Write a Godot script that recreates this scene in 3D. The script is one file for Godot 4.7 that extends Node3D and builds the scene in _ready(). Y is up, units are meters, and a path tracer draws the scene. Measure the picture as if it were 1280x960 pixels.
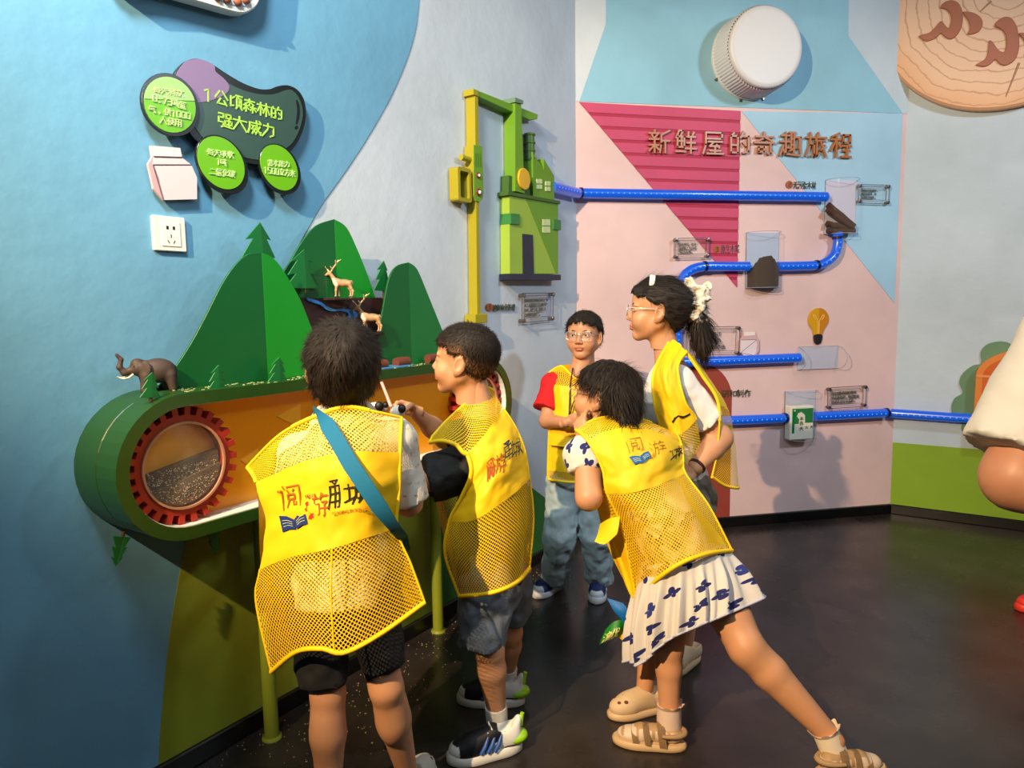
extends Node3D
# ---------------------------------------------------------------- mesh builder
class MB:
	var v := PackedVector3Array()
	var n := PackedVector3Array()
	var uv := PackedVector2Array()
	var col := PackedColorArray()
	var ix := PackedInt32Array()
	var xf := Transform3D()
	var tint := Color.WHITE

	func vert(p: Vector3, nn: Vector3, u := Vector2.ZERO) -> int:
		v.append(xf * p)
		n.append((xf.basis * nn).normalized())
		uv.append(u)
		col.append(tint)
		return v.size() - 1

	# counter-clockwise seen from outside; stored clockwise
	func face(a: int, b: int, c: int) -> void:
		ix.append(a)
		ix.append(c)
		ix.append(b)

	func tri(a: Vector3, b: Vector3, c: Vector3, ua := Vector2.ZERO, ub := Vector2.ZERO, uc := Vector2.ZERO) -> void:
		var nn := (b - a).cross(c - a)
		if nn.length() < 1e-12:
			return
		face(vert(a, nn, ua), vert(b, nn, ub), vert(c, nn, uc))

	func quad(a: Vector3, b: Vector3, c: Vector3, d: Vector3) -> void:
		tri(a, b, c, Vector2(0, 0), Vector2(1, 0), Vector2(1, 1))
		tri(a, c, d, Vector2(0, 0), Vector2(1, 1), Vector2(0, 1))

	# box with a small chamfer on the edges along its local z
	func box(c: Vector3, s: Vector3, b := Basis(), ch := 0.0) -> void:
		var h := s * 0.5
		var k := minf(ch, minf(h.x, h.y) * 0.9)
		var pl := PackedVector2Array()
		if k > 0.0:
			pl = PackedVector2Array([Vector2(-h.x + k, -h.y), Vector2(h.x - k, -h.y), Vector2(h.x, -h.y + k), Vector2(h.x, h.y - k), Vector2(h.x - k, h.y), Vector2(-h.x + k, h.y), Vector2(-h.x, h.y - k), Vector2(-h.x, -h.y + k)])
		else:
			pl = PackedVector2Array([Vector2(-h.x, -h.y), Vector2(h.x, -h.y), Vector2(h.x, h.y), Vector2(-h.x, h.y)])
		var keep := xf
		xf = xf * Transform3D(b, c)
		prism(pl, -h.z, h.z, minf(ch, h.z * 0.9))
		xf = keep

	# outline in x,y extruded along z, with a chamfered front edge
	func prism(poly: PackedVector2Array, z0: float, z1: float, ch := 0.0, smooth_side := false) -> void:
		var p := poly.duplicate()
		var area := 0.0
		for i in p.size():
			area += p[i].cross(p[(i + 1) % p.size()])
		if area < 0.0:
			p.reverse()
		var inner := p
		if ch > 0.0:
			inner = PackedVector2Array()
			for i in p.size():
				var a: Vector2 = (p[i] - p[i - 1]).normalized()
				var b: Vector2 = (p[(i + 1) % p.size()] - p[i]).normalized()
				var m := (Vector2(-a.y, a.x) + Vector2(-b.y, b.x))
				m = m / maxf(m.length_squared() * 0.5, 0.3)
				inner.append(p[i] + m * ch)
		var t := Geometry2D.triangulate_polygon(inner)
		if t.is_empty():
			inner = p
			t = Geometry2D.triangulate_polygon(p)
		var tb := Geometry2D.triangulate_polygon(p)
		for i in range(0, t.size(), 3):
			var a := inner[t[i]]
			var b := inner[t[i + 1]]
			var c := inner[t[i + 2]]
			if (b - a).cross(c - a) < 0.0:
				var q := b
				b = c
				c = q
			tri(Vector3(a.x, a.y, z1), Vector3(b.x, b.y, z1), Vector3(c.x, c.y, z1), a, b, c)
		for i in range(0, tb.size(), 3):
			var a := p[tb[i]]
			var b := p[tb[i + 1]]
			var c := p[tb[i + 2]]
			if (b - a).cross(c - a) < 0.0:
				var q := b
				b = c
				c = q
			tri(Vector3(a.x, a.y, z0), Vector3(c.x, c.y, z0), Vector3(b.x, b.y, z0), a, c, b)
		var k := p.size()
		for i in k:
			var j := (i + 1) % k
			var a := p[i]
			var b := p[j]
			var zc := z1 - ch
			if smooth_side:
				var na := normal2(p, i)
				var nb := normal2(p, j)
				var q0 := vert(Vector3(a.x, a.y, z0), na)
				var q1 := vert(Vector3(b.x, b.y, z0), nb)
				var q2 := vert(Vector3(b.x, b.y, zc), nb)
				var q3 := vert(Vector3(a.x, a.y, zc), na)
				face(q0, q1, q2)
				face(q0, q2, q3)
			else:
				quad(Vector3(a.x, a.y, z0), Vector3(b.x, b.y, z0), Vector3(b.x, b.y, zc), Vector3(a.x, a.y, zc))
			if ch > 0.0:
				quad(Vector3(a.x, a.y, zc), Vector3(b.x, b.y, zc), Vector3(inner[j].x, inner[j].y, z1), Vector3(inner[i].x, inner[i].y, z1))

	func normal2(p: PackedVector2Array, i: int) -> Vector3:
		var a: Vector2 = (p[i] - p[i - 1]).normalized()
		var b: Vector2 = (p[(i + 1) % p.size()] - p[i]).normalized()
		var m := Vector2(a.y, -a.x) + Vector2(b.y, -b.x)
		return Vector3(m.x, m.y, 0).normalized()

	# grid of points [row][column], smooth normals; uvs optional
	func sheet(g: Array, closed_u := false, uvs: Array = [], flip := false) -> void:
		var r := g.size()
		var c: int = g[0].size()
		var base := v.size()
		for i in r:
			for j in c:
				var jl := j - 1 if j > 0 else (c - 1 if closed_u else 0)
				var jr := j + 1 if j < c - 1 else (0 if closed_u else c - 1)
				var du: Vector3 = g[i][jr] - g[i][jl]
				var dv: Vector3 = g[mini(i + 1, r - 1)][j] - g[maxi(i - 1, 0)][j]
				var nn := dv.cross(du)
				if nn.length() < 1e-14:
					nn = g[i][j] - g[i][(j + c / 2) % c]
				if flip:
					nn = -nn
				vert(g[i][j], nn, uvs[i][j] if uvs.size() else Vector2(float(j) / c, float(i) / r))
		for i in r - 1:
			for j in (c if closed_u else c - 1):
				var k := (j + 1) % c
				var a := base + i * c + j
				var b := base + i * c + k
				var d := base + (i + 1) * c + j
				var e := base + (i + 1) * c + k
				if flip:
					face(a, b, e)
					face(a, e, d)
				else:
					face(a, d, e)
					face(a, e, b)

	# round bar along points; r one radius or a list
	func tube(pts: Array, r, sides := 10, caps := true) -> void:
		var k := pts.size()
		var g := []
		var t0: Vector3 = (pts[1] - pts[0]).normalized()
		var up := Vector3.UP if absf(t0.y) < 0.9 else Vector3.RIGHT
		var side := t0.cross(up).normalized()
		for i in k:
			var t: Vector3 = ((pts[mini(i + 1, k - 1)] - pts[maxi(i - 1, 0)]) as Vector3).normalized()
			side = (side - t * side.dot(t)).normalized()
			var o := t.cross(side)
			var rr: float = r[i] if r is Array or r is PackedFloat32Array else r
			var row := []
			for j in sides:
				var a := TAU * j / sides
				row.append(pts[i] + (side * cos(a) + o * sin(a)) * rr)
			g.append(row)
		sheet(g, true, [], true)
		if caps:
			for e in [0, k - 1]:
				for j in sides:
					var a: Vector3 = g[e][j]
					var b: Vector3 = g[e][(j + 1) % sides]
					if e == 0:
						tri(pts[e], b, a)
					else:
						tri(pts[e], a, b)

	# profile of Vector2(radius, height) turned about local y
	func lathe(prof: Array, sides := 24, t := Transform3D()) -> void:
		var g := []
		for q in prof:
			var row := []
			for j in sides:
				var a := TAU * j / sides
				row.append(t * Vector3(q.x * cos(a), q.y, q.x * sin(a)))
			g.append(row)
		sheet(g, true, [], false)

	func ball(c: Vector3, r: Vector3, seg := 12, b := Basis()) -> void:
		var prof := []
		var g := []
		for i in seg / 2 + 1:
			var a := PI * i / (seg / 2)
			var row := []
			for j in seg:
				var t := TAU * j / seg
				row.append(c + b * (Vector3(sin(a) * cos(t), cos(a), sin(a) * sin(t)) * r))
			g.append(row)
		var base := v.size()
		sheet(g, true, [], true)
		var inv := b.inverse()
		for i in range(base, v.size()):
			var l := inv * (xf.affine_inverse() * v[i] - c)
			n[i] = (xf.basis * (b * (l / (r * r)))).normalized()

	func add(o: MB) -> void:
		var base := v.size()
		for i in o.v.size():
			v.append(xf * o.v[i])
			n.append((xf.basis * o.n[i]).normalized())
		uv.append_array(o.uv)
		col.append_array(o.col)
		for i in o.ix:
			ix.append(i + base)

	func mesh(shift := Vector3.ZERO) -> ArrayMesh:
		var a := []
		a.resize(Mesh.ARRAY_MAX)
		if shift != Vector3.ZERO:
			for i in v.size():
				v[i] -= shift
		a[Mesh.ARRAY_VERTEX] = v
		a[Mesh.ARRAY_NORMAL] = n
		a[Mesh.ARRAY_TEX_UV] = uv
		a[Mesh.ARRAY_COLOR] = col
		a[Mesh.ARRAY_INDEX] = ix
		var m := ArrayMesh.new()
		m.add_surface_from_arrays(Mesh.PRIMITIVE_TRIANGLES, a)
		return m

# ---------------------------------------------------------------- distance field, meshed with surface nets
class Field:
	var lo: Vector3
	var c: float
	var nx: int
	var ny: int
	var nz: int
	var d := PackedFloat32Array()

	func _init(a: Vector3, b: Vector3, cell: float) -> void:
		lo = a
		c = cell
		nx = int((b.x - a.x) / c) + 2
		ny = int((b.y - a.y) / c) + 2
		nz = int((b.z - a.z) / c) + 2
		d.resize(nx * ny * nz)
		d.fill(1.0)

	# tapered bar a->b; flat: cut square at b. sub: take away. sq: flattening of the section along axis w
	func bar(a: Vector3, ra: float, b: Vector3, rb: float, k := 0.02, flat := false, sub := false) -> void:
		var rm := maxf(ra, rb) + k + 2.0 * c
		var x0 := clampi(int((minf(a.x, b.x) - rm - lo.x) / c), 0, nx - 1)
		var x1 := clampi(int((maxf(a.x, b.x) + rm - lo.x) / c) + 1, 0, nx - 1)
		var y0 := clampi(int((minf(a.y, b.y) - rm - lo.y) / c), 0, ny - 1)
		var y1 := clampi(int((maxf(a.y, b.y) + rm - lo.y) / c) + 1, 0, ny - 1)
		var z0 := clampi(int((minf(a.z, b.z) - rm - lo.z) / c), 0, nz - 1)
		var z1 := clampi(int((maxf(a.z, b.z) + rm - lo.z) / c) + 1, 0, nz - 1)
		var ab := b - a
		var l2 := maxf(ab.length_squared(), 1e-9)
		var l := sqrt(l2)
		for z in range(z0, z1 + 1):
			for y in range(y0, y1 + 1):
				var at := (z * ny + y) * nx + x0
				var p := Vector3(lo.x + x0 * c, lo.y + y * c, lo.z + z * c) - a
				for x in range(x0, x1 + 1):
					var t := p.dot(ab) / l2
					var tc := clampf(t, 0.0, 1.0)
					var q := (p - ab * tc).length() - (ra + (rb - ra) * tc)
					if flat and t > 0.0:
						var w := (t - 1.0) * l
						if t > 1.0:
							q = (p - ab * t).length() - rb
						q = maxf(q, w)
					var e := d[at]
					if sub:
						q = -q
						var h := maxf(k - absf(q - e), 0.0) / k
						d[at] = maxf(q, e) + h * h * k * 0.25
					else:
						var h := maxf(k - absf(q - e), 0.0) / k
						d[at] = minf(q, e) - h * h * k * 0.25
					at += 1
					p.x += c

	func ell(o: Vector3, r: Vector3, k := 0.02, b := Basis(), sub := false) -> void:
		var e1 := Vector3(absf(b.x.x) * r.x + absf(b.y.x) * r.y + absf(b.z.x) * r.z, absf(b.x.y) * r.x + absf(b.y.y) * r.y + absf(b.z.y) * r.z, absf(b.x.z) * r.x + absf(b.y.z) * r.y + absf(b.z.z) * r.z) + Vector3.ONE * (k + 2.0 * c)
		var x0 := clampi(int((o.x - e1.x - lo.x) / c), 0, nx - 1)
		var x1 := clampi(int((o.x + e1.x - lo.x) / c) + 1, 0, nx - 1)
		var y0 := clampi(int((o.y - e1.y - lo.y) / c), 0, ny - 1)
		var y1 := clampi(int((o.y + e1.y - lo.y) / c) + 1, 0, ny - 1)
		var z0 := clampi(int((o.z - e1.z - lo.z) / c), 0, nz - 1)
		var z1 := clampi(int((o.z + e1.z - lo.z) / c) + 1, 0, nz - 1)
		var inv := b.transposed()
		for z in range(z0, z1 + 1):
			for y in range(y0, y1 + 1):
				var at := (z * ny + y) * nx + x0
				for x in range(x0, x1 + 1):
					var p := inv * (Vector3(lo.x + x * c, lo.y + y * c, lo.z + z * c) - o)
					var pr := p / r
					var k0 := pr.length()
					var k1 := (pr / r).length()
					var q := k0 * (k0 - 1.0) / maxf(k1, 1e-6) if k0 > 1e-4 else -minf(r.x, minf(r.y, r.z))
					var e := d[at]
					if sub:
						q = -q
						var h := maxf(k - absf(q - e), 0.0) / k
						d[at] = maxf(q, e) + h * h * k * 0.25
					else:
						var h := maxf(k - absf(q - e), 0.0) / k
						d[at] = minf(q, e) - h * h * k * 0.25
					at += 1

	# keep the side that the normal points away from
	func cut(o: Vector3, nn: Vector3) -> void:
		nn = nn.normalized()
		var at := 0
		for z in nz:
			for y in ny:
				var w := (Vector3(lo.x, lo.y + y * c, lo.z + z * c) - o).dot(nn)
				for x in nx:
					if w > d[at]:
						d[at] = w
					at += 1
					w += nn.x * c

	func crumple(f: FastNoiseLite, amp: float, band := 0.03) -> void:
		var at := 0
		for z in nz:
			for y in ny:
				for x in nx:
					if absf(d[at]) < band:
						d[at] += amp * f.get_noise_3d(lo.x + x * c, lo.y + y * c, lo.z + z * c)
					at += 1

	func into(m: MB, paint = null) -> void:
		var cx := nx - 1
		var cy := ny - 1
		var cz := nz - 1
		var id := PackedInt32Array()
		id.resize(cx * cy * cz)
		id.fill(-1)
		var sxy := nx * ny
		var off := [0, 1, nx, nx + 1, sxy, sxy + 1, sxy + nx, sxy + nx + 1]
		var base := m.v.size()
		for z in cz:
			for y in cy:
				var at := (z * ny + y) * nx
				var ci := (z * cy + y) * cx
				for x in cx:
					var a0 := d[at]
					if a0 < 3.0 * c and a0 > -3.0 * c:
						var a1 := d[at + 1]
						var a2 := d[at + nx]
						var a3 := d[at + nx + 1]
						var a4 := d[at + sxy]
						var a5 := d[at + sxy + 1]
						var a6 := d[at + sxy + nx]
						var a7 := d[at + sxy + nx + 1]
						var inside := int(a0 < 0.0) + int(a1 < 0.0) + int(a2 < 0.0) + int(a3 < 0.0) + int(a4 < 0.0) + int(a5 < 0.0) + int(a6 < 0.0) + int(a7 < 0.0)
						if inside > 0 and inside < 8:
							var s := Vector3.ZERO
							var w := 0.0
							if (a0 < 0.0) != (a1 < 0.0):
								s += Vector3(a0 / (a0 - a1), 0, 0)
								w += 1.0
							if (a2 < 0.0) != (a3 < 0.0):
								s += Vector3(a2 / (a2 - a3), 1, 0)
								w += 1.0
							if (a4 < 0.0) != (a5 < 0.0):
								s += Vector3(a4 / (a4 - a5), 0, 1)
								w += 1.0
							if (a6 < 0.0) != (a7 < 0.0):
								s += Vector3(a6 / (a6 - a7), 1, 1)
								w += 1.0
							if (a0 < 0.0) != (a2 < 0.0):
								s += Vector3(0, a0 / (a0 - a2), 0)
								w += 1.0
							if (a1 < 0.0) != (a3 < 0.0):
								s += Vector3(1, a1 / (a1 - a3), 0)
								w += 1.0
							if (a4 < 0.0) != (a6 < 0.0):
								s += Vector3(0, a4 / (a4 - a6), 1)
								w += 1.0
							if (a5 < 0.0) != (a7 < 0.0):
								s += Vector3(1, a5 / (a5 - a7), 1)
								w += 1.0
							if (a0 < 0.0) != (a4 < 0.0):
								s += Vector3(0, 0, a0 / (a0 - a4))
								w += 1.0
							if (a1 < 0.0) != (a5 < 0.0):
								s += Vector3(1, 0, a1 / (a1 - a5))
								w += 1.0
							if (a2 < 0.0) != (a6 < 0.0):
								s += Vector3(0, 1, a2 / (a2 - a6))
								w += 1.0
							if (a3 < 0.0) != (a7 < 0.0):
								s += Vector3(1, 1, a3 / (a3 - a7))
								w += 1.0
							s /= w
							var g := Vector3(a1 + a3 + a5 + a7 - a0 - a2 - a4 - a6, a2 + a3 + a6 + a7 - a0 - a1 - a4 - a5, a4 + a5 + a6 + a7 - a0 - a1 - a2 - a3)
							var p := lo + (Vector3(x, y, z) + s) * c
							if paint:
								m.tint = paint.call(p, g.normalized())
							id[ci] = m.vert(p, g, Vector2(p.x + p.z, p.y))
					at += 1
					ci += 1
		m.tint = Color.WHITE
		for z in range(1, cz):
			for y in range(1, cy):
				var at := (z * ny + y) * nx + 1
				var ci := (z * cy + y) * cx + 1
				for x in range(1, cx):
					var k := id[ci]
					if k >= 0:
						var s := d[at] < 0.0
						if s != (d[at + 1] < 0.0):
							quad4(m, k, id[ci - cx], id[ci - cx - cx * cy], id[ci - cx * cy], s)
						if s != (d[at + nx] < 0.0):
							quad4(m, k, id[ci - cx * cy], id[ci - 1 - cx * cy], id[ci - 1], s)
						if s != (d[at + sxy] < 0.0):
							quad4(m, k, id[ci - 1], id[ci - 1 - cx], id[ci - cx], s)
					at += 1
					ci += 1

	func quad4(m: MB, a: int, b: int, e: int, f: int, s: bool) -> void:
		if a < 0 or b < 0 or e < 0 or f < 0:
			return
		if s:
			m.face(a, b, e)
			m.face(a, e, f)
		else:
			m.face(a, e, b)
			m.face(a, f, e)

# ---------------------------------------------------------------- scene bookkeeping
const FOCAL := 880.0
const EYE := Vector3(0, 1.3, 0)
const R2 := 0.70710678
var CB := Basis.from_euler(Vector3(deg_to_rad(-6.22), deg_to_rad(-11.24), deg_to_rad(-0.9)))
var WL := Transform3D(Basis(Vector3(R2, 0, -R2), Vector3.UP, Vector3(R2, 0, R2)), Vector3(1.1, 0, -3.7))
var WP := Transform3D(Basis(), Vector3(1.1, 0, -3.7))
var WR := Transform3D(Basis(Vector3(R2, 0, R2), Vector3.UP, Vector3(-R2, 0, R2)), Vector3(3.1, 0, -3.7))
var used := {}
var rng := RandomNumberGenerator.new()
var M := {}

# the point seen at a place of the photograph, at a distance along the view
func P(x: float, y: float, depth: float) -> Vector3:
	return EYE + CB * Vector3(x - 640.0, 480.0 - y, -FOCAL) * (depth / FOCAL)

# the point of a wall (moved out of it by off) in the wall's own axes
func on(w: Transform3D, x: float, y: float, off := 0.0) -> Vector2:
	var dir := CB * Vector3(x - 640.0, 480.0 - y, -FOCAL)
	var o := w * Vector3(0, 0, off)
	var t := (o - EYE).dot(w.basis.z) / dir.dot(w.basis.z)
	var l := w.affine_inverse() * (EYE + dir * t)
	return Vector2(l.x, l.y)

func outline(w: Transform3D, px: Array, off := 0.0) -> PackedVector2Array:
	var r := PackedVector2Array()
	for q in px:
		r.append(on(w, q[0], q[1], off))
	return r

func numbered(called: String) -> String:
	var k: int = used.get(called, 0)
	used[called] = k + 1
	return called if k == 0 else "%s_%03d" % [called, k]

func tag(o: Node, label: String, category: String, group := "") -> void:
	o.set_meta("label", label)
	o.set_meta("category", category)
	if group != "":
		o.set_meta("group", group)

func thing(called: String, label: String, category: String, at: Transform3D, group := "") -> Node3D:
	var o := Node3D.new()
	o.name = numbered(called)
	add_child(o)
	o.transform = at
	tag(o, label, category, group)
	return o

# a part: its mesh is given in the axes of its thing
func part(called: String, m: MB, material: Material, parent: Node3D) -> MeshInstance3D:
	var o := MeshInstance3D.new()
	o.name = called
	o.mesh = m.mesh()
	o.material_override = null
	o.mesh.surface_set_material(0, material)
	parent.add_child(o, true)
	return o

# a thing of one mesh: the mesh is given in the axes of frame, its origin is moved to base
func single(called: String, m: MB, material: Material, frame: Transform3D, base: Vector3, label: String, category: String, group := "") -> MeshInstance3D:
	var o := MeshInstance3D.new()
	o.name = numbered(called)
	o.mesh = m.mesh(base)
	o.mesh.surface_set_material(0, material)
	add_child(o)
	o.transform = frame * Transform3D(Basis(), base)
	tag(o, label, category, group)
	return o

func structure(called: String, m: MB, material: Material, frame := Transform3D(), parent: Node3D = null) -> MeshInstance3D:
	var o := MeshInstance3D.new()
	o.name = called
	o.mesh = m.mesh()
	o.mesh.surface_set_material(0, material)
	if parent:
		parent.add_child(o, true)
	else:
		add_child(o)
		o.set_meta("kind", "structure")
	o.transform = frame
	return o

# ---------------------------------------------------------------- materials
func noise_tex(freq: float, seed_: int, as_normal := false, bump := 4.0, size := 256, ramp: Gradient = null, kind := FastNoiseLite.TYPE_SIMPLEX_SMOOTH, oct := 4) -> NoiseTexture2D:
	var f := FastNoiseLite.new()
	f.noise_type = kind
	f.frequency = freq
	f.seed = seed_
	f.fractal_octaves = oct
	var t := NoiseTexture2D.new()
	t.width = size
	t.height = size
	t.seamless = true
	t.noise = f
	t.as_normal_map = as_normal
	t.bump_strength = bump
	if ramp:
		t.color_ramp = ramp
	return t

func ramp2(a: Color, b: Color) -> Gradient:
	var g := Gradient.new()
	g.set_color(0, a)
	g.set_color(1, b)
	return g

func mat(c: Color, rough := 0.6, metal := 0.0) -> StandardMaterial3D:
	var m := StandardMaterial3D.new()
	m.albedo_color = c
	m.roughness = rough
	m.metallic = metal
	m.cull_mode = BaseMaterial3D.CULL_DISABLED
	return m

# with a triplanar grain: a normal map and a slight mottling of the colour
func grained(c: Color, rough: float, nrm: Texture2D, scale: float, strength := 0.3, mottle: Texture2D = null) -> StandardMaterial3D:
	var m := mat(c, rough)
	m.uv1_triplanar = true
	m.uv1_scale = Vector3.ONE * scale
	if nrm:
		m.normal_enabled = true
		m.normal_texture = nrm
		m.normal_scale = strength
	if mottle:
		m.albedo_texture = mottle
	return m

func hexc(s: String) -> Color:
	return Color.html(s)
# ---------------------------------------------------------------- lettering: strokes on a 16 by 16 grid, two hex digits a point
var GLYPH := {
	"新": "4042 0272 2335 6345 0676 0a7a 464f 3b0e 5b7d f093 93998f 97f7 c7cf",
	"鲜": "2005 205034 14646b1b14 1767 444b 0e7e 9193 d1c3 84e4 88e8 7cfc b4bf",
	"屋": "21e1e525 21290f 47e7 875a 5aca a9cb 9a9e 5ddd 3fff",
	"的": "3113 13636e1e13 1969 a084 93e3edae a7c9",
	"奇": "13e3 707426 73d6 07f7 3a7a7d3d3a c7ceae",
	"趣": "4046 1272 0676 464d 4a7a 290f 2b4eff 70b0 808b a0ad 84a4 88a8 7cba b3f3ea e3fd",
	"旅": "3032 0373 33380f 37676e4f 9075 83f3 e585 868fad b6ff e8bb",
	"程": "6012 0474 424f 440b 4579 91e1e69691 88f8 9beb 8fff c8cf",
	"公": "6018 90f8 784ede baef",
	"顷": "6225 222d5c 80f0 b093 9c93e3ec c5c98f cbff",
	"森": "22d2 7077 7326 73c6 0868 373f 390d 396c 89f9 b7bf b98d b9fd",
	"林": "0373 404f 430b 4479 83f3 b0bf b37c b3fc",
	"强": "116165151a6a6e4f 91e1e59591 88f8fc8c88 c6cf 7eff",
	"大": "04f4 70740f 74ff",
	"威": "23f3 23290f a0b9fffc e69f d0f2 4696 675a9e 985f 4aaa",
	"力": "23e3ecae 70760f",
	"每": "4007 32f2 44d4ce 443cec 08f8 7586 7a8b",
	"天": "22d2 06f6 71770f 77ff",
	"释": "6012 1325 6455 0676 424f 460c 467b 91f187 92f7 99f9 8cfc c7cf",
	"放": "3032 0373 33380f 37676e4f a084 93f3 d37f 95ff",
	"吨": "03535b0b03 72f2 b0bdffec 858aea e5ea",
	"氧": "4006 31f1 34d4 17c7cdffed 4859 8879 2aaa 2cac 0fbf 696f",
	"气": "4007 32f2 36d6 19c9ceffec",
	"供": "5009 363f 74f4 9099 d0d9 69f9 9b6f cbff",
	"人": "70740f 74ff",
	"使": "5009 363f 72f2 75e5ea7a75 b0ba6f 8bff",
	"用": "21290f 21e1ef 26e6 2beb 818f",
	"吸": "03535b0b03 71c1a6e66f 916f 96ff",
	"收": "121b5a 505f a084 93f3 d36f 95ff",
	"二": "33d3 0dfd",
	"化": "5008 363f e488 808dfdfa",
	"碳": "0161 4109 28686e2e28 7174f4f1 b0b4 76f6 966f 989a e8ca b7bb8f bbff",
	"蓄": "02f2 5054 a0a4 05f5 7548b8 a6d9 2adadf2f2a 7a7f 2ddd",
	"水": "707e5f 14540c d285 75ff",
	"能": "301666 5367 1f18686f 1a6a 1d6d e294 9097f7f5 ea9c 989ffffd",
	"立": "7073 13e3 456c c59d 0efe",
	"方": "7072 03f3 64590f 57d7cd9f",
	"米": "2255 d295 07f7 707f 760e 87fe",
	"健": "3006 252f 527256864e 497eff 92e2e696 84f4 98e8 8afa c0cd",
	"康": "7072 12f2 12190f 54d4d8 36f6 58d8 838e 4a5c 7b3e da9c 9bfe",
	"业": "505d a0ad 144a e4ba 0efe",
	"管": "2004 1262 4264 9084 82f2 b2c4 7576 1916f6f9 49c9cb4b 494f 4dddde4f",
	"理": "0262 0767 0d7c 323d 81f1f88881 85f5 c1cf 8bfb 7fff",
	"无": "22d2 06f6 72760f 969effeb",
	"污": "2042 0547 1f4a 71e1 65f5 9588d8ceae",
	"染": "1021 0425 0935 43a3a6f6f4 7048 0afa 787f 7a1f 7aef",
	"木": "04f4 707f 740d 74fd",
	"材": "0474 404f 440b 4579 84f4 c0ceaf c47c",
	"原": "11f1 11190f 8264 54d4d95954 56d6 999f7f 6b4e cbfe",
	"生": "4017 34e4 808f 29d9 0fff",
	"浆": "1124 4048 0846 9064 81e158 8395 797f 1a5a0f e98b 7aff",
	"研": "0161 3108 17575d1d17 71f1 67f7 91976f d1df",
	"和": "5011 0474 424f 450b 4679 93f3fc9c93",
	"制": "2004 1272 0575 404f 1d18786d a2ab e0eecf",
	"作": "5009 363f 8057 73f3 a3af a7e7 abeb",
	"游": "1022 0427 0f2a 6062 4383 53583f 57878d7e b094 a2f2 a6e6c8 c8cebf 9afa",
	"阅": "2032 131f 51e1eecf 5365 a394 56a6a95956 694e 999dbdbb",
	"甬": "31c183 6283 24290f 24d4dfbf 28d8 2cdc 848f",
	"城": "0464 313c 0d6b 74f4 747a5f 77a7ac8c b0b8ffec e69f d0f2",
	"演": "1021 0425 0e39 a0a1 6462f2f4 75e5 77e7ec7c77 a5ac 79e9 8c6f cdff",
	"优": "5009 363f 74f4 90986f b5bdfdfa d0f2",
	"符": "2004 1262 4264 9084 82f2 b2c4 5708 3a3f 79f9 c6ceaf 8b9d",
	"合": "7006 70f6 47b7 3acacf3f3a",
	"国": "11e1ef1f11 44b4 48b8 3ccc 747c 9aab",
	"际": "101f 11513558 583a 82e2 66f6 b6beaf 896d d8fc",
	"内": "131f 13e3efcf 70734b 76bb",
	"纸": "30054510 510a 0a59 0e5c e172 727e9c 76f6 b2bbff",
	"盒": "7005 70f5 55a5 37b7ba3a37 2e2cdcde 6c6f 9c9f 0fff",
	"品": "41b1b64641 08686f0f08 98f8ff9f98",
	"质": "e022290f 35f5 9297 4d47c7cd 898c4f 9cdf",
	"确": "0161 3108 17575d1d17 9074 82d2b4 75f5ff 757a6f 79f9 7cfc b5bf",
	"保": "5009 363f 81e1e68681 69f9 b6bf b96e b9fe",
	"成": "23f3 23290f 27777d5c 90a9ffec e67f c0e2",
	"本": "04f4 707f 740d 74fd 4cac",
	"及": "12b295e54f 420f 57ff",
	"安": "7072 1513e3e5 08f8 754cdf b81f",
	"全": "7006 70f6 37c7 3bcb 777f 1fef",
	"以": "212c69 7396 e1b96f c9ff",
	"上": "717f 77d7 0fff",
	"板": "0373 404f 430b 4479 f182 81876f 86e66f 97ff",
	"产": "7071 22e2 4354 b3a5 26f6 262a0f",
	"过": "1022 06262d0f 2cff 63f3 c0cb9b 8597",
	"源": "1021 0425 0e39 51f1 51583f 74e4e97974 76e6 a9af 7b6e dbfe",
	"来": "13d3 4466 c496 08f8 707f 780e 88fe",
	"自": "7052 22d2df2f22 26d6 2ada",
	"绿": "30054510 510a 0a59 0e5c 71e1e6 74e4 67f7 a7af 7a9b eabc bbfe",
	"色": "5005 41b195 15d5da2a 757a 151eeeec",
	"素": "21e1 34d4 06f6 7077 774ab9 a93dcd 7c7f 4d2f bdde",
	"净": "1133 0e3a 8064 71d1b3 73e3e969 56f6 a3ae8f",
	"等": "2004 1262 4264 9084 82f2 b2c4 36c6 7478 08f8 0bfb b9bf9f 5c7d",
	"工": "23d3 737e 0efe",
	"艺": "03f3 5055 a0a5 37c7 c71d1fefec",
	"纤": "30054510 510a 0a59 0e5c e172 67f7 b2bf",
	"维": "30054510 510a 0a59 0e5c 9065 747f b0b2 73f3 76f6 7aea 7efe b3be",
	"经": "30054510 510a 0a59 0e5c 81e166 a5f8 7ada aaaf 6fff",
	"，": "6c8c7f",
	"。": "4b8b8f4f4b",
	"、": "5c8f",
	"-": "48c8",
	".": "6d8d8f6f6d",
	"0": "42c2cf4f42",
	"1": "44828f",
	"2": "42c2c84849 484fcf",
	"3": "42c2cf4f 48c8",
	"5": "c24248c8cf4f",
	"7": "42c27f",
}

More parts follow.
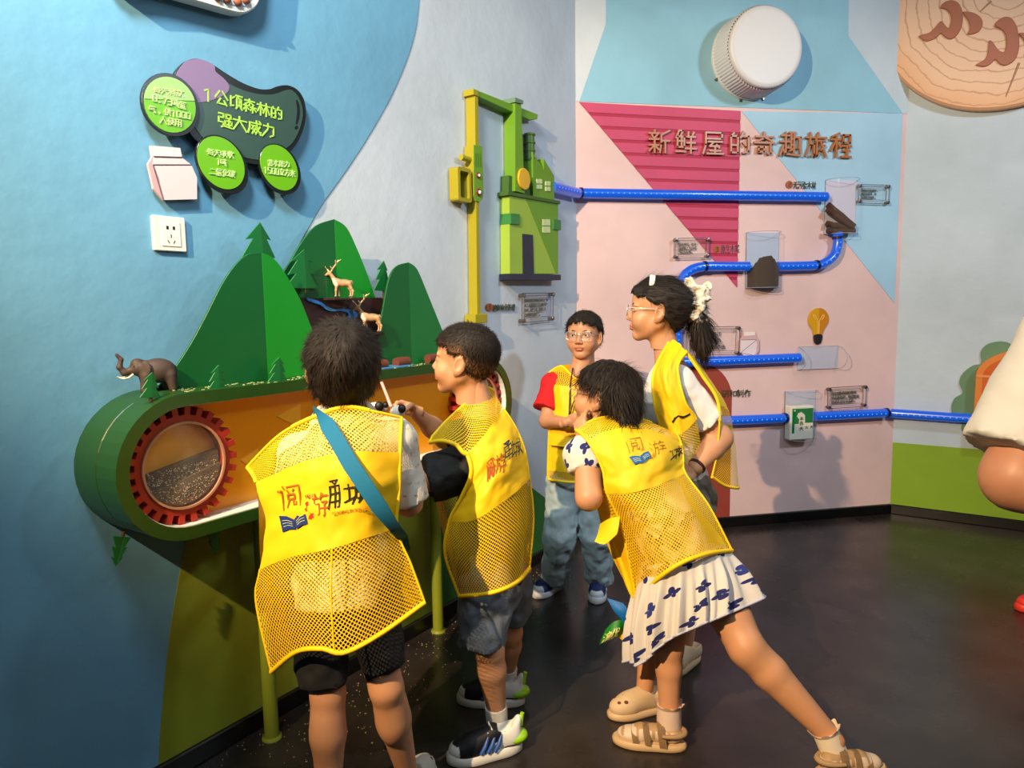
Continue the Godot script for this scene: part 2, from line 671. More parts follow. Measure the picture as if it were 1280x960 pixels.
# stroke lists of a line of lettering in units of one character height, x to the right, y up
func strokes_of(text: String, advance := 1.12, narrow := 0.62) -> Array:
	var out := []
	var x := 0.0
	for ch in text:
		if ch == " ":
			x += 0.5
			continue
		var slim: bool = ch in "0123457.1"
		for s in (GLYPH.get(ch, "") as String).split(" ", false):
			var line := PackedVector2Array()
			for i in range(0, s.length() - 1, 2):
				var px := s.substr(i, 1).hex_to_int() / 15.0
				var py := s.substr(i + 1, 1).hex_to_int() / 15.0
				line.append(Vector2(x + (px - (0.2 if slim else 0.0)), 1.0 - py))
			out.append(line)
		x += narrow + 0.14 if slim else advance
	out.append(PackedVector2Array([Vector2(x - 0.12, 0)]))
	return out

# raised strokes in the plane of m.xf: place = left end of the base line, size = character height
func write(m: MB, text: String, place: Vector2, size: float, z: float, wide: float, thick: float, dirx := Vector2.RIGHT, centred := false, advance := 1.12, diry := Vector2.ZERO) -> void:
	var st := strokes_of(text, advance)
	var dy := Vector2(-dirx.y, dirx.x) if diry == Vector2.ZERO else diry
	var width: float = st[-1][0].x
	if centred:
		place -= dirx * width * size * 0.5
	for k in st.size() - 1:
		var line: PackedVector2Array = st[k]
		for i in line.size() - 1:
			var a := place + (dirx * line[i].x + dy * line[i].y) * size
			var b := place + (dirx * line[i + 1].x + dy * line[i + 1].y) * size
			var t := (b - a).normalized()
			var s := Vector2(-t.y, t.x) * wide * size * 0.5
			a -= t * wide * size * 0.4
			b += t * wide * size * 0.4
			m.prism(PackedVector2Array([a - s, b - s, b + s, a + s]), z - 0.002, z + thick + 0.0001 * (k % 5))

# Latin lettering
func latin(text: String, size: float, depth: float) -> Mesh:
	var t := TextMesh.new()
	var f := SystemFont.new()
	f.font_names = PackedStringArray(["Droid Sans"])
	t.font = f
	t.text = text
	t.font_size = 32
	t.pixel_size = size / 32.0
	t.depth = depth
	t.curve_step = 2.0
	return t
# ---------------------------------------------------------------- the scene
func _ready() -> void:
	rng.seed = 7
	var cam := Camera3D.new()
	cam.name = "camera"
	cam.fov = rad_to_deg(2.0 * atan(480.0 / FOCAL))
	cam.near = 0.05
	cam.far = 60.0
	cam.transform = Transform3D(CB, EYE)
	add_child(cam)
	cam.current = true
	var env := Environment.new()
	env.background_mode = Environment.BG_COLOR
	env.background_color = Color(0.02, 0.02, 0.025)
	env.tonemap_mode = Environment.TONE_MAPPER_LINEAR
	env.tonemap_exposure = 1.0
	env.sdfgi_enabled = true
	env.ssao_enabled = true
	env.ssil_enabled = true
	var we := WorldEnvironment.new()
	we.name = "surroundings"
	we.environment = env
	add_child(we)
	# lamps: position, aim, colour, energy, half angle, softness, size
	spot("track_spotlight", Vector3(-1.7, 3.0, 0.3), Vector3(1.6, 0.9, -3.2), Color(1.0, 0.85, 0.66), 25.0, 28.0, 0.5, 0.02, "white cylinder spotlight on the ceiling above the left wall, aimed at the children")
	spot("track_spotlight", Vector3(3.3, 3.1, -0.9), Vector3(1.9, 1.3, -3.7), Color(0.9, 0.95, 1.0), 4.8, 55.0, 0.9, 0.15, "white cylinder spotlight on the ceiling before the pink wall")
	spot("track_spotlight", Vector3(-0.5, 3.15, -0.7), Vector3(-0.2, 2.1, -2.4), Color(0.92, 0.98, 1.0), 6.0, 44.0, 0.9, 0.22, "white cylinder spotlight on the ceiling close to the blue wall")
	panel(Vector3(1.4, 3.22, 0.2), Vector2(2.4, 2.4), Color(0.93, 0.96, 1.0), 2.6, "square white light panel added out of view in the ceiling for soft fill light")
	materials()
	room()
	left_wall_things()
	pink_wall_things()
	right_wall_things()
	people()

func spot(called: String, at: Vector3, aim: Vector3, c: Color, energy: float, half: float, soft: float, size: float, label: String) -> void:
	var b := Basis.looking_at(aim - at, Vector3.UP)
	var t := thing(called, label, "lamp", Transform3D(Basis(), at), "ceiling spotlights")
	var m := MB.new()
	m.xf = Transform3D(b * Basis(Vector3.RIGHT, -PI / 2), Vector3.ZERO)
	m.lathe([Vector2(0.001, -0.16), Vector2(0.045, -0.16), Vector2(0.05, -0.15), Vector2(0.05, 0.0), Vector2(0.045, 0.0), Vector2(0.045, -0.02), Vector2(0.001, -0.02)], 20)
	part("housing", m, mat(Color(0.85, 0.85, 0.85), 0.4), t)
	var s := MB.new()
	s.tube([Vector3(0, 0.0, 0) - b.z * -0.1, Vector3(0, 3.3 - at.y, 0) - b.z * -0.1], 0.012, 8)
	part("stem", s, mat(Color(0.8, 0.8, 0.8), 0.4), t)
	var g := MB.new()
	g.xf = m.xf
	g.lathe([Vector2(0.001, -0.012), Vector2(0.04, -0.012), Vector2(0.04, -0.008), Vector2(0.001, -0.008)], 16)
	var e := mat(Color(1, 1, 1), 0.5)
	e.emission_enabled = true
	e.emission = c
	e.emission_energy_multiplier = 2.0
	part("lamp_glass", g, e, t)
	var l := SpotLight3D.new()
	l.name = "lamp_light"
	l.light_color = c
	l.light_energy = energy
	l.spot_angle = half
	l.spot_angle_attenuation = soft
	l.spot_attenuation = 2.0
	l.spot_range = 14.0
	l.light_size = size
	l.shadow_enabled = true
	t.add_child(l)
	l.transform = Transform3D(b, b * Vector3(0, 0, -0.03))

func panel(at: Vector3, size: Vector2, c: Color, energy: float, label: String) -> void:
	var t := thing("fill_light_panel", label, "lamp", Transform3D(Basis(), at))  # unseen panel, added as soft fill light for the room
	var f := MB.new()
	f.box(Vector3(0, 0.04, 0), Vector3(size.x + 0.06, 0.06, size.y + 0.06))
	part("frame", f, mat(Color(0.8, 0.8, 0.8), 0.5), t)
	var g := MB.new()
	g.box(Vector3(0, 0.0, 0), Vector3(size.x, 0.012, size.y))
	var e := mat(Color(1, 1, 1), 0.5)
	e.emission_enabled = true
	e.emission = c
	e.emission_energy_multiplier = 0.3
	part("lamp_diffuser", g, e, t)
	var l := AreaLight3D.new()
	l.name = "lamp_light"
	l.area_size = size
	l.light_color = c
	l.light_energy = energy
	l.shadow_enabled = true
	l.area_range = 14.0
	t.add_child(l)
	l.transform = Transform3D(Basis(Vector3.RIGHT, -PI / 2), Vector3(0, -0.03, 0))

func materials() -> void:
	var plaster := noise_tex(0.02, 3, true, 5.0, 512)
	var mottle := noise_tex(0.006, 9, false, 1.0, 256, ramp2(Color(0.93, 0.93, 0.93), Color(1, 1, 1)))
	var cloth := noise_tex(0.25, 5, true, 3.0, 256)
	var skin_n := noise_tex(0.12, 6, true, 2.0, 256)
	var wood_g := noise_tex(0.03, 12, false, 1.0, 256, ramp2(Color(0.8, 0.8, 0.8), Color(1, 1, 1)))
	M.plaster = plaster
	M.mottle = mottle
	M.cloth = cloth
	M.skin_n = skin_n
	M.wall_white = grained(Color(0.80, 0.845, 0.88), 0.75, plaster, 1.2, 0.1, mottle)
	M.wall_blue = grained(Color(0.43, 0.67, 0.80), 0.75, plaster, 1.2, 0.1, mottle)
	M.wall_right = grained(Color(0.74, 0.81, 0.86), 0.75, plaster, 1.2, 0.12, mottle)
	M.hall = grained(Color(0.36, 0.40, 0.45), 0.75, plaster, 1.2, 0.1, mottle)
	M.gable = grained(Color(0.55, 0.76, 0.85), 0.7, plaster, 1.2, 0.1, mottle)
	M.pink = grained(Color(0.885, 0.765, 0.755), 0.6, plaster, 1.2, 0.06, mottle)
	M.magenta = grained(Color(0.78, 0.28, 0.43), 0.6, plaster, 1.2, 0.06, mottle)
	M.magenta_dark = grained(Color(0.64, 0.12, 0.25), 0.6, plaster, 1.2, 0.06)
	M.sky_paint = grained(Color(0.64, 0.81, 0.91), 0.6, plaster, 1.2, 0.06, mottle)
	M.brick = grained(Color(0.60, 0.25, 0.19), 0.6, plaster, 1.2, 0.06, mottle)
	M.olive = grained(Color(0.55, 0.60, 0.12), 0.75, plaster, 1.2, 0.1, mottle)
	M.hill_green = grained(Color(0.22, 0.48, 0.18), 0.75, plaster, 1.2, 0.2, mottle)
	M.band_green = grained(Color(0.52, 0.67, 0.14), 0.55, plaster, 1.2, 0.06, mottle)
	M.black = mat(Color(0.055, 0.052, 0.05), 0.3)
	M.text_dark = mat(Color(0.24, 0.27, 0.17), 0.6)
	M.chrome = mat(Color(0.55, 0.5, 0.48), 0.3, 0.9)
	var fl := mat(Color(0.235, 0.205, 0.195), 0.3)
	fl.uv1_triplanar = true
	fl.uv1_world_triplanar = true
	fl.uv1_scale = Vector3.ONE * 0.5
	fl.albedo_texture = floor_tex()
	fl.roughness_texture = noise_tex(0.012, 21, false, 1.0, 512, ramp2(Color(0.75, 0.75, 0.75), Color(1.25, 1.25, 1.25)))
	fl.normal_enabled = true
	fl.normal_texture = noise_tex(0.01, 33, true, 1.5, 512)
	fl.normal_scale = 0.07
	M.floor = fl
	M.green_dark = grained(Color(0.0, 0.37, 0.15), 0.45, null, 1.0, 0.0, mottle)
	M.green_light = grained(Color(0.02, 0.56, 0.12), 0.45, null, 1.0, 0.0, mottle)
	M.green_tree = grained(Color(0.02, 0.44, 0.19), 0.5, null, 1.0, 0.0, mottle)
	M.machine = grained(Color(0.12, 0.29, 0.08), 0.35, plaster, 2.0, 0.05, mottle)
	M.machine_dark = grained(Color(0.06, 0.22, 0.06), 0.4, null, 1.0, 0.0, mottle)
	M.amber = mat(Color(0.93, 0.60, 0.05), 0.3)
	M.amber_pale = mat(Color(0.97, 0.70, 0.16), 0.35)
	M.gear = grained(Color(0.68, 0.17, 0.10), 0.5, null, 1.0, 0.0, mottle)
	M.white = mat(Color(0.9, 0.9, 0.87), 0.4)
	M.lime = grained(Color(0.42, 0.62, 0.10), 0.45, null, 1.0, 0.0, mottle)
	M.lime_pale = grained(Color(0.62, 0.75, 0.24), 0.45, null, 1.0, 0.0, mottle)
	M.lime_dark = grained(Color(0.24, 0.40, 0.10), 0.5, null, 1.0, 0.0, mottle)
	M.mustard = grained(Color(0.64, 0.60, 0.06), 0.45, null, 1.0, 0.0, mottle)
	M.navy = mat(Color(0.10, 0.13, 0.22), 0.4)
	M.bark = grained(Color(0.30, 0.19, 0.10), 0.8, cloth, 12.0, 0.8, wood_g)
	M.pulp = grained(Color(0.24, 0.17, 0.10), 0.9, cloth, 20.0, 0.8, wood_g)
	M.pipe = mat(Color(0.0, 0.31, 0.80), 0.2)
	M.pipe.clearcoat_enabled = true
	M.pipe.clearcoat = 0.6
	M.pipe.emission_enabled = true
	M.pipe.emission = Color(0.0, 0.42, 0.95)
	M.pipe.emission_energy_multiplier = 0.22
	M.led = mat(Color(0.3, 0.55, 1.0), 0.4)
	M.led.emission_enabled = true
	M.led.emission = Color(0.25, 0.55, 1.0)
	M.led.emission_energy_multiplier = 0.9
	M.clear = mat(Color(1, 1, 1, 0.02), 0.05)
	M.clear.metallic_specular = 0.3
	M.clear.transparency = BaseMaterial3D.TRANSPARENCY_ALPHA
	M.frost = mat(Color(0.75, 0.82, 0.95, 0.45), 0.12)
	M.frost.transparency = BaseMaterial3D.TRANSPARENCY_ALPHA

func floor_tex() -> ImageTexture:
	var n := 1024
	var im := Image.create(n, n, false, Image.FORMAT_RGB8)
	var f := FastNoiseLite.new()
	f.frequency = 0.006
	f.seed = 4
	f.fractal_octaves = 5
	for y in n:
		for x in n:
			var k := 0.75 + 0.25 * f.get_noise_2d(x, y)
			im.set_pixel(x, y, Color(k, k, k))
	var r := RandomNumberGenerator.new()
	r.seed = 11
	for i in 420:
		var x := r.randi_range(0, n - 1)
		var y := r.randi_range(0, n - 1)
		var l := r.randi_range(1, 7)
		var dx := r.randi_range(-1, 1)
		var k := r.randf_range(0.9, 1.0)
		for j in l:
			im.set_pixel(posmod(x + j, n), posmod(y + (j * dx) / 2, n), Color(k, k, k))
	return ImageTexture.create_from_image(im)

func slab(w: Transform3D, x0: float, x1: float, y0: float, y1: float, called: String, m: Material) -> MeshInstance3D:
	var b := MB.new()
	b.box(Vector3((x0 + x1) / 2, (y0 + y1) / 2, -0.06), Vector3(x1 - x0, y1 - y0, 0.12))
	return structure(called, b, m, w)

func mural(called: String, wall: MeshInstance3D, poly: PackedVector2Array, z: float, m: Material) -> void:
	var b := MB.new()
	b.prism(poly, -0.001, z)
	structure(called, b, m, Transform3D(), wall)

func smooth(pts: Array, per := 6, closed := false) -> PackedVector2Array:
	var r := PackedVector2Array()
	var n := pts.size()
	for i in (n if closed else n - 1):
		var a: Vector2 = pts[(i - 1 + n) % n] if closed or i > 0 else pts[0]
		var b: Vector2 = pts[i]
		var c: Vector2 = pts[(i + 1) % n]
		var d: Vector2 = pts[(i + 2) % n] if closed or i < n - 2 else pts[n - 1]
		for k in per:
			r.append(b.cubic_interpolate(c, a, d, float(k) / per))
	if not closed:
		r.append(pts[n - 1])
	return r

func vecs(w: Transform3D, px: Array, off := 0.0) -> Array:
	var r := []
	for q in px:
		r.append(on(w, q[0], q[1], off))
	return r

func room() -> void:
	const H := 3.3
	var fl := MB.new()
	fl.box(Vector3(1.6, -0.05, 0.1), Vector3(10.6, 0.1, 8.4))
	structure("floor", fl, M.floor)
	var ce := MB.new()
	ce.box(Vector3(1.6, H + 0.05, 0.1), Vector3(10.6, 0.1, 8.4))
	structure("ceiling", ce, mat(Color(0.30, 0.31, 0.33), 0.8))
	var wl := slab(WL, -6.0, 0.0, 0, H, "wall_left", M.wall_white)
	var wp := slab(WP, -0.12, 2.12, 0, H, "wall_back", M.pink)
	var wr := slab(WR, 0.0, 4.6, 0, H, "wall_right", M.wall_right)
	slab(Transform3D(Basis(Vector3(-1, 0, 0), Vector3.UP, Vector3(0, 0, -1)), Vector3(7.0, 0, 4.0)), 0.0, 11.0, 0, H, "wall_front", M.hall)
	slab(Transform3D(Basis(Vector3(0, 0, 1), Vector3.UP, Vector3(-1, 0, 0)), Vector3(6.3, 0, -1.0)), 0.0, 5.2, 0, H, "wall_east", M.hall)
	slab(Transform3D(Basis(Vector3(0, 0, -1), Vector3.UP, Vector3(1, 0, 0)), Vector3(-3.1, 0, 4.1)), 0.0, 4.0, 0, H, "wall_west", M.hall)
	# paint on the left wall
	var edge := vecs(WL, [[522, -60], [523, 0], [515, 52], [492, 112], [461, 168], [431, 214], [402, 255], [376, 300], [360, 333]])
	var sw := smooth(edge, 6)
	sw.append(on(WL, 340, 480))
	sw.append(on(WL, 236, 640))
	for q in smooth(vecs(WL, [[234, 660], [224, 715], [213, 780], [205, 850], [199, 920], [197, 975]]), 4):
		sw.append(q)
	sw[sw.size() - 1].y = 0.0
	var b0 := sw[sw.size() - 1].x
	sw.append(Vector2(-6.0, 0.0))
	sw.append(Vector2(-6.0, H))
	sw[0].y = H
	mural("painted_blue_field", wl, sw, 0.003, M.wall_blue)
	var ol := PackedVector2Array()
	for q in smooth(vecs(WL, [[238, 640], [234, 660], [224, 715], [213, 780], [205, 850], [199, 920], [197, 975]]), 4):
		ol.append(q)
	ol[ol.size() - 1] = Vector2(b0, 0.0)
	ol.append(on(WL, 560, 800))
	ol[ol.size() - 1].y = 0.0
	ol.append(on(WL, 545, 560))
	ol.append(on(WL, 400, 560))
	mural("painted_olive_hill", wl, ol, 0.004, M.olive)
	var hg := PackedVector2Array([on(WL, 540, 556), on(WL, 600, 575), on(WL, 640, 597), on(WL, 666, 611), on(WL, 687, 627), on(WL, 722, 655), Vector2(-0.002, 0.0)])
	hg.append(Vector2(on(WL, 545, 800).x, 0.0))
	mural("painted_green_hill", wl, hg, 0.005, M.hill_green)
	# paint on the back wall: the big carton
	var gl := outline(WP, [[724, 127], [757, 30], [757, -70], [1060, -60], [1060, 45], [1128, 142]])
	gl[2].y = H
	gl[3].y = H
	mural("painted_gable", wp, gl, 0.003, M.gable)
	var lf := PackedVector2Array([on(WP, 724, 127), on(WP, 757, 30), Vector2(gl[2].x, H), Vector2(0, H), Vector2(0, gl[0].y)])
	mural("painted_left_corner", wp, lf, 0.0035, M.wall_white)
	var rf := PackedVector2Array([on(WP, 1128, 142), on(WP, 1060, 45), Vector2(gl[3].x, H), Vector2(2.0, H), Vector2(2.0, gl[5].y)])
	mural("painted_right_corner", wp, rf, 0.0035, M.wall_right)
	mural("painted_sky_triangle", wp, outline(WP, [[927, 139], [1128, 142], [1118, 379], [983, 210]]), 0.003, M.sky_paint)
	var ta := on(WP, 724, 128)
	var tb := on(WP, 925, 139)
	var tc := on(WP, 921, 359)
	mural("striped_triangle", wp, PackedVector2Array([ta, tb, tc]), 0.003, M.magenta_dark)
	for k in 15:
		var f0 := (k + 0.0) / 14.6
		var f1 := (k + 0.74) / 14.6
		if f1 > 1.0:
			f1 = 1.0
		var a0 := ta.lerp(tc, f0)
		var a1 := ta.lerp(tc, f1)
		var c0 := tb.lerp(tc, f0)
		var c1 := tb.lerp(tc, f1)
		if f0 < 1.0:
			mural("stripe", wp, PackedVector2Array([a0, c0, c1, a1]), 0.006, M.magenta)
	var ar := PackedVector2Array()
	var ac := on(WP, 872, 500)
	var rw := on(WP, 914, 520).x - ac.x
	for k in 21:
		var a := PI * k / 20.0
		ar.append(ac + Vector2(cos(a), sin(a) * 1.0) * rw)
	ar.append(Vector2(ac.x - rw, 0))
	ar.append(Vector2(ac.x + rw, 0))
	mural("painted_brick_arch", wp, ar, 0.003, M.brick)
	# green band of the right wall
	var gy := on(WR, 1106, 552).y
	mural("painted_green_band", wr, PackedVector2Array([Vector2(0.002, 0), Vector2(4.6, 0), Vector2(4.6, gy), Vector2(0.002, gy)]), 0.004, M.band_green)
	var sd := MB.new()
	var r := RandomNumberGenerator.new()
	r.seed = 19
	for i in 520:
		var s := r.randf_range(-2.6, -0.5)
		var off := 0.03 + absf(r.randfn(0.0, 0.16))
		var p := WL * Vector3(s, 0, off)
		var k := r.randf_range(0.0015, 0.0055)
		sd.box(Vector3(p.x, 0.001, p.z), Vector3(k, 0.0016, k * r.randf_range(0.4, 1.0)), Basis(Vector3.UP, r.randf_range(0, TAU)))
	var sdn := single("sawdust", sd, mat(Color(0.62, 0.53, 0.38), 0.9), Transform3D(), Vector3(-0.1, 0, -2.3), "pale sawdust crumbs scattered on the dark floor along the left wall", "sawdust")
	sdn.set_meta("kind", "stuff")
	for q in [["baseboard_left", WL, -6.0, -0.006], ["baseboard_back", WP, 0.0, 2.0], ["baseboard_right", WR, 0.006, 4.6]]:
		var bb := MB.new()
		bb.box(Vector3((q[2] + q[3]) / 2, 0.03, 0.008), Vector3(q[3] - q[2], 0.06, 0.016), Basis(), 0.004)
		structure(q[0], bb, M.black, q[1])
# ---------------------------------------------------------------- things on the left wall
func wt(w: Transform3D, base: Vector3) -> Transform3D:
	return w * Transform3D(Basis(), base)

func nm(base: Vector3) -> MB:
	var m := MB.new()
	m.xf = Transform3D(Basis(), -base)
	return m

func v3(p: Vector2, z: float) -> Vector3:
	return Vector3(p.x, p.y, z)

func oval_px(cx: float, cy: float, a: float, b: float, deg: float, n := 36) -> Array:
	var r := []
	for i in n:
		var t := TAU * i / n
		r.append([cx + cos(deg_to_rad(deg)) * cos(t) * a - sin(deg_to_rad(deg)) * sin(t) * b, cy + sin(deg_to_rad(deg)) * cos(t) * a + cos(deg_to_rad(deg)) * sin(t) * b])
	return r

func zoomed(px: Array, ox: float, oy: float, s: float) -> Array:
	var r := []
	for i in range(0, px.size(), 2):
		r.append([ox + px[i] / s, oy + px[i + 1] / s])
	return r

# lettering along a line between two places of the photograph on a wall
func line_px(m: MB, w: Transform3D, text: String, x0: float, y0: float, x1: float, y1: float, height_px: float, off: float, wide := 0.12, thick := 0.0008) -> void:
	var a := on(w, x0, y0, off)
	var b := on(w, x1, y1, off)
	var up := on(w, x0, y0 - height_px, off) - a
	var width: float = strokes_of(text)[-1][0].x
	var dir := (b - a) / width
	var size := up.length()
	write(m, text, a, size, off, wide, thick, dir / size, false, 1.12, up / size)

func left_wall_things() -> void:
	display_sign()
	carton(WL, [[188, 182], [225, 185], [227, 196], [239, 206], [246, 222], [246, 249], [204, 250], [192, 236], [185, 205], [190, 196]], [[192, 196], [227, 197], [239, 206], [246, 222], [246, 249], [204, 250], [199, 224], [191, 206]], [[188, 182], [225, 185], [227, 196], [191, 195]], "plain white paper carton cut-out on the blue wall above the socket")
	socket()
	top_panel()
	machine()
	mountains()
	harvester()
	factory()
	number_label(WL, "1", 610.5, 384, "健康林业管理", 616, 389, 643.5, 387.5, 8, "printed numbered caption 健康林业管理 on the pale wall beside the green blade")
	plaque(WL, [[653, 367], [692, 366], [691.5, 400], [653, 403.5]], ["健康林业管理国际合成生产保", "以上木材确保安全合成和生产", "管理，保产上来，确保工艺", "合理健康管理生产。"], "clear acrylic plaque with four lines of text below the green factory")

func display_sign() -> void:
	var z := 0.03
	var c := on(WL, 290, 160, z)
	var base := v3(c, 0)
	var t := thing("wall_sign", "dark green cart-shaped acrylic sign with lime lettering and three green discs on the blue wall", "sign", wt(WL, base))
	var body := zoomed([245, 178, 258, 140, 300, 95, 350, 70, 410, 70, 490, 106, 580, 165, 680, 222, 780, 258, 850, 258, 900, 240, 960, 235, 1020, 262, 1060, 320, 1075, 400, 1065, 490, 1035, 570, 990, 640, 900, 710, 800, 738, 700, 726, 560, 690, 430, 620, 345, 545, 290, 430, 250, 300], 170, 60, 5.052)
	var inner := zoomed([265, 178, 278, 145, 312, 108, 355, 88, 405, 90, 470, 128, 490, 145, 560, 210, 670, 265, 780, 292, 870, 292, 940, 268, 985, 268, 1030, 320, 1052, 400, 1042, 480, 1010, 560, 970, 615, 880, 675, 800, 705, 700, 695, 560, 650, 440, 580, 385, 520, 310, 400, 270, 290], 170, 60, 5.052)
	var dark := mat(Color(0.10, 0.12, 0.12), 0.25)
	var teal := mat(Color(0.22, 0.33, 0.30), 0.25)
	var m := nm(base)
	m.prism(smooth(vecs(WL, body, z), 3, true), z - 0.012, z, 0.001)
	part("board", m, dark, t)
	m = nm(base)
	m.prism(smooth(vecs(WL, inner, z), 3, true), z - 0.001, z + 0.0015)
	part("face", m, teal, t)
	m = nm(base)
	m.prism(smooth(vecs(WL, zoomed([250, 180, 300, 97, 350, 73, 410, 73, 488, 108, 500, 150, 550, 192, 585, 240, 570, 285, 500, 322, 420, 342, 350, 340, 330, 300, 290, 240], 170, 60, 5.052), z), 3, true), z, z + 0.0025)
	part("painted_sheen", m, mat(Color(0.53, 0.44, 0.59), 0.35), t)  # lilac shape paints a reflection on the glossy acrylic into the colour
	m = nm(base)
	m.prism(smooth(vecs(WL, zoomed([1008, 335, 1016, 328, 1030, 370, 1030, 430, 1016, 480, 1006, 475, 1014, 420, 1014, 370], 170, 60, 5.052), z), 3, true), z, z + 0.002)
	m.prism(outline(WL, oval_px(370, 159.5, 2.0, 2.6, 30, 12), z), z, z + 0.002)
	part("print_stroke", m, dark, t)
	m = nm(base)
	line_px(m, WL, "1公顷森林的", 254.5, 125, 353, 151, 17, z + 0.0025, 0.115)
	line_px(m, WL, "强大威力", 272.5, 157, 343, 173, 17.5, z + 0.0025, 0.115)
	part("lettering", m, mat(Color(0.66, 0.85, 0.30), 0.4), t)
	var green := mat(Color(0.42, 0.72, 0.05), 0.3)
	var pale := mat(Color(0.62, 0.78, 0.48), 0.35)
	var word := mat(Color(0.80, 0.92, 0.62), 0.4)
	var discs := [
		[211, 131.5, 42, 33.5, 58, 212, 131, 36.5, 30.5, [["每天释放", 191.5, 116, 229, 121, 8], ["0.73吨氧", 191, 126, 232, 137, 9], ["气，供1000", 186, 140, 238, 149, 8.5], ["人使用", 200, 154, 227, 158.5, 9]]],
		[276, 206, 41, 28, 56, 276, 203.5, 36, 26, [["每天吸收", 259, 194, 292, 198, 8.5], ["1吨", 271, 205, 283, 208, 8.5], ["二氧化碳", 262, 218, 293.5, 222, 8.5]]],
		[348.5, 211.5, 34, 23, 62, 348.5, 209.5, 30.5, 21, [["蓄水能力", 335, 207, 362, 209.5, 7.5], ["1500立方米", 330, 216, 369, 221.5, 8.5]]]]
	for q in discs:
		var d := nm(base)
		d.prism(outline(WL, oval_px(q[0], q[1], q[2], q[3], q[4]), z), z - 0.002, z + 0.008, 0.001, true)
		var disc := part("disc", d, dark, t)
		d = nm(base)
		d.prism(outline(WL, oval_px(q[5], q[6], q[7], q[8], q[4]), z + 0.008), z + 0.007, z + 0.0095)
		part("disc_face", d, green, disc)
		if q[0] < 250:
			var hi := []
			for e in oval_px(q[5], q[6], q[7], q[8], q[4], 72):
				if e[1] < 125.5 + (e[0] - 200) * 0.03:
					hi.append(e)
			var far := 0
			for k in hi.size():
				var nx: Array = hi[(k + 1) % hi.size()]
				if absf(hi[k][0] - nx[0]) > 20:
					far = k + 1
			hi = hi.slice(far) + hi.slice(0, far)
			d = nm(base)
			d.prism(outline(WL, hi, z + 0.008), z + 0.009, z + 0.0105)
			part("painted_sheen", d, pale, disc)  # top of the disc coloured paler, continuing the painted reflection
		d = nm(base)
		for l in q[9]:
			line_px(d, WL, l[0], l[1], l[2], l[3], l[4], l[5], z + 0.0108, 0.09)
		part("disc_lettering", d, word, disc)

func carton(w: Transform3D, all: Array, front: Array, flap: Array, label: String) -> void:
	var z := 0.02
	var base := v3(on(w, all[5][0] - 20, all[5][1], z), 0)
	var t := thing("carton_cutout", label, "sign", wt(w, base))
	var m := nm(base)
	m.prism(outline(w, all, z), z - 0.008, z, 0.0008)
	part("board", m, mat(Color(0.80, 0.66, 0.67), 0.4), t)
	m = nm(base)
	m.prism(outline(w, front, z), z - 0.001, z + 0.0012)
	part("carton_front", m, mat(Color(0.88, 0.82, 0.83), 0.4), t)
	m = nm(base)
	m.prism(outline(w, flap, z), z - 0.001, z + 0.0015)
	part("carton_flap", m, mat(Color(0.90, 0.86, 0.86), 0.4), t)
	m = nm(base)
	var a := on(w, front[0][0], front[0][1], z)
	var b := on(w, front[1][0], front[1][1], z)
	var c := on(w, front[7][0], front[7][1], z)
	var d := on(w, front[2][0], front[2][1], z)
	for q in [[a, b], [c, d], [c, on(w, front[5][0], front[5][1], z)]]:
		m.tube([v3(q[0], z + 0.0015), v3(q[1], z + 0.0015)], 0.0012, 6)
	part("outline_print", m, mat(Color(0.35, 0.22, 0.25), 0.5), t)

func rounded(cx: float, cy: float, hw: float, hh: float, r: float, n := 5) -> PackedVector2Array:
	var p := PackedVector2Array()
	for q in [[1, -1, -PI / 2], [1, 1, 0.0], [-1, 1, PI / 2], [-1, -1, PI]]:
		for i in n + 1:
			var a: float = q[2] + PI / 2 * i / n
			p.append(Vector2(cx + q[0] * (hw - r) + cos(a) * r, cy + q[1] * (hh - r) + sin(a) * r))
	return p

func socket() -> void:
	var c := on(WL, 212, 292.5, 0.01)
	var base := v3(c, 0)
	var t := thing("wall_socket", "white square wall socket with five slots on the blue wall", "socket", wt(WL, base))
	var m := MB.new()
	m.prism(rounded(0, 0, 0.046, 0.046, 0.005), 0, 0.012, 0.002)
	part("cover_plate", m, M.white, t)
	m = MB.new()
	m.prism(rounded(0.002, 0, 0.027, 0.033, 0.002), 0.011, 0.0135, 0.0006)
	part("insert", m, mat(Color(0.93, 0.93, 0.9), 0.35), t)
	for q in [[-0.007, 0.016, 0.0032, 0.0045, 0.0], [0.011, 0.016, 0.0032, 0.0045, 0.0], [0.002, -0.006, 0.0012, 0.0045, 0.0], [-0.006, -0.021, 0.0012, 0.0045, 0.5], [0.010, -0.021, 0.0012, 0.0045, -0.5]]:
		m = MB.new()
		m.box(Vector3(q[0], q[1], 0.0134), Vector3(q[2] * 2, q[3] * 2, 0.001), Basis(Vector3(0, 0, 1), q[4]))
		part("slot", m, mat(Color(0.05, 0.05, 0.05), 0.5), t)

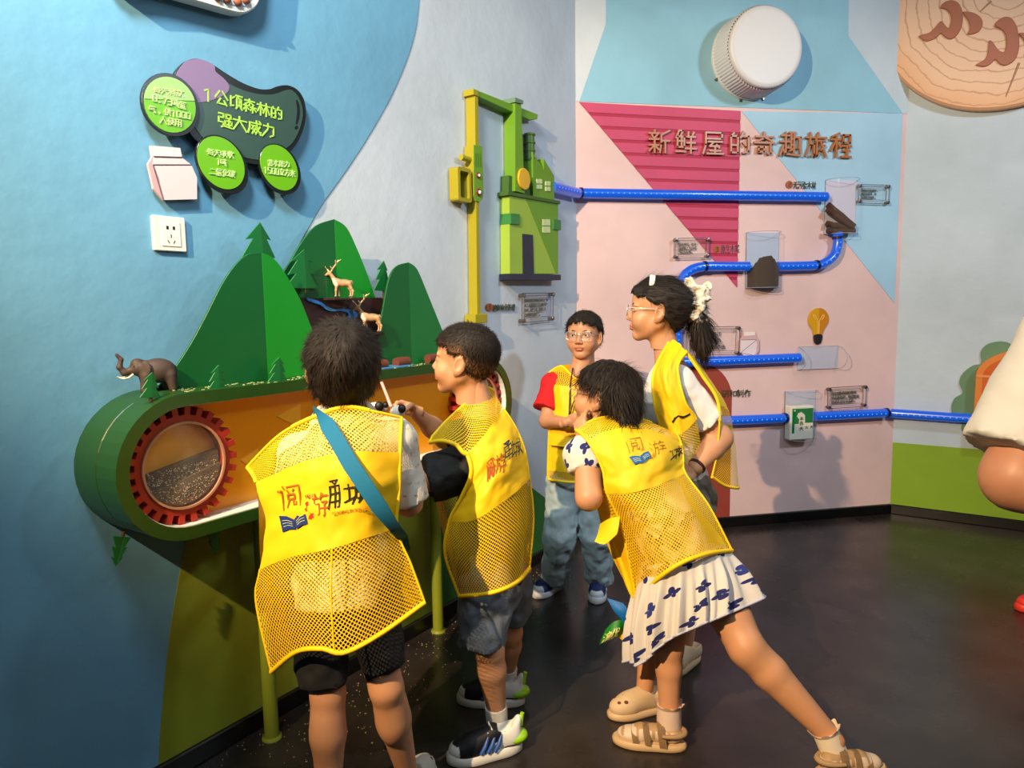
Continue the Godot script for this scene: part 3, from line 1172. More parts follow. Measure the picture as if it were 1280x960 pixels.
func top_panel() -> void:
	var z := 0.05
	var base := v3(on(WL, 260, -20, z), 0)
	var t := thing("specimen_board", "white rounded display board with brown specimens at the top edge above the dark green sign", "board", wt(WL, base))
	var sh := [[140, -28], [200, -11], [255, 4.5], [298, 16.5], [313, 14], [323, 5], [327, -12], [331, -60], [334, -110], [150, -150]]
	var m := nm(base)
	m.prism(smooth(vecs(WL, sh, z), 3, true), z - 0.035, z, 0.004)
	part("board", m, M.white, t)
	m = nm(base)
	m.prism(smooth(vecs(WL, [[165, -30], [215, -16], [265, -2], [300, 8], [312, 2], [318, -20], [322, -95], [165, -130]], z), 3, true), z - 0.001, z + 0.002)
	part("board_face", m, mat(Color(0.72, 0.76, 0.78), 0.4), t)
	for q in [[282, -1], [296, 2.5], [306, 0], [270, -4]]:
		m = nm(base)
		m.ball(v3(on(WL, q[0], q[1], z), z + 0.004), Vector3(0.014, 0.012, 0.010), 10)
		part("specimen", m, mat(Color(0.62, 0.36, 0.24), 0.6), t)
	m = nm(base)
	m.box(v3(on(WL, 262, -20, 0.02), 0.009), Vector3(0.2, 0.1, 0.018))
	part("spacer", m, M.white, t)

# ---- the long machine
const MS0 := -2.585
const MS1 := -0.945
const MY := 0.915
const MR := 0.186
func stadium(r: float, n := 20, grow := 0.0) -> PackedVector2Array:
	var p := PackedVector2Array()
	for i in n + 1:
		var a := -PI / 2 + PI * i / n
		p.append(Vector2(MS1 - MR + cos(a) * r, MY + sin(a) * r))
	for i in n + 1:
		var a := PI / 2 + PI * i / n
		p.append(Vector2(MS0 + MR + cos(a) * r, MY + sin(a) * r))
	return p

func ring_between(m: MB, a: PackedVector2Array, b: PackedVector2Array, z0: float, z1: float) -> void:
	var k := a.size()
	for i in k:
		var j := (i + 1) % k
		m.quad(v3(a[i], z1), v3(a[j], z1), v3(b[j], z1), v3(b[i], z1))
		m.quad(v3(a[i], z0), v3(a[j], z0), v3(a[j], z1), v3(a[i], z1))
		m.quad(v3(b[j], z0), v3(b[i], z0), v3(b[i], z1), v3(b[j], z1))
		m.quad(v3(b[i], z0), v3(b[j], z0), v3(a[j], z0), v3(a[i], z0))

func machine() -> void:
	var base := Vector3((MS0 + MS1) / 2, MY - MR, 0.1)
	var t := thing("conveyor_machine", "long dark green rounded conveyor box with orange window and red gears", "machine", wt(WL, base))
	var m := nm(base)
	m.prism(stadium(MR), 0.0, 0.108, 0.002, true)
	part("back_housing", m, M.machine, t)
	m = nm(base)
	m.prism(stadium(MR - 0.003), 0.106, 0.116, 0.0, true)
	part("seam", m, mat(Color(0.65, 0.66, 0.52), 0.7), t)
	m = nm(base)
	ring_between(m, stadium(MR), stadium(MR - 0.032), 0.112, 0.2)
	part("front_frame", m, M.machine, t)
	m = nm(base)
	ring_between(m, stadium(MR - 0.028), stadium(MR - 0.034), 0.115, 0.1925)
	part("white_trim", m, M.white, t)
	m = nm(base)
	m.prism(stadium(MR - 0.03), 0.116, 0.125)
	var pan := part("amber_panel", m, M.amber, t)
	for q in [[[300, 575], [322, 560], [322, 590]], [[345, 520], [375, 505], [375, 535]], [[430, 560], [470, 520], [480, 580]]]:
		m = nm(base)
		m.prism(outline(WL, q, 0.125), 0.124, 0.128)
		part("arrow_print", m, M.amber_pale, pan)
	for e in 2:
		var cx := MS0 + MR if e == 0 else MS1 - MR
		var g := PackedVector2Array()
		var n := 26
		for i in n:
			for q in [[-0.25, 0.128], [-0.22, 0.150], [0.22, 0.150], [0.25, 0.128]]:
				var a: float = TAU * (i + q[0]) / n
				g.append(Vector2(cx + cos(a) * q[1], MY + sin(a) * q[1]))
		var hole := PackedVector2Array()
		for i in g.size():
			var a := (g[i] - Vector2(cx, MY)).angle()
			hole.append(Vector2(cx + cos(a) * 0.112, MY + sin(a) * 0.112))
		m = nm(base)
		ring_between(m, g, hole, 0.125, 0.172)
		var gear := part("gear", m, M.gear, t)
		m = nm(base)
		var lo := PackedVector2Array()
		var lower := PackedVector2Array()
		for i in 41:
			var a := PI + 0.18 + (PI - 0.02) * i / 40.0
			lo.append(Vector2(cx + cos(a) * 0.104, MY + 0.006 + sin(a) * 0.104))
		for i in 41:
			var a := PI + 0.62 + (PI - 0.78) * i / 40.0
			lower.append(Vector2(cx + cos(a) * 0.105, MY + 0.004 + sin(a) * 0.105))
		m.prism(hole, 0.126, 0.138)
		part("amber_backing", m, M.amber_pale, gear)
		m = nm(base)
		m.prism(lo, 0.137, 0.158)
		var gran := grained(Color(0.62, 0.50, 0.36), 0.7, noise_tex(0.3, 17, true, 8.0, 256), 5.0, 1.0, noise_tex(0.2, 18, false, 1.0, 256, ramp2(Color(0.3, 0.3, 0.3), Color(1.0, 1.0, 1.0)), FastNoiseLite.TYPE_SIMPLEX, 2))
		part("granules", m, gran, gear)
		m = nm(base)
		m.prism(lower, 0.137, 0.166)
		part("granules", m, gran, gear)
		m = nm(base)
		var r3 := RandomNumberGenerator.new()
		r3.seed = 23 + e
		for i in 420:
			var a := r3.randf_range(PI, TAU)
			var rr := sqrt(r3.randf()) * 0.10
			var y := sin(a) * rr
			if y < -0.004:
				var front := 0.1665 if y < -0.045 + cos(a) * rr * 0.12 else 0.1585
				var k := r3.randf_range(0.001, 0.0026)
				m.box(Vector3(cx + cos(a) * rr, MY + y, front), Vector3(k, k, 0.0012), Basis(Vector3(0, 0, 1), r3.randf() * PI))
		part("sparkle_grains", m, mat(Color(0.82, 0.76, 0.62), 0.5), gear).set_meta("kind", "stuff")  # pale crumbs put in to stand for the sparkle of the granules
		m = nm(base)
		var disc := PackedVector2Array()
		for i in 40:
			disc.append(Vector2(cx + cos(TAU * i / 40) * 0.112, MY + sin(TAU * i / 40) * 0.112))
		m.prism(disc, 0.170, 0.173, 0.0, true)
		part("clear_disc", m, M.clear, gear)
		m = nm(base)
		var d2 := PackedVector2Array()
		for q in disc:
			d2.append((q - Vector2(cx, MY)) * 0.95 + Vector2(cx, MY))
		ring_between(m, disc, d2, 0.172, 0.178)
		part("disc_rim", m, mat(Color(0.75, 0.55, 0.42), 0.3), gear)
	# dusty light edge where the top meets the hills
	var r2 := RandomNumberGenerator.new()
	r2.seed = 5
	m = nm(base)
	for i in 260:
		var s := r2.randf_range(MS0 + 0.2, MS1 - 0.1)
		var h := r2.randf_range(0.001, 0.0025)
		m.box(Vector3(s, MY + MR + h * 0.4, r2.randf_range(0.085, 0.175) + (0.02 if r2.randf() < 0.5 else 0.0)), Vector3(r2.randf_range(0.002, 0.009), h, r2.randf_range(0.001, 0.004)))
	var dust := part("dust_grains", m, mat(Color(0.75, 0.78, 0.55), 0.9), t)
	dust.set_meta("kind", "stuff")
	for q in [[340, 922], [548, 789]]:
		var f := floor_at(q[0], q[1])
		var p := MB.new()
		p.lathe([Vector2(0.03, 0.0), Vector2(0.028, 0.008), Vector2(0.0215, 0.012), Vector2(0.0215, MY - MR + 0.002)], 20)
		single("support_post", p, grained(Color(0.55, 0.60, 0.16), 0.5, null, 1.0, 0.0, M.mottle), Transform3D(Basis(), f), Vector3.ZERO, "yellow green round post under the conveyor, " + ("behind the boy with the blue strap" if q[0] < 400 else "farther one, between the two boys"), "post", "posts under the machine")

func floor_at(x: float, y: float) -> Vector3:
	var d := CB * Vector3(x - 640.0, 480.0 - y, -FOCAL)
	return EYE + d * (EYE.y / -d.y)

# two cut-out halves folded along a line: outline points from the top of the fold, down one side, to its foot
func folded(m: MB, half: PackedVector2Array, fold_x: float, z: float, k: float, th := 0.006) -> void:
	var keep := m.xf
	var sgn := 1.0 if half[half.size() / 2].x < fold_x else -1.0
	m.xf = keep * Transform3D(Basis(Vector3(1, 0, k * sgn), Vector3.UP, Vector3(0, 0, 1)), Vector3(0, 0, z - k * sgn * fold_x))
	m.prism(half, -th, 0.0, 0.0008)
	m.xf = keep

func above(p: PackedVector2Array, yb: float) -> PackedVector2Array:
	var o := PackedVector2Array()
	for q in p:
		if q.y > yb + 0.002:
			o.append(q)
	o.append(Vector2(p[p.size() - 1].x, yb))
	return o

func hill(label: String, leftpx: Array, rightpx: Array, z: float, k: float, ca: Material, cb: Material, yb: float) -> void:
	var l := smooth(vecs(WL, leftpx, z), 4)
	var r := smooth(vecs(WL, rightpx, z), 4)
	var fx := l[0].x
	r[0] = l[0]
	l = above(l, yb)
	r = above(r, yb)
	l.append(Vector2(fx, yb))
	r.append(Vector2(fx, yb))
	var base := Vector3(fx, yb, z)
	var t := thing("hill_cutout", label, "hill", wt(WL, base), "folded green hills")
	var m := nm(base)
	folded(m, l, fx, z, k)
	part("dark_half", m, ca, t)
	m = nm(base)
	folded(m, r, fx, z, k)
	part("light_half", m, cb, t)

func tree(label: String, top: Array, foot: Array, half_px: float, z: float, tiers := 3, hang := false, peg := 0.012) -> void:
	var a := on(WL, top[0], top[1], z)
	var b := on(WL, foot[0], foot[1], z)
	var w := absf(on(WL, top[0] + half_px, foot[1], z).x - on(WL, top[0], foot[1], z).x)
	var h := (a - b).length()
	var base := v3(b, z)
	var t := thing("tree_cutout", label, "tree", wt(WL, base) * Transform3D(Basis(Vector3(0, 0, 1), (a - b).angle() - PI / 2), Vector3.ZERO), "folded green card trees")
	for s in [-1.0, 1.0]:
		var p := PackedVector2Array([Vector2(0, h)])
		for i in tiers:
			var y0 := h * (1.0 - (i + 1.0) / tiers)
			var ww: float = w * (0.5 + 0.5 * (i + 1.0) / tiers) if tiers > 1 else w
			p.append(Vector2(s * ww, y0 + h * 0.02))
			if i < tiers - 1:
				p.append(Vector2(s * ww * 0.55, y0 + h * 0.05))
		p.append(Vector2(0, 0))
		var m := MB.new()
		folded(m, p, 0.0, 0.012, 0.35, 0.003)
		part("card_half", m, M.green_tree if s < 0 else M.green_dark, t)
	var m := MB.new()
	m.box(Vector3(0, -peg * 0.4, 0.006), Vector3(0.006, peg * 1.2, 0.006), Basis(), 0.001)
	part("trunk", m, mat(Color(0.25, 0.14, 0.08), 0.7), t)

func mountains() -> void:
	var yt := MY + MR
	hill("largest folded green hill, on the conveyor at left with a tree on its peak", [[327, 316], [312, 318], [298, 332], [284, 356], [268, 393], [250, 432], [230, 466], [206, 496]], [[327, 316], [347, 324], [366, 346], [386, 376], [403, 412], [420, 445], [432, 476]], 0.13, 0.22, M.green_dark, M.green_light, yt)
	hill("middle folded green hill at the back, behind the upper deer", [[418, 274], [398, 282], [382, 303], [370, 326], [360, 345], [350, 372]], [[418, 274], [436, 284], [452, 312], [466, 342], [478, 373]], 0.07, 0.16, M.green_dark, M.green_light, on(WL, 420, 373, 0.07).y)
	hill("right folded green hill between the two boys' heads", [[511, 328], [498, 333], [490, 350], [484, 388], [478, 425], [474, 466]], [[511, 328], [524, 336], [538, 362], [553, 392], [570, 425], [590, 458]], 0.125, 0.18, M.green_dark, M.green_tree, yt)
	# dark ground with the blue stream
	var z := 0.055
	var gp := PackedVector2Array([on(WL, 340, 372, z), on(WL, 486, 372, z), on(WL, 478, 425, z), on(WL, 470, 466, z), on(WL, 360, 478, z)])
	gp[3].y = yt
	gp[4].y = yt
	var base := v3((gp[3] + gp[4]) * 0.5, z)
	var t := thing("ground_board", "dark brown ground board with a blue stream between the green hills", "board", wt(WL, base))
	var m := nm(base)
	m.prism(gp, 0.0, z)
	part("board", m, mat(Color(0.20, 0.10, 0.09), 0.5), t)
	var z2 := 0.0625
	m = nm(base)
	m.prism(smooth(vecs(WL, zoomed([35, 458, 100, 472, 190, 506, 250, 545, 320, 577, 400, 573, 470, 578, 550, 600, 587, 640, 562, 680, 520, 702, 440, 692, 472, 665, 490, 640, 470, 615, 400, 600, 300, 602, 240, 580, 180, 533, 50, 490], 380, 320, 8.725), z2), 2, true), z - 0.001, z2)
	part("stream", m, mat(Color(0.22, 0.52, 0.82), 0.35), t)
	m = nm(base)
	m.box(Vector3(on(WL, 486, 466, 0.13).x, yt + 0.002, 0.13), Vector3(0.14, 0.004, 0.09))
	part("stream", m, mat(Color(0.30, 0.58, 0.80), 0.4), t)
	tree("green card tree standing on the peak of the largest hill", [322, 278], [326, 323], 21, 0.085, 2, false, 0.02)
	tree("green card tree in front of the left slope of the middle hill", [377, 312], [380, 361], 20, 0.078, 3)
	tree("green card tree on the dark ground right of the middle hill", [477, 326], [478, 364], 10, 0.06, 3, false, 0.03)
	tree("small green card tree in front of the elephant", [187, 465], [187, 497], 13, 0.17, 3, false, 0.01)
	tree("small green card tree before the foot of the largest hill, right of the elephant", [270, 456], [271, 488], 12, 0.165, 3)
	tree("small green card tree before the largest hill, left of the boy's head", [346, 446], [347, 477], 12, 0.165, 3)
	tree("green card tree hanging upside down from the left end of the conveyor", [142, 707], [152, 670], 12, 0.11, 3, true)
	tree("small dark card tree hanging upside down under the conveyor, before the olive paint", [267, 692], [266, 664], 9, 0.15, 3, true)
	var k := 0
	for q in [[502, 452.5, "small brown log on a peg right of the boy's dark hair"], [541, 448, "small brown log on a peg beside the other boy's nose"], [474, 456, "small brown log half hidden by the boy's dark hair"]]:
		var c := on(WL, q[0], q[1], 0.15)
		var bs := Vector3(c.x, yt, 0.15)
		var lg := thing("log_figure", q[2], "log", wt(WL, bs), "little logs on the machine")
		m = MB.new()
		m.tube([Vector3(-0.03, c.y - yt, 0), Vector3(-0.01, c.y - yt, 0), Vector3(0.012, c.y - yt + 0.001, 0), Vector3(0.03, c.y - yt, 0)], [0.0165, 0.0175, 0.0168, 0.0172], 14)
		part("log", m, grained(Color(0.42, 0.20, 0.12), 0.7, M.cloth, 25.0, 0.8), lg)
		m = MB.new()
		m.tube([Vector3(0, -0.001, 0), Vector3(0, c.y - yt - 0.01, 0)], 0.0035, 8)
		part("peg", m, mat(Color(0.2, 0.1, 0.06), 0.7), lg)
		k += 1
	deer()
	elephant()

func deer() -> void:
	var cell := 0.0016
	var f := Field.new(Vector3(-0.075, -0.004, -0.02), Vector3(0.045, 0.12, 0.02), cell)
	f.ell(Vector3(0.008, 0.046, 0), Vector3(0.026, 0.0125, 0.010), 0.006)
	f.ell(Vector3(-0.012, 0.047, 0), Vector3(0.013, 0.014, 0.010), 0.006)
	f.bar(Vector3(-0.018, 0.052, 0), 0.008, Vector3(-0.031, 0.074, 0), 0.0055, 0.006)
	f.ell(Vector3(-0.036, 0.077, 0), Vector3(0.010, 0.006, 0.0055), 0.004, Basis(Vector3(0, 0, 1), 0.35))
	f.bar(Vector3(-0.038, 0.076, 0), 0.0045, Vector3(-0.048, 0.071, 0), 0.003, 0.003)
	for s in [-1, 1]:
		f.bar(Vector3(-0.031, 0.080, 0.004 * s), 0.0018, Vector3(-0.026, 0.084, 0.011 * s), 0.0012, 0.002)
		f.bar(Vector3(-0.014, 0.040, 0.006 * s), 0.006, Vector3(-0.013 - 0.004 * s, 0.022, 0.0065 * s), 0.0032, 0.004)
		f.bar(Vector3(-0.013 - 0.004 * s, 0.022, 0.0065 * s), 0.003, Vector3(-0.013 - 0.005 * s, 0.003, 0.0065 * s), 0.0026, 0.003)
		f.ell(Vector3(-0.0145 - 0.005 * s, 0.002, 0.0065 * s), Vector3(0.0045, 0.003, 0.003), 0.002)
		f.bar(Vector3(0.026, 0.044, 0.005 * s), 0.0085, Vector3(0.028 + 0.003 * s, 0.029, 0.006 * s), 0.0045, 0.005)
		f.bar(Vector3(0.028 + 0.003 * s, 0.029, 0.006 * s), 0.004, Vector3(0.034 + 0.003 * s, 0.019, 0.006 * s), 0.0032, 0.003)
		f.bar(Vector3(0.034 + 0.003 * s, 0.019, 0.006 * s), 0.0032, Vector3(0.031 + 0.003 * s, 0.003, 0.006 * s), 0.0026, 0.003)
		f.ell(Vector3(0.0295 + 0.003 * s, 0.002, 0.006 * s), Vector3(0.0045, 0.003, 0.003), 0.002)
	f.bar(Vector3(0.033, 0.052, 0), 0.003, Vector3(0.037, 0.044, 0), 0.002, 0.003)
	var m := MB.new()
	f.into(m, func(p, _n):
		if p.y < 0.0045: return Color(0.10, 0.06, 0.035)
		if p.x < -0.010 and p.x > -0.032 and p.y < 0.062 and p.y > 0.036 and p.x < -0.008 - (p.y - 0.036) * 0.5: return Color(0.75, 0.58, 0.42)
		if p.y < 0.036: return Color(0.52, 0.33, 0.17)
		if p.x > -0.004 and p.y > 0.052: return Color(0.30, 0.20, 0.10)
		return Color(0.46, 0.26, 0.12))
	var vm := mat(Color.WHITE, 0.6)
	vm.vertex_color_use_as_albedo = true
	var ant := MB.new()
	ant.xf = Transform3D(Basis(), Vector3(-0.033, 0.080, 0)) * Transform3D(Basis(Vector3.UP, 0.95).scaled(Vector3.ONE * 1.3), Vector3.ZERO) * Transform3D(Basis(), Vector3(0.033, -0.080, 0))
	for s in [-1.0, 1.0]:
		var k: float = s
		ant.tube([Vector3(-0.033, 0.082, 0.003 * s), Vector3(-0.034, 0.090, 0.010 * s), Vector3(-0.033 - 0.002 * s, 0.098, 0.019 * s), Vector3(-0.034 + 0.004 * s, 0.110, 0.024 * s)], [0.0022, 0.002, 0.0018, 0.001], 6)
		for q in [[0.088, 0.008, -0.008, 0.006, 0.0], [0.094, 0.014, 0.006, 0.009, 0.006], [0.099, 0.019, -0.007, 0.010, 0.004], [0.104, 0.022, 0.007, 0.007, 0.008]]:
			ant.tube([Vector3(-0.034, q[0], q[1] * k), Vector3(-0.034 + q[2], q[0] + q[3], (q[1] + q[4]) * k)], [0.0017, 0.0009], 6)
	var places := [[427, 371.5, 0.095, 1.0, "tan plastic deer with pale antlers standing on the dark ground's upper edge"], [462, 415, 0.11, 1.07, "tan plastic deer with pale antlers standing lower, beside the stream"]]
	var first: Node3D
	for q in places:
		var c := on(WL, q[0], q[1], q[2])
		var b := wt(WL, v3(c, q[2])) * Transform3D(Basis(Vector3.UP, -0.75).scaled(Vector3.ONE * q[3]), Vector3.ZERO)
		if first == null:
			first = thing("deer_figure", q[4], "deer", b, "toy deer")
			part("body", m, vm, first)
			part("antlers", ant, mat(Color(0.85, 0.74, 0.55), 0.5), first)
			var e := MB.new()
			for s in [-1, 1]:
				e.ball(Vector3(-0.038, 0.0785, 0.005 * s), Vector3.ONE * 0.0012, 8)
			part("eyes", e, mat(Color(0.02, 0.02, 0.02), 0.2), first)
		else:
			var d := first.duplicate()
			d.name = numbered("deer_figure")
			add_child(d)
			d.transform = b
			tag(d, q[4], "deer", "toy deer")
	var lg := MB.new()
	var lc := on(WL, 462, 416, 0.11)
	var lb := v3(lc, 0.0)
	lg.box(Vector3(0, -0.004, 0.09), Vector3(0.12, 0.008, 0.07), Basis(), 0.002)
	single("shelf_ledge", lg, mat(Color(0.20, 0.10, 0.09), 0.5), wt(WL, lb), Vector3.ZERO, "dark brown ledge under the lower deer, beside the stream", "shelf", "deer ledges")
	lg = MB.new()
	lc = on(WL, 427, 372.5, 0.095)
	lb = v3(lc, 0.0)
	lg.box(Vector3(0, -0.004, 0.095), Vector3(0.11, 0.008, 0.05), Basis(), 0.002)
	single("shelf_ledge", lg, mat(Color(0.20, 0.10, 0.09), 0.5), wt(WL, lb), Vector3.ZERO, "dark brown ledge under the upper deer, along the top of the ground board", "shelf", "deer ledges")

func elephant() -> void:
	var f := Field.new(Vector3(-0.10, -0.004, -0.05), Vector3(0.06, 0.115, 0.05), 0.0022)
	f.ell(Vector3(0.012, 0.052, 0), Vector3(0.043, 0.032, 0.028), 0.01)
	f.ell(Vector3(-0.030, 0.062, 0), Vector3(0.021, 0.022, 0.020), 0.01)
	f.ell(Vector3(-0.036, 0.075, 0), Vector3(0.012, 0.010, 0.013), 0.006)
	f.bar(Vector3(-0.043, 0.058, 0), 0.0105, Vector3(-0.064, 0.052, 0), 0.008, 0.006)
	f.bar(Vector3(-0.064, 0.052, 0), 0.008, Vector3(-0.074, 0.066, 0), 0.0068, 0.005)
	f.bar(Vector3(-0.074, 0.066, 0), 0.0068, Vector3(-0.069, 0.085, 0), 0.0055, 0.004)
	f.bar(Vector3(-0.069, 0.085, 0), 0.0055, Vector3(-0.078, 0.097, 0), 0.0042, 0.003)
	for s in [-1, 1]:
		f.ell(Vector3(-0.020, 0.060, 0.024 * s), Vector3(0.014, 0.021, 0.0032), 0.004, Basis(Vector3.UP, -0.6 * s))
		f.bar(Vector3(-0.018, 0.040, 0.014 * s), 0.013, Vector3(-0.02 - 0.004 * s, 0.006, 0.014 * s), 0.010, 0.008)
		f.bar(Vector3(0.038, 0.040, 0.014 * s), 0.014, Vector3(0.038 + 0.004 * s, 0.006, 0.014 * s), 0.010, 0.008)
	f.bar(Vector3(0.053, 0.06, 0), 0.003, Vector3(0.057, 0.03, 0), 0.002, 0.004)
	f.cut(Vector3.ZERO, Vector3.DOWN)
	var m := MB.new()
	f.into(m)
	var c := on(WL, 197, 492, 0.10)
	var b := Vector3(c.x + 0.0, MY + MR, 0.085)
	var t := thing("elephant_figure", "dark grey plastic elephant with raised trunk at the left end of the conveyor top", "elephant", wt(WL, b) * Transform3D(Basis(Vector3.UP, -0.35), Vector3.ZERO))
	part("body", m, grained(Color(0.27, 0.21, 0.18), 0.6, M.cloth, 30.0, 0.8, M.mottle), t)
	for s in [-1, 1]:
		var k := MB.new()
		k.tube([Vector3(-0.046, 0.047, 0.009 * s), Vector3(-0.058, 0.039, 0.014 * s), Vector3(-0.070, 0.038, 0.016 * s), Vector3(-0.079, 0.042, 0.014 * s)], [0.003, 0.0028, 0.0022, 0.001], 8)
		part("tusk", k, mat(Color(0.86, 0.82, 0.72), 0.4), t)
		k = MB.new()
		k.ball(Vector3(-0.045, 0.068, 0.0165 * s), Vector3.ONE * 0.0016, 8)
		part("eye", k, mat(Color(0.02, 0.02, 0.02), 0.2), t)

# ---- green machine shapes on the wall
func zl(x: float, y: float, z: float) -> Vector2:   # a place in the close-up of the crane
	return on(WL, 570 + x / 6.19, 105 + y / 6.19, z)

func harvester() -> void:
	var z := 0.05
	var base := v3(on(WL, 598, 402, z), 0)
	var t := thing("saw_crane", "green saw hanging from a crossbar on a column, left of the factory cut-out", "cutout", wt(WL, base))
	var green: Material = M.lime
	var side: Material = M.mustard
	# crossbar
	var m := nm(base)
	m.prism(PackedVector2Array([zl(133, 36, z), zl(634, 236, z), zl(630, 272, z), zl(570, 276, z), zl(170, 95, z), zl(130, 80, z)]), 0.003, z, 0.001)
	part("crossbar", m, green, t)
	m = nm(base)
	m.prism(PackedVector2Array([zl(128, 36, z), zl(168, 52, z), zl(170, 98, z), zl(130, 82, z)]), 0.002, z + 0.004, 0.001)
	part("end_cap", m, side, t)
	# arm and saw head
	m = nm(base)
	m.prism(PackedVector2Array([zl(146, 80, z), zl(171, 88, z), zl(180, 480, z), zl(150, 480, z)]), 0.003, z, 0.001)
	part("arm", m, side, t)
	m = nm(base)
	var hp := [zl(135, 472, z), zl(200, 482, z), zl(208, 700, z), zl(210, 840, z), zl(202, 892, z), zl(180, 914, z), zl(155, 905, z), zl(138, 868, z)]
	m.prism(PackedVector2Array(hp), 0.003, z, 0.001)
	var head := part("saw_head", m, side, t)
	m = nm(base)
	var hf := PackedVector2Array()
	for q in hp:
		hf.append(q)
	m.prism(hf, z - 0.001, z + 0.002)
	part("head_face", m, green, head)
	for q in [[168, 708, 0.0125], [172, 838, 0.016]]:
		var c := zl(q[0], q[1], z)
		m = nm(base)
		m.lathe([Vector2(q[2], 0.0), Vector2(q[2], 0.004), Vector2(q[2] * 0.55, 0.005), Vector2(0.001, 0.005)], 20, Transform3D(Basis(Vector3.RIGHT, PI / 2), v3(c, z + 0.002)))
		part("dial", m, mat(Color(0.50, 0.10, 0.08), 0.4), head)
		m = nm(base)
		m.ball(v3(c, z + 0.007), Vector3(q[2], q[2], q[2]) * 0.45, 10)
		var e := mat(Color(1, 0.9, 0.9), 0.4)
		e.emission_enabled = true
		e.emission = Color(1, 0.85, 0.9)
		e.emission_energy_multiplier = 0.7
		part("dial_light", m, e, head)
	m = nm(base)
	for q in [150, 167, 184]:
		m.box(v3(zl(q, 590, z), z + 0.002), Vector3(0.003, 0.055, 0.003))
	part("vent_groove", m, M.lime_dark, head)
	m = nm(base)
	var hc := zl(118, 588, z - 0.02)
	m.tube([v3(hc, 0.03) + Vector3(-0.07, 0, 0), v3(hc, 0.03) + Vector3(0.02, 0, 0)], 0.012, 12)
	part("side_handle", m, side, t)
	var lc := zl(95, 785, z)
	var lo := rounded(lc.x - 0.022, lc.y, 0.045, 0.068, 0.012)
	var li := rounded(lc.x - 0.022, lc.y, 0.030, 0.053, 0.008)
	m = nm(base)
	ring_between(m, lo, li, 0.004, z)
	part("guard_loop", m, side, t)
	# blade with teeth
	m = nm(base)
	var ba := on(WL, 596, 250, z)
	var bb := on(WL, 599.5, 250, z)
	var bc := on(WL, 602, 395, z)
	var bd := on(WL, 597.5, 395, z)
	m.prism(PackedVector2Array([ba, bb, bc, bd]), 0.003, z - 0.004, 0.001)
	part("blade", m, side, t)
	m = nm(base)
	for i in 44:
		var p := bb.lerp(bc, (i + 0.5) / 44.0)
		m.prism(PackedVector2Array([p + Vector2(-0.003, -0.007), p + Vector2(0.013, -0.005), p + Vector2(-0.003, 0.007)]), z - 0.02, z - 0.008)
	part("saw_chain", m, mat(Color(0.72, 0.78, 0.55), 0.4), t)
	m = nm(base)
	m.prism(PackedVector2Array([on(WL, 592, 393, z), on(WL, 607, 392, z), on(WL, 607, 403, z), on(WL, 592, 405, z)]), 0.003, z + 0.01, 0.002)
	part("blade_foot", m, side, t)
	# column
	m = nm(base)
	m.prism(PackedVector2Array([zl(440, 150, z), zl(488, 160, z), zl(515, 850, z), zl(442, 830, z)]), 0.003, z + 0.012, 0.001)
	part("column", m, green, t)
	m = nm(base)
	m.prism(PackedVector2Array([zl(432, 108, z), zl(496, 132, z), zl(496, 160, z), zl(432, 145, z)]), 0.003, z + 0.018, 0.001)
	part("column_cap", m, mat(Color(0.40, 0.52, 0.42), 0.5), t)
	m = nm(base)
	var fo := PackedVector2Array([zl(415, 705, z), zl(575, 738, z), zl(582, 865, z), zl(412, 832, z)])
	m.prism(fo, 0.003, z - 0.005, 0.002)
	part("column_foot", m, M.lime_dark, t)
	m = nm(base)
	m.lathe([Vector2(0.048, 0), Vector2(0.048, 0.008), Vector2(0.046, 0.01), Vector2(0.001, 0.01)], 28, Transform3D(Basis(Vector3.RIGHT, PI / 2), v3(zl(500, 738, z), z + 0.013)))
	part("yellow_disc", m, mat(Color(0.88, 0.68, 0.15), 0.4), t)

func zf(x: float, y: float, z: float) -> Vector2:   # a place in the close-up of the factory
	return on(WL, 560 + x / 3.0, 90 + y / 3.0, z)

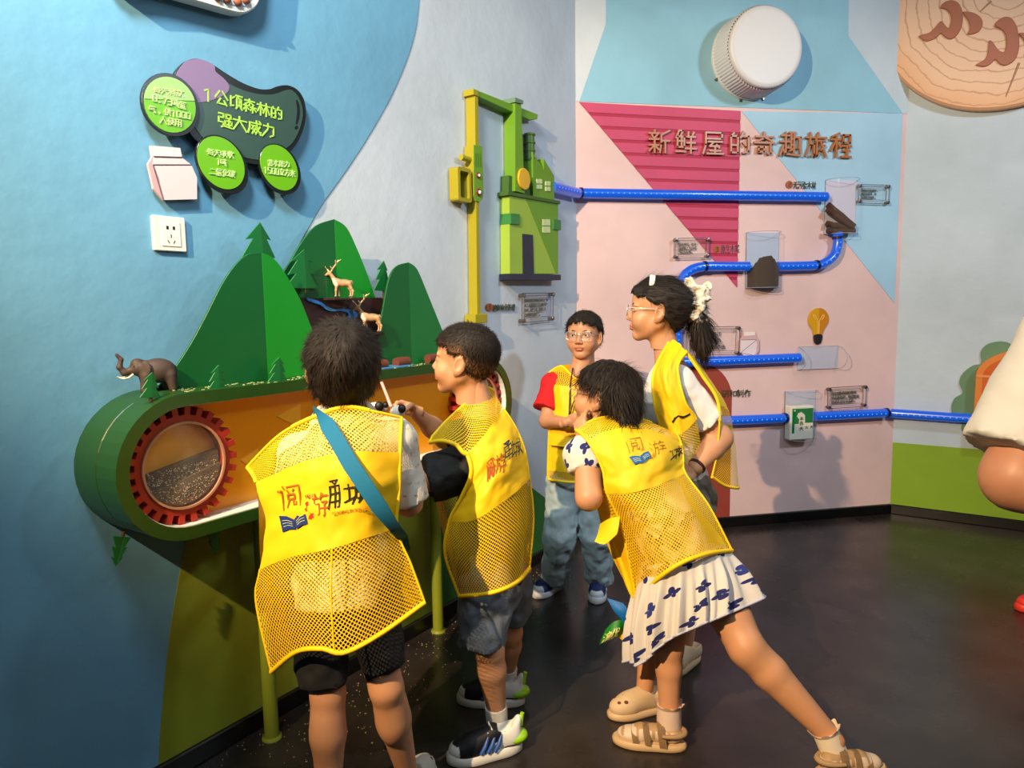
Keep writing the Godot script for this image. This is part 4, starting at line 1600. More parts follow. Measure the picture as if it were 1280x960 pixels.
func factory() -> void:
	var z := 0.052
	var base := v3(zf(320, 782, z), 0)
	var t := thing("factory_cutout", "green factory cut-out with navy door, saw-tooth roof and chimney on the pale wall", "cutout", wt(WL, base))
	var m := nm(base)
	m.prism(PackedVector2Array([zf(230, 463, z), zf(412, 490, z), zf(412, 757, z), zf(232, 757, z)]), 0.003, z, 0.001)
	var wall := part("front_wall", m, M.lime_pale, t)
	m = nm(base)
	m.prism(PackedVector2Array([zf(290, 472, z), zf(412, 490, z), zf(412, 757, z), zf(405, 757, z)]), z - 0.001, z + 0.0015)
	part("dark_triangle", m, M.lime, wall)
	m = nm(base)
	m.prism(PackedVector2Array([zf(220, 448, z), zf(416, 484, z), zf(416, 496, z), zf(220, 462, z)]), 0.003, z + 0.008, 0.001)
	part("ledge", m, M.lime_dark, t)
	for q in [[[230, 530], [264, 533], [264, 573], [230, 570]], [[391, 552], [419, 556], [419, 594], [391, 590]]]:
		m = nm(base)
		m.prism(PackedVector2Array([zf(q[0][0], q[0][1], z), zf(q[1][0], q[1][1], z), zf(q[2][0], q[2][1], z), zf(q[3][0], q[3][1], z)]), 0.003, z + 0.008, 0.001)
		part("wall_band", m, mat(Color(0.20, 0.50, 0.22), 0.45), t)
	m = nm(base)
	m.prism(PackedVector2Array([zf(278, 607, z), zf(316, 611, z), zf(320, 757, z), zf(280, 757, z)]), z - 0.001, z + 0.004)
	part("door", m, M.navy, t)
	m = nm(base)
	m.prism(PackedVector2Array([zf(226, 756, z), zf(420, 760, z), zf(420, 781, z), zf(226, 778, z)]), 0.003, z + 0.006, 0.001)
	part("plinth", m, M.navy, t)
	m = nm(base)
	m.prism(PackedVector2Array([zf(318, 300, z), zf(359, 366, z), zf(360, 325, z), zf(399, 390, z), zf(399, 482, z), zf(320, 468, z)]), 0.003, z, 0.001)
	part("saw_tooth_roof", m, M.lime, t)
	for q in [[341, 420, 10, 18], [373, 428, 9, 18], [367, 577, 14, 25]]:
		for i in 2:
			for j in 2:
				var x0: float = q[0] - q[2] + i * (q[2] + 1)
				var y0: float = q[1] - q[3] + j * (q[3] + 2)
				m = nm(base)
				m.prism(PackedVector2Array([zf(x0, y0, z), zf(x0 + q[2] - 1, y0 + 1, z), zf(x0 + q[2] - 1, y0 + q[3] - 1, z), zf(x0, y0 + q[3] - 2, z)]), z - 0.001, z + 0.004)
				part("window_pane", m, mat(Color(0.80, 0.86, 0.62), 0.4), t)
	var a := zf(325, 232, z)
	var b := zf(325, 330, z)
	m = nm(base)
	m.tube([v3(b, 0.026), v3(Vector2(b.x, a.y), 0.026)], [0.024, 0.022], 16)
	var ch := part("chimney", m, M.lime_dark, t)
	for k in 4:
		m = nm(base)
		var y := lerpf(a.y, b.y, k * 0.31)
		m.lathe([Vector2(0.024, y - 0.006), Vector2(0.027, y - 0.005), Vector2(0.027, y + 0.003), Vector2(0.022, y + 0.005)], 16, Transform3D(Basis(), Vector3(b.x, 0, 0.026)))
		part("chimney_ring", m, M.lime_dark, ch)

# ---- small printed captions and acrylic plaques
func number_label(w: Transform3D, digit: String, cx: float, cy: float, text: String, x0: float, y0: float, x1: float, y1: float, h: float, label: String) -> void:
	var base := v3(on(w, (x0 + x1) / 2, y0), 0.0)
	var t := thing("caption", label, "caption", wt(w, base), "printed captions on the walls")
	var m := nm(base)
	if digit != "":
		m.prism(outline(w, oval_px(cx, cy, 4.3, 4.8, 0, 20)), 0.0, 0.0075)
		part("number_dot", m, mat(Color(0.62, 0.33, 0.12), 0.5), t)
		m = nm(base)
		var c := on(w, cx, cy)
		write(m, digit, c + Vector2(-0.006, -0.0125), 0.025, 0.0076, 0.14, 0.0006)
		part("number", m, mat(Color(0.3, 0.13, 0.05), 0.5), t)
		m = nm(base)
	line_px(m, w, text, x0, y0, x1, y1, h, 0.0065, 0.075)
	part("lettering", m, M.text_dark, t)

func plaque(w: Transform3D, px: Array, lines: Array, label: String) -> void:
	var z := 0.024
	var q := outline(w, px, z)
	var base := v3((q[2] + q[3]) * 0.5, 0.0)
	var t := thing("plaque", label, "plaque", wt(w, base), "acrylic text plaques")
	var m := nm(base)
	m.prism(q, z - 0.004, z)
	part("acrylic_sheet", m, M.clear, t)
	m = nm(base)
	for i in 4:
		m.tube([v3(q[i], z - 0.002), v3(q[(i + 1) % 4], z - 0.002)], 0.0022, 6)
	var c := (q[0] + q[1] + q[2] + q[3]) * 0.25
	var inner := PackedVector2Array()
	for p in q:
		var d := p - c
		inner.append(c + Vector2(d.x - signf(d.x) * 0.021, d.y - signf(d.y) * 0.021))
	for i in 4:
		m.tube([v3(inner[i], z - 0.004), v3(inner[(i + 1) % 4], z - 0.004)], 0.0014, 6)
	part("edge", m, mat(Color(0.36, 0.30, 0.28), 0.3), t)
	for i in 4:
		var d := (q[i] - c)
		var s := c + Vector2(d.x - signf(d.x) * 0.009, d.y - signf(d.y) * 0.009)
		m = nm(base)
		m.lathe([Vector2(0.008, 0.0), Vector2(0.008, z + 0.003), Vector2(0.0105, z + 0.003), Vector2(0.0105, z + 0.008), Vector2(0.009, z + 0.010), Vector2(0.001, z + 0.010)], 14, Transform3D(Basis(Vector3.RIGHT, PI / 2), v3(s, 0)))
		part("standoff", m, M.chrome, t)
	m = nm(base)
	var n := lines.size()
	var ax := (inner[1] - inner[0])
	var ay := (inner[3] - inner[0])
	var widest := 0.0
	for l in lines:
		widest = maxf(widest, strokes_of(l)[-1][0].x)
	var size := minf(ay.length() / (n * 1.55 + 0.3), ax.length() * 0.92 / widest)
	for i in n:
		var o := inner[0] + ax.normalized() * ax.length() * 0.04 + ay * ((i + 0.86) / (n + 0.15))
		write(m, lines[i], o, size, z - 0.0062, 0.11, 0.0008, ax.normalized(), false, 1.12, -ay.normalized())
	part("lettering", m, M.text_dark, t)
# ---------------------------------------------------------------- things on the back and right walls
func pink_wall_things() -> void:
	# title letters
	var ch := "新鲜屋的奇趣旅程"
	var cx := [821.5, 855, 888.5, 921.5, 952.5, 984.5, 1016.5, 1047.5]
	var bronze := mat(Color(0.66, 0.40, 0.17), 0.35)
	for i in 8:
		var cy := 178.6 + 5.2 * i / 7.0
		var a := on(WP, cx[i] - 12, cy + 13)
		var b := on(WP, cx[i] + 12, cy + 13)
		var m := MB.new()
		var s := (b - a).length()
		write(m, ch[i], Vector2(-s / 2, 0), s * 1.04, 0.006, 0.085, 0.012, Vector2.RIGHT, false, 1.0)
		single("title_letter", m, bronze, WP, Vector3.ZERO, "raised bronze title character %s, %s of eight on the back wall" % [ch[i], ["first", "second", "third", "fourth", "fifth", "sixth", "seventh", "last"][i]], "letter", "title characters").transform = WP * Transform3D(Basis(), v3((a + b) * 0.5, 0.006))
	bottle_cap()
	var r := 0.0265
	pipe(WL, [[690, 233.5], [722.5, 241.5]], 0.04, "short blue lit pipe between the green factory and the corner", [], r)
	pipe(WP, [[723.5, 241.5], [880, 244], [1033, 246]], 0.04, "long blue lit pipe running below the title to the log container", [[726, 241.5]], r)
	pipe(WP, [[1047, 290], [1047.5, 302], [1045, 314], [1040, 322], [1032, 328], [1022, 331.5], [1000, 332.5], [972, 333]], 0.04, "blue lit pipe bending from the log container down to the pulp container", [[1021, 331.7], [1047, 297]], r)
	pipe(WP, [[936, 333], [905, 333], [884, 333], [870, 335], [860, 340], [853, 348], [849, 358], [847, 380], [846, 440]], 0.04, "blue lit pipe bending down from the pulp container behind the girl's scrunchie", [[881, 333.2]], r)
	pipe(WP, [[846, 453], [900, 451], [999, 447]], 0.04, "blue lit pipe from the girl's ponytail to the empty clear tube", [], r)
	pipe(WP, [[870, 527], [925, 525], [984, 522.5]], 0.04, "blue lit pipe left of the green tissue pack container", [[981, 522.6]], r)
	pipe(WP, [[1018, 520.5], [1060, 518.5], [1110, 516]], 0.04, "blue lit pipe right of the green tissue pack container", [[1108, 516.2]], r)
	pipe(WR, [[1114, 516.3], [1160, 519.5], [1217, 523.5]], 0.04, "blue lit pipe on the grey wall ending at the orange arch", [], r)
	log_container()
	pulp_container()
	empty_tube()
	pack_container()
	bulb_cutout()
	carton(WP, [[928, 415], [944, 414.5], [946, 420], [949, 425], [949, 438], [945, 444], [930, 444], [925, 441], [925, 426], [929, 419]], [[926, 425], [945, 424.5], [945.5, 425], [946, 430], [945, 441], [942, 444], [930, 444], [925.5, 441]], [[930, 415], [943.5, 414.5], [944, 419], [930, 420]], "small plain paper carton cut-out on the pink wall beside a plaque")
	number_label(WP, "2", 986, 231, "无污染木材", 992, 235.5, 1020, 236.5, 9, "printed numbered caption 无污染木材 left of the log container")
	number_label(WP, "3", 895, 311.5, "原生木浆", 901.5, 316, 924, 315.5, 9.5, "printed numbered caption 原生木浆 left of the pulp container")
	number_label(WP, "", 0, 0, "合研和制作", 893.5, 497, 938.5, 496, 9, "printed caption 研和制作 half on the brick red arch")
	plaque(WP, [[1073, 230.5], [1112, 231.5], [1111, 255], [1072.5, 253.5]], ["确保无污染原材，", "确保木材质量及", "合理安全品质。"], "clear acrylic plaque right of the log container")
	plaque(WP, [[843, 298], [887, 297.5], [886, 322], [843, 323]], ["经过净化、及合", "成理等工艺合成", "净化木纤维。"], "clear acrylic plaque on the striped triangle's edge, left of the pulp caption")
	plaque(WP, [[858, 409], [925, 408], [923.5, 443], [858, 444]], ["以上纸板生产过", "的能源来自绿色", "能源-木质素产品"], "clear acrylic plaque half behind the girl's ponytail")
	plaque(WP, [[1035, 485], [1083.5, 482], [1082, 508], [1034.5, 511]], ["符合国际和国内纸盒", "的品质管理，确保纸盒", "的成本及安全品质。"], "clear acrylic plaque right of the green tissue pack container")

func bottle_cap() -> void:
	var c := on(WP, 936, 73)
	var t := thing("bottle_cap", "big white ribbed bottle cap mounted high on the back wall", "bottle cap", wt(WP, v3(c, 0)))
	var rad := 0.222
	var cap_white := mat(Color(0.82, 0.83, 0.84), 0.45)
	var m := MB.new()
	m.xf = Transform3D(Basis(Vector3.RIGHT, PI / 2), Vector3.ZERO)
	m.lathe([Vector2(rad - 0.016, 0.15), Vector2(rad - 0.012, 0.172), Vector2(rad - 0.022, 0.183), Vector2(rad - 0.04, 0.186), Vector2(0.001, 0.186)], 64)
	part("cap_top", m, cap_white, t)
	m = MB.new()
	m.xf = Transform3D(Basis(Vector3.RIGHT, PI / 2), Vector3.ZERO)
	var g := []
	var n := 240
	for q in [[0.022, 0.0], [0.024, -0.006], [0.150, -0.010], [0.158, -0.014]]:
		var row := []
		for j in n:
			var a := TAU * j / n
			var rr: float = rad + q[1] + (0.007 if j % 3 == 0 else 0.0) * (1.0 if q[0] > 0.023 else 0.0)
			row.append(Vector3(rr * cos(a), q[0], rr * sin(a)))
		g.append(row)
	m.sheet(g, true)
	part("ribbed_side", m, cap_white, t)
	m = MB.new()
	m.xf = Transform3D(Basis(Vector3.RIGHT, PI / 2), Vector3.ZERO)
	m.lathe([Vector2(rad + 0.002, 0.0), Vector2(rad + 0.003, 0.016), Vector2(rad - 0.002, 0.022), Vector2(0.05, 0.022)], 64)
	part("base_ring", m, cap_white, t)
	for a in [3.7, 4.5, 5.1]:
		m = MB.new()
		m.box(Vector3(cos(a) * (rad + 0.006), sin(a) * (rad + 0.006), 0.008), Vector3(0.02, 0.012, 0.012), Basis(Vector3(0, 0, 1), a), 0.002)
		part("bracket", m, M.chrome, t)

func pipe(w: Transform3D, px: Array, off: float, label: String, clips: Array, r: float) -> void:
	var pts := []
	var raw := vecs(w, px, off)
	var base := v3(raw[0], off)
	for q in smooth(raw, 6 if px.size() > 3 else 2):
		pts.append(v3(q, off))
	var t := thing("pipe", label, "pipe", wt(w, base), "blue pipes with dots of light")
	var m := nm(base)
	m.tube(pts, r, 18)
	part("pipe_tube", m, M.pipe, t)
	var total := 0.0
	for i in pts.size() - 1:
		total += ((pts[i + 1] - pts[i]) as Vector3).length()
	m = nm(base)
	var next := 0.03
	var run := 0.0
	for i in pts.size() - 1:
		var a: Vector3 = pts[i]
		var b: Vector3 = pts[i + 1]
		var l := (b - a).length()
		while next < run + l:
			var p := a.lerp(b, (next - run) / l)
			m.ball(p + Vector3(0, 0, r - 0.001), Vector3(0.0048, 0.0038, 0.003), 8)
			next += 0.0305
		run += l
	part("led_lights", m, M.led, t).set_meta("kind", "stuff")
	for q in clips:
		var c := v3(on(w, q[0], q[1], off), off)
		var best := 0
		for i in pts.size() - 1:
			if (pts[i] - c).length() < (pts[best] - c).length():
				best = i
		var dir: Vector3 = (pts[mini(best + 1, pts.size() - 1)] - pts[maxi(best - 1, 0)]).normalized()
		m = nm(base)
		m.tube([c - dir * 0.007, c + dir * 0.007], r + 0.004, 20)
		m.box(c + Vector3(0, 0, -off / 2), Vector3(0.014, 0.014, off))
		part("clip", m, mat(Color(0.02, 0.05, 0.25), 0.4), t)

# half-round clear container: px = bottom left, bottom right, top right, top left
func half_tube(t: Node3D, base: Vector3, x0: float, x1: float, y0: float, y1: float, depth: float, upright := true) -> void:
	var m := nm(base)
	var g := []
	var n := 22
	for e in 2:
		var row := []
		for i in n + 1:
			var a := PI * i / n
			if upright:
				row.append(Vector3((x0 + x1) / 2 - cos(a) * (x1 - x0) / 2, y1 if e == 0 else y0, 0.004 + sin(a) * depth))
			else:
				row.append(Vector3(x0 if e == 0 else x1, (y0 + y1) / 2 - cos(a) * (y1 - y0) / 2, 0.004 + sin(a) * depth))
		g.append(row)
	m.sheet(g)
	part("clear_shell", m, M.clear, t)
	m = nm(base)
	for e in 2:
		m.tube(g[e], 0.0016, 6)
		for k in [0, n]:
			m.tube([g[0][k], g[1][k]], 0.002, 6)
	part("shell_edge", m, mat(Color(0.62, 0.66, 0.75), 0.2), t)

func log_container() -> void:
	var a := on(WP, 1029.5, 293)
	var b := on(WP, 1070, 226)
	var base := v3(Vector2((a.x + b.x) / 2, a.y), 0)
	var t := thing("log_container", "clear half-round wall container holding dark logs, at the end of the long pipe", "container", wt(WP, base), "clear containers on the back wall")
	var m := nm(base)
	m.box(Vector3((a.x + b.x) / 2, (a.y + b.y) / 2, 0.003), Vector3(b.x - a.x, b.y - a.y, 0.006))
	part("back_plate", m, mat(Color(0.78, 0.78, 0.86), 0.3), t)
	m = nm(base)
	var pl := PackedVector2Array()
	for i in 21:
		pl.append(Vector2((a.x + b.x) / 2 - cos(PI * i / 20) * (b.x - a.x) / 2, -sin(PI * i / 20) * 0.095))
	m.xf = m.xf * Transform3D(Basis(Vector3.RIGHT, PI / 2), Vector3(0, a.y, 0))
	m.prism(pl, -0.004, 0.004)
	part("base_plate", m, mat(Color(0.85, 0.85, 0.9), 0.3), t)
	half_tube(t, base, a.x, b.x, a.y, b.y, 0.095)
	var logs := [[1035, 256, 1067, 283, 0.018], [1034, 262, 1066, 285, 0.016], [1033.5, 279.5, 1066, 287, 0.017], [1034, 289, 1068, 288.5, 0.014]]
	for k in 4:
		var q: Array = logs[k]
		var z := 0.035 + 0.015 * (k % 2)
		var p0 := v3(on(WP, q[0], q[1], z), z)
		var p1 := v3(on(WP, q[2], q[3], z), z)
		var bs := p0.lerp(p1, 0.5)
		m = MB.new()
		var rr: float = q[4]
		m.tube([p0 - bs, (p0 - bs) * 0.5, Vector3(0, 0.001, 0), (p1 - bs) * 0.5, p1 - bs], [rr, rr * 0.94, rr * 1.03, rr * 0.96, rr], 14)
		single("wood_log", m, M.bark, WP, Vector3.ZERO, "dark brown log in the clear log container, " + ["topmost and steepest", "second from the top", "third from the top, slightly tilted", "lying flat at the bottom"][k], "log", "logs in the container").transform = WP * Transform3D(Basis(), bs)

func pulp_container() -> void:
	var a := on(WP, 931.5, 360)
	var b := on(WP, 973, 291)
	var base := v3(Vector2((a.x + b.x) / 2, a.y), 0)
	var t := thing("pulp_container", "clear half-round wall container with a mound of dark wood pulp", "container", wt(WP, base), "clear containers on the back wall")
	var m := nm(base)
	m.box(Vector3((a.x + b.x) / 2, (a.y + b.y) / 2, 0.003), Vector3(b.x - a.x, b.y - a.y, 0.006))
	part("back_plate", m, mat(Color(0.68, 0.74, 0.84), 0.3), t)
	m = nm(base)
	var pl := PackedVector2Array()
	for i in 21:
		pl.append(Vector2((a.x + b.x) / 2 - cos(PI * i / 20) * (b.x - a.x) / 2, -sin(PI * i / 20) * 0.095))
	m.xf = m.xf * Transform3D(Basis(Vector3.RIGHT, PI / 2), Vector3(0, a.y, 0))
	m.prism(pl, -0.004, 0.004)
	part("base_plate", m, mat(Color(0.85, 0.85, 0.88), 0.3), t)
	half_tube(t, base, a.x, b.x, a.y, b.y, 0.095)
	m = nm(base)
	var g := []
	var cx := (a.x + b.x) / 2
	var hw := (b.x - a.x) / 2 * 0.93
	for e in 2:
		var row := []
		for i in 31:
			var u := -1.0 + 2.0 * i / 30.0
			var top := a.y + 0.085 + 0.088 * exp(-u * u * 2.4) + 0.004 * sin(u * 23.0)
			var z := 0.006 + 0.082 * sqrt(maxf(0.0, 1.0 - u * u))
			row.append(Vector3(cx + u * hw, top if e == 0 else a.y + 0.005, z))
		g.append(row)
	m.sheet(g)
	var lid := []
	for i in 31:
		lid.append(Vector3(g[0][i].x, g[0][i].y, 0.006))
	m.sheet([lid, g[0]])
	part("pulp_mound", m, M.pulp, t)

func empty_tube() -> void:
	var a := on(WP, 996.5, 462)
	var b := on(WP, 1047, 432.5)
	var base := v3(Vector2((a.x + b.x) / 2, a.y), 0)
	var t := thing("empty_tube", "empty clear half-round tube lying under the yellow bulb cut-out", "container", wt(WP, base), "clear containers on the back wall")
	var m := nm(base)
	m.box(Vector3((a.x + b.x) / 2, (a.y + b.y) / 2, 0.003), Vector3(b.x - a.x, b.y - a.y, 0.006))
	part("back_plate", m, mat(Color(0.72, 0.73, 0.80), 0.3), t)
	half_tube(t, base, a.x, b.x, a.y, b.y, 0.085, false)
	m = nm(base)
	var pl := PackedVector2Array()
	for i in 21:
		pl.append(Vector2(sin(PI * i / 20) * 0.085, (a.y + b.y) / 2 - cos(PI * i / 20) * (b.y - a.y) / 2))
	m.xf = m.xf * Transform3D(Basis(Vector3.UP, -PI / 2), Vector3(b.x, 0, 0))
	m.prism(pl, -0.002, 0.002)
	part("end_plate", m, M.clear, t)

func pack_container() -> void:
	var a := on(WP, 979.5, 549)
	var b := on(WP, 1019, 487.5)
	var base := v3(Vector2((a.x + b.x) / 2, a.y), 0)
	var t := thing("pack_container", "clear half-round wall container holding a green and white tissue pack", "container", wt(WP, base), "clear containers on the back wall")
	var m := nm(base)
	m.box(Vector3((a.x + b.x) / 2, (a.y + b.y) / 2, 0.003), Vector3(b.x - a.x, b.y - a.y, 0.006))
	part("back_plate", m, mat(Color(0.72, 0.72, 0.78), 0.3), t)
	m = nm(base)
	var pl := PackedVector2Array()
	for i in 21:
		pl.append(Vector2((a.x + b.x) / 2 - cos(PI * i / 20) * (b.x - a.x) / 2, -sin(PI * i / 20) * 0.095))
	m.xf = m.xf * Transform3D(Basis(Vector3.RIGHT, PI / 2), Vector3(0, a.y, 0))
	m.prism(pl, -0.004, 0.004)
	part("base_plate", m, mat(Color(0.75, 0.75, 0.8), 0.3), t)
	half_tube(t, base, a.x, b.x, a.y, b.y, 0.095)
	# the pack itself rests in the container
	var z := 0.07
	var p0 := on(WP, 987.5, 547.5, z)
	var p1 := on(WP, 1018, 507, z)
	p0.y = a.y + 0.005
	var pb := Vector3((p0.x + p1.x) / 2, p0.y, z - 0.028)
	var q := thing("tissue_pack", "green and white tissue pack standing in its clear container", "pack", wt(WP, pb))
	var w := p1.x - p0.x
	var h := p1.y - p0.y
	m = MB.new()
	m.box(Vector3(0, h / 2, 0), Vector3(w, h, 0.052), Basis(), 0.005)
	part("pack_body", m, mat(Color(0.86, 0.86, 0.80), 0.35), q)
	m = MB.new()
	m.prism(PackedVector2Array([Vector2(-w * 0.42, h * 0.93), Vector2(-w * 0.42, h * 0.2), Vector2(-w * 0.32, h * 0.2), Vector2(-w * 0.32, h * 0.48), Vector2(-w * 0.13, h * 0.48), Vector2(-w * 0.13, h * 0.62), Vector2(-w * 0.22, h * 0.70), Vector2(-w * 0.18, h * 0.79), Vector2(-w * 0.05, h * 0.83), Vector2(w * 0.07, h * 0.77), Vector2(w * 0.12, h * 0.72), Vector2(w * 0.13, h * 0.5), Vector2(w * 0.46, h * 0.5), Vector2(w * 0.46, h * 0.93)]), 0.025, 0.0266)
	part("green_print", m, mat(Color(0.0, 0.45, 0.22), 0.35), q)
	m = MB.new()
	write(m, "本", Vector2(-w * 0.09, h * 0.58), w * 0.14, 0.0262, 0.14, 0.0008)
	write(m, "色", Vector2(-w * 0.09, h * 0.44), w * 0.14, 0.0262, 0.14, 0.0008)
	write(m, "天", Vector2(-w * 0.09, h * 0.28), w * 0.14, 0.0262, 0.14, 0.0008)
	write(m, "00", Vector2(w * 0.14, h * 0.33), w * 0.09, 0.0262, 0.14, 0.0008)
	write(m, "天", Vector2(w * 0.36, h * 0.33), w * 0.1, 0.0262, 0.14, 0.0008)
	part("lettering", m, M.text_dark, q)
	m = MB.new()
	write(m, "00", Vector2(-w * 0.36, h * 0.86), w * 0.05, 0.0268, 0.16, 0.0006)
	part("white_print", m, mat(Color(0.9, 0.95, 0.9), 0.4), q)

func bulb_cutout() -> void:
	var z := 0.012
	var c := on(WP, 1023.5, 399, z)
	var s := on(WP, 1036, 399, z).x - c.x
	var base := v3(c + Vector2(0, -s * 2.2), 0)
	var t := thing("bulb_cutout", "yellow light bulb cut-out with black base above the empty clear tube", "sign", wt(WP, base))
	var l := PackedVector2Array()
	var r := PackedVector2Array()
	for i in 15:
		var a := PI / 2 - PI * 0.78 * i / 14.0
		r.append(c + Vector2(cos(a), sin(a)) * s)
		l.append(c + Vector2(-cos(a), sin(a)) * s)
	for q in [[0.50, -1.05], [0.40, -1.4]]:
		r.append(c + Vector2(q[0], q[1]) * s)
		l.append(c + Vector2(-q[0], q[1]) * s)
	r.append(c + Vector2(0, -1.4) * s)
	l.append(c + Vector2(0, -1.4) * s)
	var m := nm(base)
	m.prism(l, 0.003, z, 0.001)
	part("bulb_half", m, mat(Color(0.80, 0.60, 0.08), 0.4), t)
	m = nm(base)
	m.prism(r, 0.003, z, 0.001)
	part("bulb_half", m, mat(Color(0.76, 0.49, 0.08), 0.4), t)
	m = nm(base)
	m.prism(smooth([c + Vector2(-0.36, -1.38) * s, c + Vector2(0.36, -1.38) * s, c + Vector2(0.36, -1.9) * s, c + Vector2(0.2, -2.2) * s, c + Vector2(-0.2, -2.2) * s, c + Vector2(-0.36, -1.9) * s], 3, true), 0.003, z + 0.002, 0.001)
	part("bulb_base", m, mat(Color(0.10, 0.08, 0.07), 0.5), t)
	m = nm(base)
	for e in [-1.0, 1.0]:
		var pts := []
		for q in [[0.06, -1.3], [0.06, -0.2], [0.15, 0.0], [0.3, -0.06], [0.5, 0.2], [0.5, 0.4], [0.4, 0.38], [0.18, 0.02]]:
			pts.append(v3(c + Vector2(q[0] * e, q[1]) * s, z + 0.001))
		m.tube(pts, 0.0016, 6)
	part("filament_print", m, mat(Color(0.95, 0.80, 0.45), 0.4), t)

func right_wall_things() -> void:
	var pts := [[1300, 430], [1267, 432], [1258, 427.5], [1246, 427], [1233, 431], [1226, 440], [1226, 454], [1216, 457], [1204, 466], [1199, 478], [1203, 491], [1193, 498], [1189, 510], [1192, 522], [1201, 529], [1202, 538], [1210, 543], [1213, 552], [1300, 556]]
	var base := v3(on(WR, 1230, 552), 0)
	var t := thing("bush_cutout", "grey green scalloped bush cut-out on the grey wall behind the orange arch", "sign", wt(WR, base))
	var m := nm(base)
	var sm := vecs(WR, pts, 0.01)
	m.prism(smooth(sm.slice(1, 18), 5) + PackedVector2Array([sm[18], sm[0]]), 0.0, 0.01, 0.001)
	part("bush_board", m, grained(Color(0.38, 0.55, 0.42), 0.5, null, 1.0, 0.0, M.mottle), t)
	# orange arch
	var z := 0.06
	var bl := on(WR, 1213, 556, z)
	var tl := on(WR, 1221, 470, z)
	var x0 := on(WR, 1218, 500, z).x
	var top := on(WR, 1275, 434, z)
	var hw := 0.30
	base = Vector3(x0 + hw, bl.y, 0)
	t = thing("orange_arch", "orange arched box with pale border on the grey wall, beside the white sleeve", "arch", wt(WR, base))
	var arch := func(inset: float) -> PackedVector2Array:
		var p := PackedVector2Array([Vector2(x0 + inset, bl.y + inset * 0.2), Vector2(x0 + 2 * hw - inset, bl.y + inset * 0.2)])
		var sy := tl.y
		for i in 25:
			var a := PI * i / 24.0
			p.append(Vector2(x0 + hw + cos(a) * (hw - inset), sy + sin(a) * (top.y - sy - inset)))
		return p
	m = nm(base)
	m.prism(arch.call(0.0), 0.0, z, 0.003)
	part("arch_box", m, mat(Color(0.85, 0.50, 0.20), 0.45), t)
	m = nm(base)
	m.prism(arch.call(0.032), z - 0.002, z + 0.002)
	part("arch_face", m, mat(Color(0.80, 0.36, 0.06), 0.45), t)
	m = nm(base)
	m.box(Vector3(x0 + hw, tl.y, z + 0.002), Vector3(2 * hw - 0.01, 0.012, 0.004))
	part("transom_strip", m, mat(Color(0.88, 0.58, 0.36), 0.45), t)
	m = nm(base)
	var pc := on(WR, 1225, 521, z)
	m.box(v3(pc, z + 0.004), Vector3(0.06, 0.008, 0.008))
	m.ball(v3(pc, z + 0.006), Vector3(0.013, 0.013, 0.01), 10)
	part("pipe_bracket", m, mat(Color(0.35, 0.30, 0.35), 0.3, 0.6), t)
	wood_slice()

